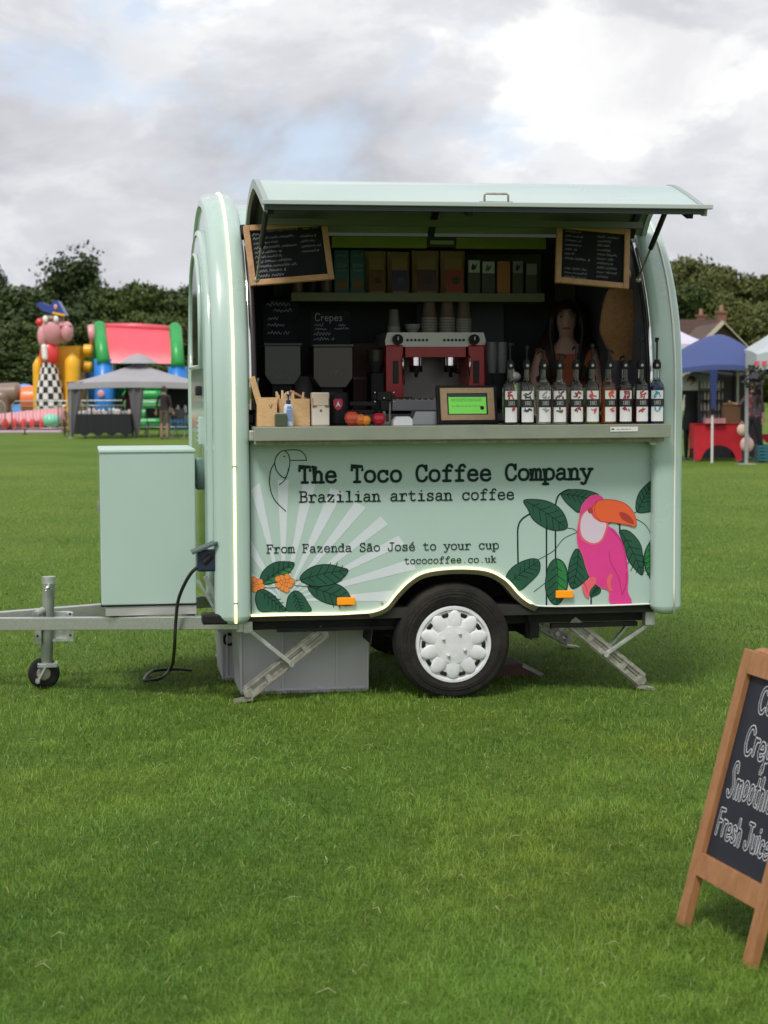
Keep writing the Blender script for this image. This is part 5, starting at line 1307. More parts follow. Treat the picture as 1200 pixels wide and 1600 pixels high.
# ---- shelf goods
def shelf_item(u0, u1, v0, label, body, front=None, group='goods on the upper shelf', name='coffee_bag', cat='coffee bag', style='pouch', b=1.13, picture=None):
    w = width(u0, u1, b) * .96; a = am((u0 + u1) / 2, b, 450); h = zm(v0, b, 650) - SHZ
    t = tput(name, label, cat, a, b + .05, SHZ + .001, group)
    if style == 'pouch':
        mb = MB(); vs = []
        for j in range(7):
            q = j / 6; dz = h * q; th = .055 * (1 - q) ** .7 + .004; ww = w / 2 * (1 - .03 * math.sin(q * 3.1))
            vs += [(-ww, 0, dz), (-ww * .7, -th, dz), (ww * .7, -th, dz), (ww, 0, dz), (ww * .7, th, dz), (-ww * .7, th, dz)]
        mb.add(vs, [(j * 6 + k, j * 6 + (k + 1) % 6, (j + 1) * 6 + (k + 1) % 6, (j + 1) * 6 + k) for j in range(6) for k in range(6)] + [tuple(range(36, 42))]); mb.build('pouch', body, t)
        if front: 
            tiltx = [(-w * .36, -.061 + 0, h * .04), (w * .36, -.061, h * .04), (w * .36, -.041, h * .55), (-w * .36, -.041, h * .55)]
            fr_ = MB().add(tiltx, [(0, 1, 2, 3)]).build('pouch_window', front, t)
            if picture: MB().lathe([(0, -.001), (w * .16, -.001)], (w * .05, -.054, h * .30), 'Y', 12).build('picture', picture, fr_)
    else:
        MB().box((0, 0, h / 2), (w, .06, h), bev=.003).build('packet', body, t)
        if front: 
            fr_ = MB().box((0, -.031, h * .80), (w * .92, .003, h * .36)).build('packet_label', front, t)
            if picture: MB().prism([(-w * .25, h * .72), (-w * .05, h * .68), (w * .12, h * .74), (w * .28, h * .90), (w * .05, h * .82), (-w * .12, h * .90), (-w * .2, h * .80)], 'y', -.0335, -.0327).build('picture', picture, fr_)
KR = mat('kraft_paper', (.40, .26, .14), .8, var=.1); KRD = mat('kraft_dark', (.20, .11, .05), .8)
shelf_item(572, 606, 392, 'brown kraft coffee bag right of the teal packets', KR, KRD, picture=mat('bag_maroon', (.08, .02, .02), .6))
shelf_item(607, 643, 393, 'kraft coffee bag with a dark purple window', KR, mat('bag_purple', (.085, .065, .14), .5), picture=mat('bag_blue', (.06, .06, .12), .5))
shelf_item(645, 689, 391, 'widest kraft coffee bag with a brown violet window, in the middle of the shelf', KR, mat('bag_violet', (.14, .07, .07), .5), picture=mat('bag_violet_dark', (.05, .02, .045), .5))
shelf_item(690, 730, 391, 'kraft coffee bag with a red window and dark green picture', KR, mat('bag_red', (.42, .08, .06), .5), picture=mat('bag_green', (.03, .05, .02), .5))
for u0, u1, v0, lab, m, fm, pm in ((732, 752, 405, 'small dark packet with a black bird on its white label', mat('packet_dark', (.10, .11, .08), .6), mat('packet_white', (.62, .66, .62), .6), mat('print_black', (.03, .04, .04), .6)),
                       (754, 775, 407, 'small packet with a green bird on its white label', mat('packet_dark', (.05, .055, .04)), mat('packet_white', (.36, .38, .36)), mat('print_teal', (.10, .20, .18), .6)),
                       (778, 799, 407, 'small orange packet with a dark red spot', mat('packet_orange', (.55, .24, .08), .6), None, None),
                       (802, 819, 406, 'small dim packet right of the orange one', mat('packet_dark', (.05, .055, .04)), mat('packet_grey', (.32, .34, .32), .6), mat('print_black', (.03, .04, .04))),
                       (823, 841, 410, 'dimmest small packet at the right end of the shelf', mat('packet_dark', (.05, .055, .04)), mat('packet_grey', (.17, .18, .17)), None)):
    shelf_item(u0, u1, v0, lab, m, fm, style='packet', name='tea_packet', cat='packet', picture=pm)
TEAL = mat('packet_teal', (.03, .14, .18), .5)
for u0, u1, lab in ((523, 547, 'left one of the two teal packets beside the left menu board'), (548, 571, 'right one of the two teal packets beside the kraft bags')):
    shelf_item(u0, u1, 391, lab, TEAL, None, style='packet', name='teal_packet', cat='packet')
    t = bpy.data.objects[-1] if False else None
    b = 1.13; a = am((u0 + u1) / 2, b, 450); h = zm(391, b, 650) - SHZ; w = width(u0, u1, b)
    root = [o for o in bpy.data.objects if o.get('label') == lab][0]
    mb = MB(); r = random.Random(5)
    for z, s in ((.84, .014), (.64, .014), (.60, .012), (.50, .012)): scribble(mb, -w * .3, w * .3, h * z, s, .003, -.0325, r)
    tag(mb.build('packet_print', mat('print_pale_teal', (.25, .33, .34), .6), root), kind='stuff')
    MB().lathe([(0, -.001), (w * .40, -.001), (w * .42, .003)], (0, -.032, h * .20), 'Y', 18).build('round_picture', mat('biscuit_brown', (.22, .14, .075), .7), root)
for u0, u1, lab in ((455, 476, 'dim round jar low behind the left menu board'), (479, 498, 'black jar behind the lower edge of the left menu board'), (500, 521, 'round brown jar beside the left teal packet')):
    b = 1.13; t = tput('shelf_jar', lab, 'jar', am((u0 + u1) / 2, b, 450), b + .04, SHZ + .001, 'jars on the upper shelf')
    MB().lathe([(0, 0), (.032, 0), (.034, .01), (.034, .075), (.028, .085)], n=18).build('jar_body', mat('jar_brown', (.13, .085, .05), .4) if u0 != 479 else BLACK, t)
    MB().cyl((0, 0, .085), (0, 0, .10), .030, n=18).build('jar_lid', OLIVE, t)

# ---- menu boards in the hatch opening
FRW = wood('board_frame_wood', (.42, .22, .10), (.54, .31, .16), (8, 8, 8))
BOARD = mat('menu_board_black', (.014, .015, .019), .85, spec=.2, var=.25, vscale=10)
DCH = mat('faint_chalk', (.25, .26, .28), .9)
def menu_board(uc, vc, wpx, hpx, roll, tilt, b, label, seed, layout):
    s = F_PX / (ORG.y + b * math.cos(TH) + am(uc, b, vc) * math.sin(TH)); w, h = wpx / s, hpx / s; a, z = T(uc, vc, b)
    t = thing('menu_board', label, 'menu board', TW(a, b, z), 0, 'menu boards hung in the hatch')
    t.rotation_euler = (Matrix.Rotation(TH, 3, 'Z') @ Matrix.Rotation(R(tilt), 3, 'X') @ Matrix.Rotation(R(-roll), 3, 'Y')).to_euler()
    MB().box((0, .006, 0), (w - .02, .010, h - .02)).build('slate', BOARD, t)
    fwid = .028
    for sx in (-1, 1): MB().box((sx * (w / 2 - fwid / 2), 0, 0), (fwid, .024, h), bev=.003).build('frame_stile', FRW, t)
    for sz_ in (-1, 1): MB().box((0, -.001, sz_ * (h / 2 - fwid / 2)), (w - 2 * fwid - .001, .022, fwid), bev=.003).build('frame_rail', FRW, t)
    mb = MB(); r = random.Random(seed)
    for (x0, x1, z, sz2) in layout: scribble(mb, x0 * w, x1 * w, z * h, sz2, .0022, -.0005, r)
    mb.build('chalk_writing', DCH, t)
menu_board(451, 395, 131, 97, 5.2, -14, .13, 'left chalk menu board with a wooden frame, tilted, hanging behind the left hatch strut', 31,
    [(-.40, -.30, .33, .016), (-.22, .14, .37, .013), (.20, .40, .37, .011)] + [(-.40, -.25 + .28 * random.Random(k).random() + .1, .26 - k * .078, .013) for k in range(9)] + [(.16, .30 + .1 * random.Random(k + 50).random(), .24 - k * .085, .012) for k in range(4)])
menu_board(926, 400, 117, 97, -5.2, -14, .13, 'right chalk menu board with a wooden frame and two faint columns, above the barista', 37,
    [(-.38, -.28 + .25 * random.Random(k + 9).random(), .36 - k * .075, .011) for k in range(7)] + [(-.38, -.08, -.26 - k * .07, .012) for k in range(3)] + [(.06, .22 + .14 * random.Random(k + 70).random(), .32 - k * .074, .013) for k in range(10)])

# ---- hessian sack hung at the right
sk = tput('hessian_bag', 'brown hessian bag hanging at the right end of the trailer interior', 'bag', am(976, .42), .42, zm(503, .42))
mb = MB(); vs = []; rnd = random.Random(3)
N_, M_ = 14, 20
for j in range(N_ + 1):
    q = j / N_; z = .165 - .36 * q; wdt = (.085 + .05 * math.sin(min(1, q * 1.8) * math.pi * .6)) * (1 - .55 * max(0, q - .6) / .4) 
    for k in range(M_):
        t_ = 2 * math.pi * k / M_; r_ = 1 + .06 * math.sin(5 * t_ + q * 6) + rnd.uniform(-.02, .02)
        vs.append((wdt * math.cos(t_) * r_, wdt * .45 * math.sin(t_) * r_, z))
mb.add(vs, [(j * M_ + k, (j + 1) * M_ + k, (j + 1) * M_ + (k + 1) % M_, j * M_ + (k + 1) % M_) for j in range(N_) for k in range(M_)] + [tuple(range(M_)), tuple(range(N_ * M_, N_ * M_ + M_))], 0, True)
mb.build('sack_body', mat('hessian', (.30, .155, .06), .9, var=.2, vscale=60, bump=.4, bscale=150), sk)
MB().tube([(-.05, 0, .16), (-.02, .0, .26), (.02, 0, .26), (.05, 0, .16)], .006, n=6).build('bag_handle', KR, sk)

# ================================================================== PEOPLE
def skin_mesh(chain, root=0):
    """chain: list of (pos, radius(x,y), parent index)"""
    me = bpy.data.meshes.new('tmp_body'); me.from_pydata([c[0] for c in chain], [(c[2], i) for i, c in enumerate(chain) if c[2] is not None], [])
    o = bpy.data.objects.new('tmp_body', me); COL.objects.link(o)
    sm_ = o.modifiers.new('s', 'SKIN'); sm_.use_smooth_shade = True
    ss = o.modifiers.new('u', 'SUBSURF'); ss.levels = 2; ss.render_levels = 2
    for i, c in enumerate(chain):
        me.skin_vertices[0].data[i].radius = c[1]; me.skin_vertices[0].data[i].use_root = (i == root)
    dg = bpy.context.evaluated_depsgraph_get(); dg.update()
    ev = o.evaluated_get(dg); m2 = ev.to_mesh()
    V = [v.co.copy() for v in m2.vertices]; Fs = [tuple(p.vertices) for p in m2.polygons]
    ev.to_mesh_clear(); bpy.data.objects.remove(o); bpy.data.meshes.remove(me)
    return V, Fs
SKIN = mat('skin_warm', (.52, .30, .21), .55, sub=.05); HAIRD = mat('hair_dark', (.018, .012, .010), .5, var=.3, vscale=60, stretch=(1, 1, .1))
def person(label, loc, rz, H=1.68, arms=None, legs=None, top=(.05, .05, .06), bottom=(.03, .03, .04), skin=None, hair=(.03, .02, .015), sleeve=.75, hair_len=.0, shorts=False, group=None,
           female=False, skirt=None, shoe=(.05, .05, .05), pattern=None, lean=0.0, neck=None):
    k = H / 1.70; sh = .185 if female else .205
    A = arms or {}; Lg = legs or {}
    def P(x, y, z):
        if z > 1.5: x, z = x * 1.06, 1.735 - (1.735 - z) * 1.14
        return Vector((x * k, (y - lean * max(0, z - .95)) * k, z * k))
    ch = [(P(0, 0, .94), (.155 * k, .115 * k), None), (P(0, 0, 1.08), (.130 * k, .095 * k), 0), (P(0, -.01, 1.24), (.150 * k, .105 * k), 1), (P(0, 0, 1.37), (.135 * k, .09 * k), 2),
          (P(0, 0, 1.445), (.062 * k, .060 * k), 3), (P(0, -.005, 1.495), (.046 * k, .050 * k), 4), (P(0, -.022, 1.550), (.052 * k, .070 * k), 5), (P(0, -.015, 1.62), (.075 * k, .092 * k), 6), (P(0, -.005, 1.672), (.052 * k, .066 * k), 7)]
    hands = []
    for s, key in ((-1, 'l'), (1, 'r')):
        el, wr = A.get(key, ((.06, .02, -.27), (.05, -.05, -.24)))
        shp = P(s * (sh - .03), 0, 1.385); e = shp + Vector((s * el[0], el[1], el[2])) * k; w = e + Vector((s * wr[0], wr[1], wr[2])) * k
        i0 = len(ch); ch.append((shp, (.052 * k, .052 * k), 3)); ch.append((e, (.037 * k, .037 * k), i0)); ch.append(((e + w) / 2, (.033 * k, .033 * k), i0 + 1)); ch.append((w, (.022 * k, .026 * k), i0 + 2))
        hands.append((w, (w - e).normalized(), s, shp, e))
    feet = []
    for s, key in ((-1, 'l'), (1, 'r')):
        kn, an = Lg.get(key, ((.01, -.01, -.44), (.0, .02, -.43)))
        hp = P(s * .085, 0, .90); kk = hp + Vector((s * kn[0], kn[1], kn[2])) * k; aa = kk + Vector((s * an[0], an[1], an[2])) * k
        i0 = len(ch); ch.append((hp, (.088 * k, .092 * k), 0)); ch.append(((hp + kk) / 2, (.072 * k, .076 * k), i0)); ch.append((kk, (.054 * k, .056 * k), i0 + 1)); ch.append((kk.lerp(aa, .4), (.052 * k, .054 * k), i0 + 2)); ch.append((aa, (.034 * k, .036 * k), i0 + 3))
        feet.append((aa, s))
    V, Fs = skin_mesh(ch)
    mb = MB(); SK = 0; TOP = 1; BOT = 2
    hz = 1.44 * k
    Vm = []
    headc = P(0, -.015, 1.61)
    for v in V:        # face: nose, brow and chin pulled out of the head
        d = v - headc
        if abs(d.z) < .11 * k and d.y < -.03 * k:
            nz_ = math.exp(-((d.x / (.014 * k)) ** 2) - ((d.z + .008 * k) / (.022 * k)) ** 2); ey = sum(math.exp(-(((d.x - q * .03 * k) / (.014 * k)) ** 2) - ((d.z - .012 * k) / (.012 * k)) ** 2) for q in (-1, 1))
            v = v + Vector((0, -.022 * nz_ * k + .008 * ey * k, 0))
        Vm.append(v)
    def region(c):
        if c.z > hz: return SK
        if neck and c.z > (neck + .6 * abs(c.x)) * k and abs(c.x) < .11 * k: return SK
        for (w, d, s, shp, e) in hands:     # along the arm
            for p0, p1, off_ in ((shp, e, 0.0), (e, w, .5)):
                ax = p1 - p0; t = (c - p0).dot(ax) / ax.length_squared
                if -.1 < t < 1.15 and (c - (p0 + ax * max(0, min(1, t)))).length < .062 * k and abs(c.x) > .13 * k:
                    return TOP if (off_ + t * .5) < sleeve else SK
        if c.z > .93 * k: return TOP
        if shorts and c.z < .52 * k: return SK
        return BOT
    for f in Fs:
        c = sum((Vm[i] for i in f), Vector()) / len(f); mb.f.append(list(f)); mb.m.append(region(c)); mb.smooth.append(True)
    mb.v = [tuple(v) for v in Vm]
    for (w, d, s, shp, e) in hands:     # palm with five separate fingers
        a = d.cross(Vector((0, 1, 0))).normalized() if abs(d.y) < .9 else Vector((1, 0, 0)); b = d.cross(a)
        mb.bar(w - d * .01 * k, w + d * .085 * k, .075 * k, .026 * k, 0, up=tuple(b), bev=.010 * k)
        sx = d.cross(b).normalized()
        for q, L in zip((-1.5, -.5, .5, 1.5), (.062, .074, .070, .055)):
            r0 = w + d * .078 * k + sx * q * .019 * k; m_ = r0 + d * L * .55 * k + b * .006 * k; e_ = r0 + d * L * .9 * k + b * .028 * k
            mb.tube([r0 - d * .01 * k, r0, m_, e_], .0085 * k, n=6, rfun=lambda t: 1 - .25 * t)
        r0 = w + d * .02 * k + sx * (-s) * .032 * k; mb.tube([r0, r0 + (sx * (-s) * .03 + d * .025) * k, r0 + (sx * (-s) * .035 + d * .055 + b * .01) * k], .0105 * k, n=6, rfun=lambda t: 1 - .25 * t)
    root = thing('person', label, 'person', loc, rz, group)
    nm = '_'.join(str(int(c * 99)) for c in (*top, *bottom))
    tm = pattern or mat('cloth_' + nm, top, .85, var=.12, vscale=14, bump=.1)
    bmn = mat('cloth_b_' + nm, bottom, .85, var=.12, vscale=14, bump=.1)
    skm = skin or SKIN
    body = mb.build('body', [skm, tm, bmn], root)
    # head pieces
    ear = MB()
    for s in (-1, 1): ear.sphere(P(s * .078, .0, 1.60), (.010 * k, .020 * k, .030 * k), n=10, m=8)
    ear.build('ears', skm, body)
    for s in (-1, 1):
        e_ = MB().sphere(P(s * .030, -.094, 1.622), (.0135 * k, .010 * k, .0065 * k), n=12, m=8).build('eye', mat('eye_white', (.36, .33, .31), .3), body)
        MB().sphere(P(s * .030, -.1025, 1.622), (.0068 * k, .003 * k, .0068 * k), n=10, m=6).tube([P(s * .014, -.100, 1.633), P(s * .030, -.106, 1.637), P(s * .047, -.096, 1.630)], .0022 * k, n=5).build('iris', mat('iris_dark', (.015, .01, .008), .2), body)
        MB().tube([P(s * .014, -.102, 1.645), P(s * .032, -.104, 1.651), P(s * .050, -.092, 1.642)], .0035 * k, n=5).build('eyebrow', mat('brow_dark', (.03, .02, .015), .8), body)
    MB().tube([P(-.024, -.088, 1.560), P(-.010, -.101, 1.562), P(0, -.1035, 1.5605), P(.010, -.101, 1.562), P(.024, -.088, 1.560)], .0055 * k, n=6, rfun=lambda t: .35 + math.sin(math.pi * t)).build('mouth', mat('lips', (.36, .10, .09), .5), body)
    hm = mat('hair_' + '_'.join(str(int(c * 999)) for c in hair), hair, .55, var=.3, vscale=50, stretch=(1, 1, .15))
    hb_ = MB(); vs = []; nn, mm = 22, 14; hc = P(0, .006, 1.625)
    for j in range(mm + 1):
        q = j / mm
        for i in range(nn):
            t_ = 2 * math.pi * i / nn; front = max(0, -math.sin(t_)) ** 1.5      # -y is the face
            maxph = (2.05 + (.25 if hair_len else 0)) * (1 - front * .55); ph = q * maxph
            rr = 1.04 + .03 * math.sin(9 * t_ + 3 * q)
            x, y, z = .084 * math.sin(ph) * math.cos(t_) * rr, .104 * math.sin(ph) * math.sin(t_) * rr, .098 * math.cos(ph) * rr
            vs.append(hc + Vector((x, y, z)) * k)
    hb_.add(vs, [(j * nn + i, (j + 1) * nn + i, (j + 1) * nn + (i + 1) % nn, j * nn + (i + 1) % nn) for j in range(mm) for i in range(nn)], 0, True)
    if hair_len:
        rnd = random.Random(5)
        for i in range(46):
            t_ = R(-28) + R(236) * i / 45; x, y = .082 * math.cos(t_), .092 * math.sin(t_) + .006; L = hair_len * rnd.uniform(.85, 1.05); o_ = 1.12
            hb_.tube([P(x, y, 1.66), P(x * 1.12, y * 1.08, 1.58), P(x * 1.25 + rnd.uniform(-.01, .01), y * 1.05, 1.50), P(x * 1.35 + rnd.uniform(-.015, .015), y * .9 - .01, 1.60 - L)], .016 * k, n=5, rfun=lambda t: 1 - .6 * t)
        for s in (-1, 1):        # long locks falling in front of the shoulders
            for q in range(11):
                x = s * (.050 + .007 * q); yy = -.03 + .012 * q
                hb_.tube([P(x * .8, -.02 + .01 * q, 1.70), P(s * .088, yy, 1.62), P(s * (.098 + .004 * q), yy - .03, 1.50), P(s * (.080 + .012 * q), -.085 + .008 * q, 1.38), P(s * (.050 + .012 * q), -.115 + .004 * q, 1.64 - hair_len + .02 * (q % 3))], .021 * k, n=6, rfun=lambda t: 1 - .55 * t)
    hb_.build('hair', hm, root)
    for aa, s in feet:
        if True:
            fm = MB(); fm.sphere(aa + Vector((0, -.045, -.028)) * k, (.043 * k, .125 * k, .042 * k), n=14, m=10); fm.v = [(x, y, max(z, aa.z - .062 * k)) for x, y, z in fm.v]
            fm.build('shoe', mat('shoe_' + str(int(shoe[0] * 99)), shoe, .6), root)
    if skirt:
        MB().lathe([(.125 * k, 1.0 * k), (.17 * k, .88 * k), (.20 * k, skirt * k)], n=24).build('skirt', bmn, root)
    return root, P
pb = TW(am(886, 1.05, 500), 1.06, .45)
# barista behind the counter: only head, hair and orange top show
rt, P = person('barista with long dark hair and orange top standing inside the trailer behind the bottles', pb, R(-7), H=1.52, neck=1.36, top=(.34, .095, .04), bottom=(.04, .04, .05), hair=(.018, .011, .009), hair_len=.44, sleeve=.0, female=True,
       arms={'l': ((.05, -.06, -.26), (-.04, -.20, -.08)), 'r': ((.05, -.06, -.26), (-.04, -.20, -.08))}, skin=mat('skin_barista', (.46, .28, .22), .55, sub=.05))
# ---- cable, crates and chock under the trailer
def grd(u, v): p = ground(u, v); return p
a0, z0 = T(300, 868, .0)
cb = [TM @ Vector((-1.21, -.02, .69)), TM @ Vector((-1.27, .0, .64)), TM @ Vector((-1.32, .10, .52)), TM @ Vector((-1.335, .15, .40)), TM @ Vector((-1.34, .25, .24))]
cb += [Vector((*ground(268, 1060).xy, .06)), Vector((*ground(252, 1066).xy, .022)), Vector((*ground(226, 1070).xy, .022)), Vector((*ground(238, 1056).xy, .024)), Vector((*ground(275, 1052).xy, .022)), Vector((*ground(300, 1052).xy, .015))]
cp_ = crom([tuple(p) for p in cb], 7)
org = Vector(cp_[0]); cbo = thing('power_cable', 'black power cable hanging from the trailer inlet down to the grass', 'cable', org)
MB().tube([Vector(p) - org for p in cp_], .0085, n=8).build('cable_lead', mat('cable_rubber', (.02, .022, .02), .45), cbo)
MB().cyl((0, 0, .0), (.035, .01, .035), .018, .022, n=12).build('cable_plug', BLACK, cbo)
GREYP = mat('grey_crate_plastic', (.50, .49, .52), .4, var=.08, vscale=3); GREYD = mat('grey_crate_rib', (.60, .59, .62), .5)
def crate(u0, u1, v0, v1, b, d, label):
    a0, _ = T(u0, 1000, b); a1, _ = T(u1, 1000, b); z1 = T((u0 + u1) / 2, v0, b)[1]; w = a1 - a0
    t = tput('storage_crate', label, 'crate', (a0 + a1) / 2, b + d / 2, .0, 'grey crates under the trailer')
    h = z1; MB().prism([(-w / 2 + .015, .0), (w / 2 - .015, 0), (w / 2, h), (-w / 2, h)], 'y', -d / 2, d / 2).build('crate_body', GREYP, t)
    MB().box((0, -d / 2, h + .004), (w + .02, .03, .025)).box((0, d / 2, h + .004), (w + .02, .03, .025)).box((0, 0, h), (w + .01, d - .03, .012)).build('crate_rim', GREYD, t)
    for x in (-.49, -.17, .25, .49): MB().box((x * (w - .02), -d / 2 - .004, h / 2), (.008, .010, h - .02)).build('crate_rib', GREYD, t)
    MB().box((0, -d / 2 - .003, .02), (w - .04, .008, .012)).build('crate_base_rib', GREYD, t)
    return t, w, h, d
crate(371, 579, 981, 1075, .34, .40, 'wide grey plastic crate behind the left corner steady')
t, w, h, d = crate(344, 372, 984, 1050, .80, .42, 'small grey crate with a round black handle hole at the left behind the wide crate')
MB().lathe([(.020, -.004), (.028, -.010), (.034, -.004)], (.0, -d / 2, h - .05), 'Y', 18).build('handle_ring', BLACK, t)
t = thing('wheel_chock', 'flat reddish brown metal ramp lying on the grass behind the wheel', 'ramp', TW(.44, .75, 0), TH, None)
MB().prism([(-.22, .0), (.16, .0), (.04, .07), (-.22, .055)], 'y', -.12, .12).build('ramp_wedge', mat('rusty_brown', (.085, .042, .035), .7, var=.3), t)
MB().box((.10, -.125, .035), (.12, .008, .02), rot=Matrix.Rotation(R(28), 3, 'Y')).build('ramp_edge', GALVD, t)

# ================================================================== A-BOARD in the foreground
fl = ground(1067, 1446); frr = ground(1171, 1513)
wv = (frr - fl).normalized(); BW = (frr - fl).length + .045; back = Vector((-wv.y, wv.x, 0)); 
if back.x < 0: back = -back
HB, LEAN = .80, R(15)
upv = (back * math.sin(LEAN) + Vector((0, 0, math.cos(LEAN)))).normalized()
ctr = fl.lerp(frr, .5) + back * .0
ang = math.atan2(wv.y, wv.x)
ab = thing('a_board', 'wooden sandwich board with white outlined chalk lettering on black, standing in the grass', 'sandwich board', ctr, ang)
# local frame: x along wv, y = back direction, z up
flip = 1 if (Matrix.Rotation(ang, 3, 'Z') @ Vector((0, 1, 0))).dot(back) > 0 else -1
REDW = wood('stained_wood', (.27, .115, .045), (.38, .175, .07), (9, 9, 2.2))
def lean_part(mb, sgn, off_top):
    c, s = math.cos(LEAN), math.sin(LEAN)
    mb.v = [(x, sgn * flip * (off_top + 0) + flip * (y * c * 1 + z * s) if sgn > 0 else off_top2 - flip * (z * s) + flip * y * c, z * c - y * s * (1 if sgn > 0 else -1)) for x, y, z in mb.v]
    return mb
SW, ST, RAIL0, RAIL1 = .046, .028, .150, .215
topY = HB * math.sin(LEAN)
def front(mb):
    c, s = math.cos(LEAN), math.sin(LEAN); mb.v = [(x, flip * (y * c + z * s), z * c - y * s) for x, y, z in mb.v]; return mb
def rear(mb):
    c, s = math.cos(LEAN), math.sin(LEAN); mb.v = [(x, flip * (2 * topY + .03 - (y * c + z * s)), z * c - y * s) for x, y, z in mb.v]; return mb
for fn in (front, rear):
    for sx in (-1, 1):
        fn(MB().box((sx * (BW / 2 - SW / 2), 0, HB / 2), (SW, ST, HB), bev=.003)).build('stile', REDW, ab)
    fn(MB().box((0, .0, (RAIL0 + RAIL1) / 2), (BW - 2 * SW - .001, ST - .003, RAIL1 - RAIL0), bev=.002)).build('rail', REDW, ab)
    fn(MB().box((0, .0, HB - .035), (BW - 2 * SW - .001, ST - .003, .065), bev=.002)).build('rail', REDW, ab)
    pn = fn(MB().box((0, .006, (RAIL1 + HB - .067) / 2), (BW - 2 * SW, .006, HB - .067 - RAIL1)))
    po = pn.build('chalk_panel', mat('chalk_panel_black', (.018, .020, .030), .7, spec=.3, var=.25, vscale=5), ab)
    if fn is front: face_panel = po
MB().cyl((-BW / 2 + .05, flip * topY, HB * math.cos(LEAN) - .01), (-BW / 2 + .11, flip * topY, HB * math.cos(LEAN) - .01), .006).cyl((BW / 2 - .11, flip * topY, HB * math.cos(LEAN) - .01), (BW / 2 - .05, flip * topY, HB * math.cos(LEAN) - .01), .006).build('hinge', mat('brass', (.6, .42, .15), .3, metal=.9), ab)
ABM = Matrix.Translation(ctr) @ Matrix.Rotation(ang, 4, 'Z')
def board_xy(u, v):
    """picture point -> (x, height along the board) on its front face"""
    M3 = ABM.to_3x3(); nrm = M3 @ Vector((0, flip * math.cos(LEAN), -math.sin(LEAN)))
    p = ABM.inverted() @ hit(u, v, ctr, nrm); return p.x, math.hypot(p.y, p.z)
print('BOARD', flip, BW, [tuple(round(q, 3) for q in board_xy(*p)) for p in ((1120, 1300), (1200, 1350), (1140, 1240), (1200, 1270), (1165, 1175), (1185, 1110), (1130, 1262), (1095, 1330), (1180, 1015))])
def board_word(text, x0, z0, k, sx, slope=0.0, w=.016, inner=.0095):
    mb = MB(); write_hand(mb, text, x0, z0, k, w, .0027, sx=sx, slope=slope, jit=.004)
    front(mb); o = mb.build('chalk_word', mat('chalk_paint', (.72, .72, .75), .8), face_panel)
    m2 = MB(); write_hand(m2, text, x0, z0, k, inner, .0023, sx=sx, slope=slope, jit=.004)
    front(m2); m2.build('letter_fill', MATS['chalk_panel_black'], o)
board_word('Coffee', -.095, .640, .0100, .85, w=.0135, inner=.0085)
board_word('Crepes', -.118, .520, .0112, .85, w=.0135, inner=.0085)
board_word('&', -.005, .478, .0040, 1.0, w=.006, inner=.003)
board_word('Smoothies', -.150, .396, .0122, .66, w=.0125, inner=.0078)
board_word('Fresh Juice', -.160, .280, .0104, .74, w=.0120, inner=.0074)

# ================================================================== BACKGROUND, LEFT
def gy(v): return CAM_H * F_PX / (v - 603)        # depth of a ground point by its row
def inflat(name, c, c2=None): return mat(name, c, .38, var=.06, vscale=1.2, bump=.6, bscale=2.2, coat=.1)
def puff(mb, p0, p1, r, mi=0, n=16, seg=10, ry=None):
    """inflated tube with closed round ends"""
    pts = []; p0, p1 = Vector(p0), Vector(p1)
    for i in range(seg + 1): pts.append(p0.lerp(p1, i / seg))
    mb.tube(pts, r, n=n, mi=mi, rfun=lambda t: (1 + .03 * math.cos(t * seg * 6.28)) * min(1, (math.sin(min(t, 1 - t, .12) / .12 * math.pi / 2)) ** .5 * .95 + .05)); return mb
Y = 66.0; S = Y / F_PX
def X(u, Yq=None): return atY(u, 603, Yq or Y).x
def Z(v, Yq=None): return atY(600, v, Yq or Y).z
YEL = inflat('pvc_yellow', (.82, .42, .012)); PNK = inflat('pvc_pink', (.66, .30, .33)); REDI = inflat('pvc_red', (.72, .045, .05)); BLU = inflat('pvc_blue', (.015, .19, .62))
GRN = inflat('pvc_green', (.02, .33, .07)); SALM = inflat('pvc_salmon', (.70, .085, .12)); ORG_ = inflat('pvc_orange', (.85, .20, .06)); BRN = inflat('pvc_brown', (.22, .15, .12)); WHI = inflat('pvc_white', (.75, .73, .70)); NAVY = inflat('pvc_navy', (.03, .06, .28)); DGN = inflat('pvc_dark_green', (.01, .12, .03))
# tall figure slide: plain clown shape
cs = thing('clown_slide', 'tall inflatable clown in checked trousers and blue hat against a yellow wall', 'inflatable', (X(85), Y, 0))
x0 = X(85)
def q(u, v, dy=0.0): return (X(u) - x0, dy, Z(v))
mb = MB()
mb.prism([(q(53, 560)[0], 0), q(53, 562)[::2], q(66, 538)[::2], q(118, 538)[::2], q(120, 560)[::2], (q(118, 560)[0], 0)], 'y', .5, 2.6); mb.build('backdrop', YEL, cs)
mb = MB(); puff(mb, (q(56, 600)[0], .35, 0), q(56, 555, .35), .16); puff(mb, (q(112, 600)[0], .2, 0), q(112, 548, .2), .26); mb.build('wall_column', YEL, cs)
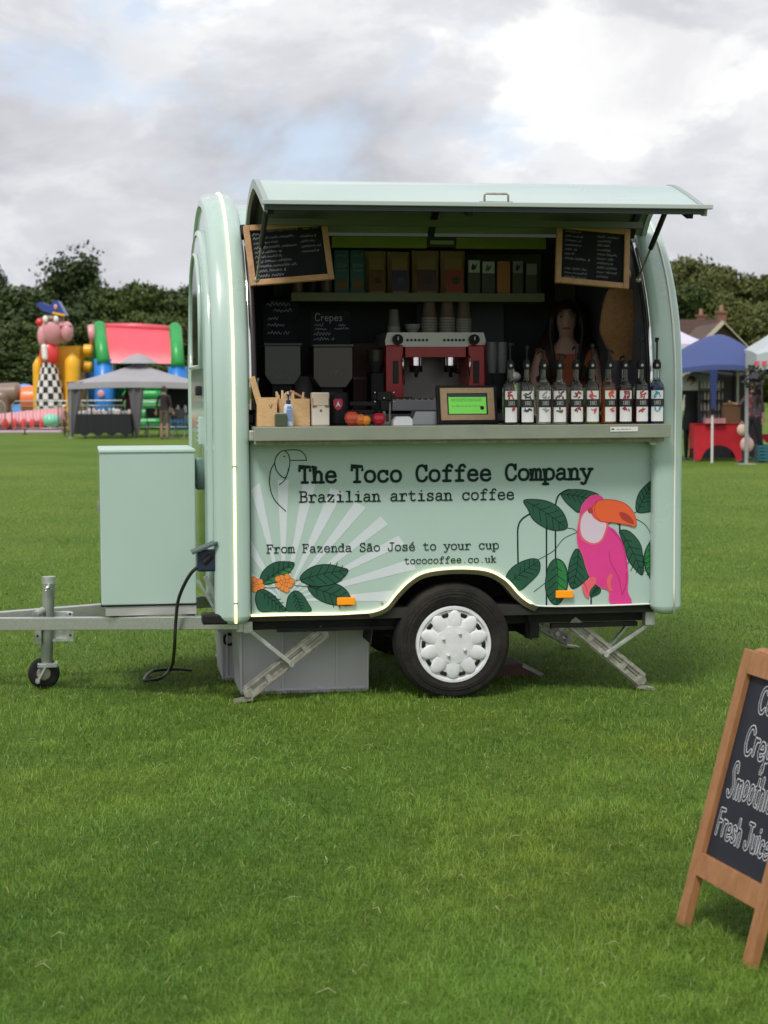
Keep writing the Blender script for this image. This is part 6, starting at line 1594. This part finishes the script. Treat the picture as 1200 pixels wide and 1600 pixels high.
# checked trousers: rows of square patches, each a cell of the suit
W1 = MB(); rows, cols = 9, 8; zb, zt_ = Z(652), Z(562)
for j in range(rows):
    for i in range(cols):
        pts = []
        for (jj, ii) in ((j, i), (j, i + 1), (j + 1, i + 1), (j + 1, i)):
            t = jj / rows; half = (.50 - .12 * abs(t - .35) * 2 - .20 * max(0, t - .55)); t_ = math.pi * ii / cols
            pts.append((q(76, 600)[0] - half * math.cos(t_), .2 - .35 * math.sin(t_), zb + (zt_ - zb) * t))
        W1.add(pts, [(0, 1, 2, 3)], (i + j) % 2, True)
W1.build('checked_trousers', [WHI, mat('pvc_black', (.02, .02, .025), .4)], cs)
mb = MB().sphere(q(77, 552, .1), (.34, .30, .48), n=18, m=12); mb.build('red_waistcoat', REDI, cs)
mb = MB(); puff(mb, q(73, 562, -.22), q(71, 535, -.16), .10); mb.build('white_shirt', WHI, cs)
MB().sphere(q(83, 513, .1), (.50, .42, .56), n=20, m=14).build('head', PNK, cs)
MB().sphere(q(65, 501, -.1), (.15, .15, .14), n=14, m=10).build('red_nose', REDI, cs)
MB().sphere(q(75, 497, -.28), (.10, .08, .13), n=12, m=8).sphere(q(91, 497, -.26), (.10, .08, .13), n=12, m=8).build('eye_patch', WHI, cs)
MB().sphere(q(84, 496, .0), (.42, .34, .16), n=16, m=8).build('brown_hair', BRN, cs)
ht = MB().prism([q(61, 473)[::2], q(66, 470)[::2], q(82, 476)[::2], q(88, 467)[::2], q(94, 468)[::2], q(106, 491)[::2], q(84, 488)[::2], q(70, 484)[::2]], 'y', -.25, .45).build('blue_hat', NAVY, cs)
MB().bar(q(86, 487, -.27), q(105, 491, -.27), .05, .08).build('hat_band', YEL, ht)
MB().sphere(q(91, 478, -.27), (.07, .04, .10), n=10, m=8).build('hat_badge', PNK, ht)
MB().sphere(q(68, 523, -.05), (.18, .22, .42), n=14, m=10).build('hand', PNK, cs)
h2 = MB().sphere(q(107, 516, -.1), (.22, .26, .36), n=14, m=10)
for k in range(4): puff(h2, q(100 + k * 4, 510, -.2), q(99 + k * 4.5, 503, -.28), .07, seg=4, n=8)
h2.build('hand', PNK, cs)
mb = MB(); puff(mb, q(122, 545, 1.2), q(138, 545, 1.2), .22); puff(mb, q(122, 570, 1.2), q(136, 572, 1.2), .2); mb.build('side_arm', YEL, cs)
# pink slide bed with red teeth in front
pbd = thing('pink_inflatable_bed', 'low pink inflatable bed with red scalloped edge in front of the clown', 'inflatable', (X(60), Y - 2, 0)); xb = X(60, Y - 2)
mb = MB()
for k in range(9): puff(mb, (X(8 + k * 12, Y - 2) - xb, -.9, .28 + .02 * k), (X(8 + k * 12, Y - 2) - xb, 1.2, .34 + .03 * k), .30, seg=4, n=12)
mb.build('bed_tubes', PNK, pbd)
for k in range(8): MB().sphere((X(6 + k * 14, Y - 2) - xb, -1.08, .30), (.10, .08, .20), n=10, m=8).build('red_scallop', REDI, pbd)
MB().box((X(66, Y - 2) - xb, -1.0, .04), (2.4, .5, .09), bev=.03).build('mat_strip', inflat('pvc_lilac', (.60, .42, .58)), pbd)
MB().sphere((X(6, Y - 2) - xb, -.8, .55), (.35, .3, .25), n=14, m=8).build('mint_bump', inflat('pvc_mint', (.20, .60, .42)), pbd)
MB().sphere((X(104, Y - 2) - xb, -1.0, .40), (.30, .3, .24), n=14, m=8).build('mint_bump', MATS['pvc_mint'], pbd)
ot = thing('orange_inflatable_tube', 'orange and brown inflatable tube at the left edge beside the clown', 'inflatable', (X(25, 70), 70, 0)); xo = X(25, 70)
mb = MB(); puff(mb, (X(32, 70) - xo, 0, Z(622, 70)), (X(60, 70) - xo, 0, Z(622, 70)), .50); mb.build('orange_section', ORG_, ot)
mb = MB(); puff(mb, (X(-12, 70) - xo, .3, Z(614, 70)), (X(32, 70) - xo, .2, Z(612, 70)), .40); puff(mb, (X(2, 70) - xo, .1, 0), (X(2, 70) - xo, .1, Z(606, 70)), .34); mb.build('brown_section', BRN, ot)
bd = thing('blue_inflatable_dome', 'low blue dome showing behind the orange tube at the left', 'inflatable', (X(38, 74), 74, 0))
MB().sphere((0, 0, 0), (1.0, .8, Z(597, 74)), n=24, m=14).build('dome_skin', inflat('pvc_sky_blue', (.10, .32, .80)), bd)
# red roofed castle
Yc = 68.0; rc = thing('red_roofed_inflatable', 'big inflatable with salmon red roof, green arches and blue columns behind the grey gazebo', 'inflatable', (X(210, Yc), Yc, 0)); xc = X(210, Yc)
def c(u, v, dy=0): return (X(u, Yc) - xc, dy, Z(v, Yc))
rf = MB(); nseg = 12; vs = []
for i in range(nseg + 1):     # roof slab, softly billowing
    t = i / nseg; b = .35 * math.sin(math.pi * t)
    for j in range(9):
        s = j / 8; u = 172 + 104 * s + (1 - t) * (s - .5) * 8 * 0; top_ = 505 + 6 * s; low = 566 + 2 * s
        vs.append((X(168 + (106 - 2 * t) * s + 8 * t, Yc) - xc, -.2 - 1.5 * t - b * .6 - .07 * math.sin(8 * math.pi * s) ** 2, Z(top_ + (low - top_) * t, Yc)))
rf.add(vs, [(i * 9 + j, i * 9 + j + 1, (i + 1) * 9 + j + 1, (i + 1) * 9 + j) for i in range(nseg) for j in range(8)], 0, True)
rf.build('salmon_roof', SALM, rc)
mb = MB(); mb.tube([c(160, 509, -.25), c(215, 509, -.25), c(278, 514, -.25)], .13, n=12); mb.build('ridge_tube', SALM, rc)
mb = MB(); puff(mb, c(143, 522, -.6), c(156, 520, -.6), .34, seg=5); mb.build('pink_tube_end', PNK, rc)
for (ua, va, ub, vb, dy) in ((159, 510, 174, 566, -1.05), (276, 513, 287, 572, -1.05)):
    mb = MB(); mb.tube([c(ua, va, -.3), c((ua + ub) / 2, (va + vb) / 2 - 2, dy), c(ub, vb, dy - .75)], .235, n=14); mb.sphere(c(ua, va, -.3), .235); mb.build('green_arch', GRN, rc)
mb = MB(); mb.tube([c(158, 520, .4), c(146, 545, .8), c(136, 572, 1.0)], .30, n=14); mb.build('inner_green_arch', DGN, rc)
for ua, dy in ((134, .6), (172, -1.5), (285, -1.5)):
    mb = MB(); mb.tube([(c(ua, 600, dy)[0], dy, 0), (c(ua, 600, dy)[0], dy, 1), c(ua, 560 if ua < 280 else 572, dy)], .34, n=16); co = mb.build('blue_column', BLU, rc)
    MB().sphere((c(ua, 613)[0] - .05, dy - .43, Z(613, Yc)), (.13, .03, .13), n=12, m=6).build('pink_spot', PNK, co)
MB().prism([c(141, 524)[::2], c(158, 508)[::2], c(176, 564)[::2], c(176, 578)[::2], c(129, 578)[::2]], 'y', .1, .9).build('green_side_wall', DGN, rc)
MB().prism([(c(127, 578)[0], 0), (c(127, 578)[0], c(127, 578)[2]), (c(176, 578)[0], c(127, 578)[2]), (c(176, 578)[0], 0)], 'y', .12, .92).build('blue_side_wall', BLU, rc)
mb = MB()
for k in range(5): puff(mb, (c(198, 600)[0], -1.3, .25 + k * .33), (c(262, 600)[0], -1.3, .25 + k * .33), .2)
mb.build('green_steps', GRN, rc)
MB().box((c(210, 600)[0], .8, 1.0), (3.2, .2, 2.0)).build('dark_inner_wall', DGN, rc)

# gazebos
def gazebo(label, u0, u1, Yg, ze, zpk, depth, col, name='gazebo', legs=(), vent=False, droop=0.0, polecol=(.6, .6, .6), valance=.18, peak_u=None, rz=0.0, dome=0):
    xa, xb_ = X(u0, Yg), X(u1, Yg); w = xb_ - xa; cx = (xa + xb_) / 2; px = (X(peak_u, Yg) - cx) if peak_u else 0
    t = thing(name, label, 'gazebo', (cx, Yg + depth / 2, 0), rz, 'party tents on the field')
    m = mat('canopy_' + str(col), col, .8, var=.06, vscale=2); mb = MB(); n = 10
    cor = [(-w / 2, -depth / 2), (w / 2, -depth / 2), (w / 2, depth / 2), (-w / 2, depth / 2)]
    for s in range(4):
        A_, B_ = cor[s], cor[(s + 1) % 4]; vs = []
        for i in range(n + 1):
            f = i / n
            for j in range(n + 1):
                g_ = j / n; ex, ey = A_[0] + (B_[0] - A_[0]) * g_, A_[1] + (B_[1] - A_[1]) * g_
                x, y = px + (ex - px) * f, ey * f; z = zpk + (ze - zpk) * (f ** (dome if dome else .8 + droop)) + .10 * math.sin(math.pi * g_) * f * (1 if droop == 0 else .5)
                vs.append((x, y, z))
        mb.add(vs, [(i * (n + 1) + j, (i + 1) * (n + 1) + j, (i + 1) * (n + 1) + j + 1, i * (n + 1) + j + 1) for i in range(n) for j in range(n)], 0, True)
        vv = []
        for j in range(n + 1):
            g_ = j / n; ex, ey = A_[0] + (B_[0] - A_[0]) * g_, A_[1] + (B_[1] - A_[1]) * g_; z = ze + .10 * math.sin(math.pi * g_) * (1 if droop == 0 else .5)
            vv += [(ex, ey, z), (ex * 1.005, ey * 1.005, z - valance)]
        mb.add(vv, [(2 * j, 2 * j + 1, 2 * j + 3, 2 * j + 2) for j in range(n)], 0)
    mb.build('canopy', m, t)
    if vent:
        v_ = MB().lathe([(0, zpk + .22), (.28, zpk + .14), (.62, zpk - .08)], (px, 0, 0), n=16); v_.build('canopy_vent', m, t)
    for k, (lx, ly) in enumerate(legs or cor):
        p = MB().box((lx * .97, ly * .97, ze / 2), (.045, .045, ze)); po = p.build('leg', mat('pole_' + str(polecol), polecol, .4, metal=.4), t)
        MB().box((lx * .97, ly * .97, .01), (.14, .14, .012)).build('foot_plate', GALV, po)
    fr_ = MB()
    for s in range(4):
        A_, B_ = cor[s], cor[(s + 1) % 4]
        fr_.bar((A_[0] * .97, A_[1] * .97, ze - .02), ((A_[0] + B_[0]) * .5 * .8, (A_[1] + B_[1]) * .5 * .9, ze + .06), .03, .03); fr_.bar((B_[0] * .97, B_[1] * .97, ze - .02), ((A_[0] + B_[0]) * .5 * .8, (A_[1] + B_[1]) * .5 * .9, ze + .06), .03, .03)
    tag(fr_.build('roof_truss', mat('truss_white', (.6, .6, .62), .4), t), kind='stuff')
    return t, m, w
gz_, gm, gw = gazebo('grey gazebo with a vented peak and hanging corner curtains in front of the inflatables', 106, 300, 56, Z(597, 56), Z(561, 56), 3.4, (.32, .31, .335), vent=True, droop=-.06, polecol=(.3, .3, .3), peak_u=205)
for sx, sy, lab in ((-1, -1, 'l'), (0.10, -1, 'm')):
    mb = MB(); x = sx * gw / 2 * .95; zt2 = Z(597, 56); vs = []
    for j in range(9):
        f = j / 8; hw_ = .20 * (1 - f) ** .8 + .05
        for i in range(7): vs.append((x + hw_ * (i / 3 - 1) * (1 if sx else 1) + (.12 * (1 - f) if sx < 0 else 0), -1.64 + .05 * math.sin(i * 2.1 + f * 3), zt2 * (1 - f) + .05))
    mb.add(vs, [(j * 7 + i, j * 7 + i + 1, (j + 1) * 7 + i + 1, (j + 1) * 7 + i) for j in range(8) for i in range(6)], 0, True); mb.build('corner_curtain', mat('curtain_grey', (.11, .105, .12), .85), gz_)
# stall table under the grey gazebo
st_ = thing('stall_table', 'long table under a black cloth below the grey gazebo', 'table', (X(160, 55.5), 55.9, 0))
tw = X(202, 55.5) - X(118, 55.5); mb = MB(); vs = []
hh = Z(646, 55.5); N2 = 24
for z_, ex in ((hh, 0), (.12, .05)):
    for i in range(N2 + 1):
        s = i / N2; vs.append((-tw / 2 - ex + (tw + 2 * ex) * s, -.38 - ex * (1 + .4 * math.sin(i * 1.9)), z_ + (0 if z_ == hh else .05 * math.sin(i * 1.1))))
mb.add(vs, [(i, i + 1, N2 + 2 + i, N2 + 1 + i) for i in range(N2)], 0, True)
mb.box((0, 0, hh), (tw, .76, .03)).box((-tw / 2, 0, hh / 2 + .06), (.02, .74, hh - .14)).box((tw / 2, 0, hh / 2 + .06), (.02, .74, hh - .14)); mb.build('table_cloth', mat('cloth_black', (.012, .012, .015), .9), st_)
lgm = MB()
for sx in (-1, 1):
    MB().bar((sx * tw * .38, .2, 0), (sx * tw * .42, -.2, hh - .03), .03, .03).build('table_leg', GALVD, st_)
rnd = random.Random(14)
for k in range(16):
    h_ = rnd.uniform(.08, .20); x = X(160, 55.5) + tw * (-.46 + .92 * k / 15); colr = rnd.choice([(.6, .58, .56), (.45, .42, .42), (.55, .45, .42), (.3, .32, .36)])
    mb = MB().lathe([(0, 0), (.05, 0), (.055, h_ * .6), (.03, h_ * .85), (.035, h_)], n=10)
    tag(mb.build('ornament', mat('ornament_%d' % int(colr[0] * 100), colr, .5), None, (x, 55.9 + rnd.uniform(-.2, .2), hh + .016)), 'small ornament on the black stall table, %s from the left end' % ['first', 'second', 'third', 'fourth', 'fifth', 'sixth', 'seventh', 'eighth', 'ninth', 'tenth', 'eleventh', 'twelfth', 'thirteenth', 'fourteenth', 'fifteenth', 'last'][k], 'ornament', 'pale ornaments on the black stall table')
person('seated looking stallholder in dark red top behind the black stall table', (X(202, 57), 57, 0), R(10), H=1.52, top=(.13, .03, .04), bottom=(.04, .04, .05), hair=(.04, .02, .02), hair_len=.22, female=True, arms={'l': ((.10, -.05, -.25), (-.05, -.22, -.02))})
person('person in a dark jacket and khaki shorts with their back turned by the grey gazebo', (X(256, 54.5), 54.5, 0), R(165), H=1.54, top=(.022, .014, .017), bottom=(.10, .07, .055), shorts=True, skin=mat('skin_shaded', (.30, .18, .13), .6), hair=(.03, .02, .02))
person('child in a tan top and white cap by the crowd barrier', (X(100, 58), 58, 0), R(100), H=.98, top=(.32, .20, .13), bottom=(.04, .03, .035), hair=(.70, .70, .70))
# folding chairs and a side table at the trailer edge
def folding_chair(x, y, rz, label):
    t = thing('folding_chair', label, 'chair', (x, y, 0), rz, 'folding chairs by the grey gazebo'); m = mat('chair_tube', (.25, .24, .22), .4, metal=.6)
    MB().box((0, 0, .44), (.44, .40, .03), bev=.01).build('seat', mat('chair_cloth', (.03, .03, .035), .8), t)
    MB().box((0, .21, .72), (.44, .03, .30), bev=.01).build('backrest', MATS['chair_cloth'], t)
    for s in (-1, 1):
        MB().bar((s * .21, -.24, 0), (s * .21, .21, .86), .022, .022).build('leg', m, t); MB().bar((s * .19, .26, 0), (s * .19, -.16, .46), .022, .022).build('leg', m, t)
folding_chair(X(282, 55), 55, R(160), 'folding chair near the trailer edge behind the shorts wearer')
folding_chair(X(240, 57), 57, R(20), 'folding chair in the shade between the curtain and the dark jacket')
bs = thing('stall_display', 'dark display table with pale jars at the right end of the grey gazebo', 'table', (X(292, 57), 57.2, 0))
MB().box((0, 0, .70), (1.3, .7, .05)).build('tabletop', BLACK, bs)
for sx in (-1, 1):
    for sy in (-1, 1): MB().box((sx * .6, sy * .3, .34), (.04, .04, .68)).build('leg', GALVD, bs)
MB().box((0, .33, 1.15), (1.3, .03, .85)).build('back_panel', mat('panel_black', (.012, .012, .014), .8), bs)
for k in range(5):
    tag(MB().lathe([(0, 0), (.06, 0), (.06, .15), (.03, .2), (.03, .24)], n=10).build('jar', mat('jar_pale', (.5, .5, .5), .3), None, (X(292, 57) - .5 + k * .22, 57.0, .726)), 'pale jar on the dark display table, %s' % ['leftmost', 'second from the left', 'middle one', 'second from the right', 'rightmost'][k], 'jar', 'pale jars on the dark display table')

# crowd barriers
bar_m = mat('barrier_steel', (.40, .42, .42), .4, metal=.7)
def barrier_proto():
    t = thing('crowd_barrier', '', 'barrier'); L, H = 2.3, 1.08; m = MB()
    m.tube([(-L / 2, 0, .18), (-L / 2, 0, H - .12), (-L / 2 + .12, 0, H), (L / 2 - .12, 0, H), (L / 2, 0, H - .12), (L / 2, 0, .18)], .021, n=8); m.tube([(-L / 2, 0, .20), (L / 2, 0, .20)], .017, n=8).tube([(-L / 2, 0, H - .16), (L / 2, 0, H - .16)], .015, n=8)
    m.build('barrier_frame', bar_m, t)
    for k in range(19): MB().cyl((-L / 2 + L * (k + 1) / 20, 0, .20), (-L / 2 + L * (k + 1) / 20, 0, H - .16), .008, n=6).build('barrier_bar', bar_m, t)
    for s in (-1, 1): MB().bar((s * L * .32, -.30, .01), (s * L * .32, .30, .01), .05, .02).bar((s * L * .32, 0, .0), (s * L * .32, 0, .20), .04, .012).build('barrier_foot', BLACK, t)
    return t
def copy_deep(root):
    r = root.copy(); COL.objects.link(r)
    for ch_ in list(root.children):
        c_ = ch_.copy(); COL.objects.link(c_); c_.parent = r
    return r
bp_ = barrier_proto(); YB = 62.5
for k, (u, lab) in enumerate(((-5, 'crowd barrier cut by the left edge in front of the pink bed'), (46, 'crowd barrier directly below the clown'), (134, 'crowd barrier in front of the blue columns'), (186, 'crowd barrier half hidden behind the black stall table'))):
    o = bp_ if k == 0 else copy_deep(bp_); Yk = 60.5 if k < 2 else 61.5
    wpx = 2.36 * F_PX / Yk
    o.location = (X(([12 - wpx / 2 - 4, 16 + wpx / 2, 91 + wpx / 2 - 2, 91 + 1.5 * wpx + 2][k]), Yk), Yk, 0); o.rotation_euler.z = R([3, -2, 1, -2][k]); tag(o, lab, 'barrier', 'crowd barriers round the inflatables')

# ================================================================== BACKGROUND, RIGHT
lt, _, _ = gazebo('lavender white tent peeking out between the trailer and the blue gazebo', 1010, 1122, 52, Z(545, 52), Z(508, 52), 3, (.55, .52, .66), peak_u=1062, name='gazebo')
bg_, bm_, bw_ = gazebo('royal blue gazebo with a white front pole right of the trailer', 1048, 1208, 36.4, Z(580, 36.4), Z(522, 36.4), 2.4, (.05, .075, .21), valance=.10, dome=1.5, legs=[(-1.0, -1.2), (1.0, 1.2), (-1.0, 1.2)], peak_u=1140)
# front centre pole of the blue gazebo
pl = MB().cyl((X(1112, 36.4) - bg_.location.x, -1.3, .0), (X(1112, 36.4) - bg_.location.x, -1.3, Z(580, 36.4)), .026, n=10); pl.build('leg', mat('pole_white', (.62, .60, .62), .4), bg_)
MB().cyl((X(1112, 36.4) - bg_.location.x, -1.3, Z(650, 36.4)), (X(1112, 36.4) - bg_.location.x, -1.3, Z(640, 36.4)), .045, n=10).build('pole_clamp', BLACK, bg_)
MB().prism([(-.07, 0), (.09, 0), (.05, -.72), (-.03, -.78)], 'y', 0, .03).build('corner_wrap', mat('canopy_navy_fold', (.02, .035, .14), .8), bg_).location = (X(1112, 36.4) - bg_.location.x, -1.36, Z(580, 36.4))
wt, wm_, ww_ = gazebo('pale grey gazebo at the right edge with pink bunting along its valance', 1182, 1312, 35.6, Z(556, 35.6), Z(500, 35.6), 2.4, (.42, .46, .48), valance=.32, legs=[(-.72, 1.2), (.8, -1.2), (.8, 1.2)])
wl_x = X(1170, 35.4) - wt.location.x
lg2 = MB().box((wl_x, -1.2, Z(556, 35.6) / 2), (.06, .06, Z(556, 35.6))); l2 = lg2.build('leg', mat('pole_grey', (.36, .37, .38), .4, metal=.5), wt); MB().box((wl_x, -1.2, .01), (.34, .26, .016)).build('foot_plate', GALV, wt)
for k in range(6):
    x = wl_x + .12 + k * .14; MB().prism([(x, Z(567, 35.6)), (x + .12, Z(567, 35.6)), (x + .06, Z(577, 35.6))], 'y', -1.25, -1.245).build('bunting_flag', mat('bunting_pink', (.65, .08, .12), .7), wt)
# red clothed table
rtb = thing('red_cloth_table', 'table under a red stretch cloth beneath the blue gazebo', 'table', (X(1125, 37.2), 37.4, 0))
xa = X(1085, 37.2) - X(1125, 37.2); xb2 = X(1163, 37.2) - X(1125, 37.2); hr = Z(665, 37.2)
arc_ = [(xa, 0.02), (xa, hr), (xb2, hr), (xb2 + .02, .02), (xb2 - .18, .0)] + [(xb2 - .18 - (xb2 - xa - .30) * (1 - math.cos(math.pi * i / 12)) / 2 , .0 + .32 * math.sin(math.pi * i / 12)) for i in range(1, 12)] + [(xa + .10, 0.02)]
mb = MB().prism(arc_, 'y', -.36, -.34).box(((xa + xb2) / 2, 0, hr), (xb2 - xa, .72, .03)); mb.prism([(-.35, .02), (-.35, hr), (.35, hr), (.35, .02), (.2, .25), (-.2, .25)], 'x', xa - .01, xa + .01); mb.build('red_cloth', mat('cloth_red', (.50, .012, .025), .8, var=.1), rtb)
for sx in (xa + .06, xb2 - .06): MB().box((sx, .1, hr / 2), (.03, .03, hr)).build('table_leg', GALVD, rtb)
# bottle display rack on the table
rk = thing('display_rack', 'rack of small pale bottles in rows on the red table', 'rack', (X(1112, 37.6), 37.6, hr + .016))
rw = .5
for k in range(4): MB().box((0, 0, .02 + k * .22), (rw, .16, .015)).build('rack_shelf', mat('rack_dark', (.06, .05, .055), .6), rk)
for s in (-1, 1): MB().box((s * rw / 2, 0, .42), (.015, .16, .84)).build('rack_side', MATS['rack_dark'], rk)
rnd = random.Random(44)
for k in range(4):
    for i in range(7):
        colr = rnd.choice([(.55, .50, .50), (.35, .30, .32), (.5, .42, .40), (.12, .12, .16)])
        tag(MB().lathe([(0, 0), (.022, 0), (.022, .10), (.010, .13), (.010, .16)], n=8).build('small_bottle', mat('smallb_%d' % int(colr[0] * 100), colr, .3), None, (X(1112, 37.6) + rw * (-.42 + .84 * i / 6), 37.55, hr + .016 + .028 + k * .22)), 'small bottle, %s on the %s shelf of the display rack' % (['leftmost', 'second', 'third', 'middle', 'fifth', 'sixth', 'rightmost'][i], ['bottom', 'second lowest', 'second highest', 'top'][k]), 'bottle', 'small bottles on the display rack')
bxx = thing('cardboard_box', 'open cardboard box on the red table beside the rack', 'box', (X(1143, 37.3), 37.35, hr + .016))
MB().box((0, 0, .17), (.32, .34, .34)).build('carton', mat('carton_tan', (.36, .20, .12), .8), bxx); MB().box((-.04, -.10, .38), (.26, .2, .06), bev=.02).build('loaf', mat('loaf_tan', (.42, .27, .14), .8), bxx)
MB().box((0, 0, 0), (.4, .3, .10)).build('pink_tray', mat('tray_pink', (.55, .25, .27), .6), None, (X(1118, 37.0), 37.1, hr + .07))
tag(bpy.data.objects['pink_tray'], 'pale pink tray at the front of the red table below the rack', 'tray')
bpanel = thing('tent_side_panel', 'dark purple grey cloth wall at the back of the blue gazebo', 'tent wall', (X(1135, 38.9), 38.9, 0))
MB().box((0, 0, 1.0), (1.5, .02, 2.0)).build('cloth_wall', mat('cloth_plum', (.09, .075, .10), .9, var=.1), bpanel); MB().box((.15, -.03, 1.0), (.03, .03, 2.0)).build('wall_post', BLACK, bpanel)
um = thing('white_umbrella', 'white umbrella canopy standing behind the person in the black coat', 'umbrella', (X(1088, 38.2), 38.2, 0))
MB().lathe([(.0, Z(583, 38.2)), (.22, Z(587, 38.2)), (.42, Z(600, 38.2)), (.50, Z(612, 38.2))], n=8, smooth=False).build('umbrella_canopy', mat('umbrella_white', (.55, .58, .52), .7), um); MB().cyl((0, 0, 0), (0, 0, Z(584, 38.2)), .012, n=8).build('umbrella_pole', GALVD, um)
person('person in a long black coat with a pale sleeve standing right beside the trailer', (X(1080, 37.9), 37.9, 0), R(-8), H=1.68, top=(.012, .012, .015), bottom=(.012, .014, .02), hair=(.02, .015, .012), arms={'r': ((.14, .0, -.24), (.06, -.04, -.22))}, skirt=.62)
# floral top
fp = bpy.data.materials.new('floral_cloth'); fp.use_nodes = True; n_, l_ = fp.node_tree.nodes, fp.node_tree.links
vo = n_.new('ShaderNodeTexVoronoi'); vo.inputs['Scale'].default_value = 16; tcn = n_.new('ShaderNodeTexCoord'); l_.new(tcn.outputs['Object'], vo.inputs['Vector'])
rp = n_.new('ShaderNodeValToRGB'); rp.color_ramp.interpolation = 'CONSTANT'
for e_, (p_, c_) in zip([rp.color_ramp.elements[0], rp.color_ramp.elements[1], rp.color_ramp.elements.new(.35), rp.color_ramp.elements.new(.75)], [(0, (.08, .02, .04)), (.55, (.45, .25, .25)), (.3, (.06, .05, .06)), (.8, (.35, .06, .10))]):
    e_.position = p_; e_.color = (*c_, 1)
sx_ = n_.new('ShaderNodeSeparateColor'); l_.new(vo.outputs['Color'], sx_.inputs[0]); l_.new(sx_.outputs[0], rp.inputs[0]); l_.new(rp.outputs[0], n_['Principled BSDF'].inputs['Base Color'])
person('person in a floral pink and maroon top with black leggings walking past the grey pole', (X(1177, 36.6), 36.6, 0), R(-50), H=1.62, pattern=fp, top=(.3, .1, .1), bottom=(.02, .02, .025), hair=(.03, .02, .02), hair_len=.25, female=True,
       arms={'l': ((.10, -.12, -.22), (.0, -.2, .04)), 'r': ((.06, .05, -.26), (.05, -.05, -.22))}, legs={'l': ((.02, -.14, -.42), (.0, -.02, -.43)), 'r': ((.02, .10, -.42), (.0, .12, -.42))})
def soft_bag(u, v, Yq, r, label, m, h):
    z = Z(v, Yq); t = thing('carrier_bag', label, 'bag', (X(u, Yq), Yq, z), 0, 'carrier bags held by the floral dressed person')
    MB().sphere((0, 0, 0), (r, r * .6, h), n=14, m=10).build('bag_body', m, t); MB().tube([(-r * .5, 0, h * .7), (0, 0, h * 1.5), (r * .5, 0, h * .7)], .01, n=6).build('handle', m, t)
soft_bag(1160, 674, 35.9, .10, 'cream bag held in front of the floral top at waist height', mat('bag_cream', (.60, .42, .34), .8, var=.1), .11)
soft_bag(1168, 697, 35.9, .135, 'pink patterned bag hanging at knee height beside the grey pole', mat('bag_pink_pattern', (.58, .25, .25), .8, col2=(.62, .5, .45), vscale=30), .15)
tea = thing('folding_table', 'small table with a teal crate under a red cloth corner at the right edge', 'table', (X(1212, 37), 37, 0))
MB().box((0, 0, .52), (.75, .5, .03)).prism([(-.38, .52), (-.1, .52), (-.2, .36)], 'y', -.27, -.255).build('red_cloth', mat('cloth_red', (.5, .012, .025)), tea)
for s in (-1, 1): MB().bar((-.3 * s, -.2, 0), (.2 * s, .2, .5), .03, .03).build('leg', GALV, tea)
tc2 = thing('teal_crate', 'teal slatted crate on the grass at the right edge', 'crate', (X(1203, 36.6), 36.6, 0))
for k in range(5): MB().box((0, -.16, .05 + k * .065), (.5, .015, .045)).build('slat', mat('teal_plastic', (.03, .17, .22), .5), tc2)
for s in (-1, 1): MB().box((s * .25, 0, .17), (.015, .33, .34)).build('crate_end', MATS['teal_plastic'], tc2)
MB().box((0, .16, .17), (.5, .015, .34)).build('crate_back', MATS['teal_plastic'], tc2)
pp_ = thing('black_plant_pot', 'dark wreath of leaves hung high on the grey pole', 'wreath', (X(1174, 35.5), 35.3, Z(592, 35.3)))
wr = MB(); rnd = random.Random(77)
for k in range(150):
    t_ = rnd.uniform(0, 6.28); r_ = .17 + rnd.gauss(0, .04); p = Vector((r_ * math.cos(t_), rnd.gauss(0, .04), r_ * math.sin(t_))); a_ = Vector((rnd.gauss(0, 1), rnd.gauss(0, 1), rnd.gauss(0, 1))).normalized(); b_ = a_.orthogonal().normalized()
    wr.add([p + a_ * .05, p + b_ * .025, p - a_ * .05, p - b_ * .025], [(0, 1, 2, 3)])
pp_.name = 'leaf_wreath'; tag(wr.build('wreath_leaves', mat('wreath_dark', (.02, .025, .02), .7), pp_), kind='stuff'); MB().tube([(.17 * math.cos(k * .5), 0, .17 * math.sin(k * .5)) for k in range(13)], .015, n=6).build('wreath_ring', BARK, pp_)

# distant dry bank beyond the right-hand tents
bk = MB(); vs = []
for i in range(21):
    for j in range(5):
        x = 25 + i * 3.0; y = 78 + j * 6; vs.append((x, y, .02 + 1.1 * math.sin(math.pi * j / 4) * math.sin(math.pi * i / 20)))
bk.add(vs, [(i * 5 + j, (i + 1) * 5 + j, (i + 1) * 5 + j + 1, i * 5 + j + 1) for i in range(20) for j in range(4)], 0, True)
tag(bk.build('dry_bank', mat('dry_grass_bank', (.32, .27, .11), .9, var=.2)), kind='structure')
# soften the corners a little: smooth shading on bevelled meshes is left flat on purpose
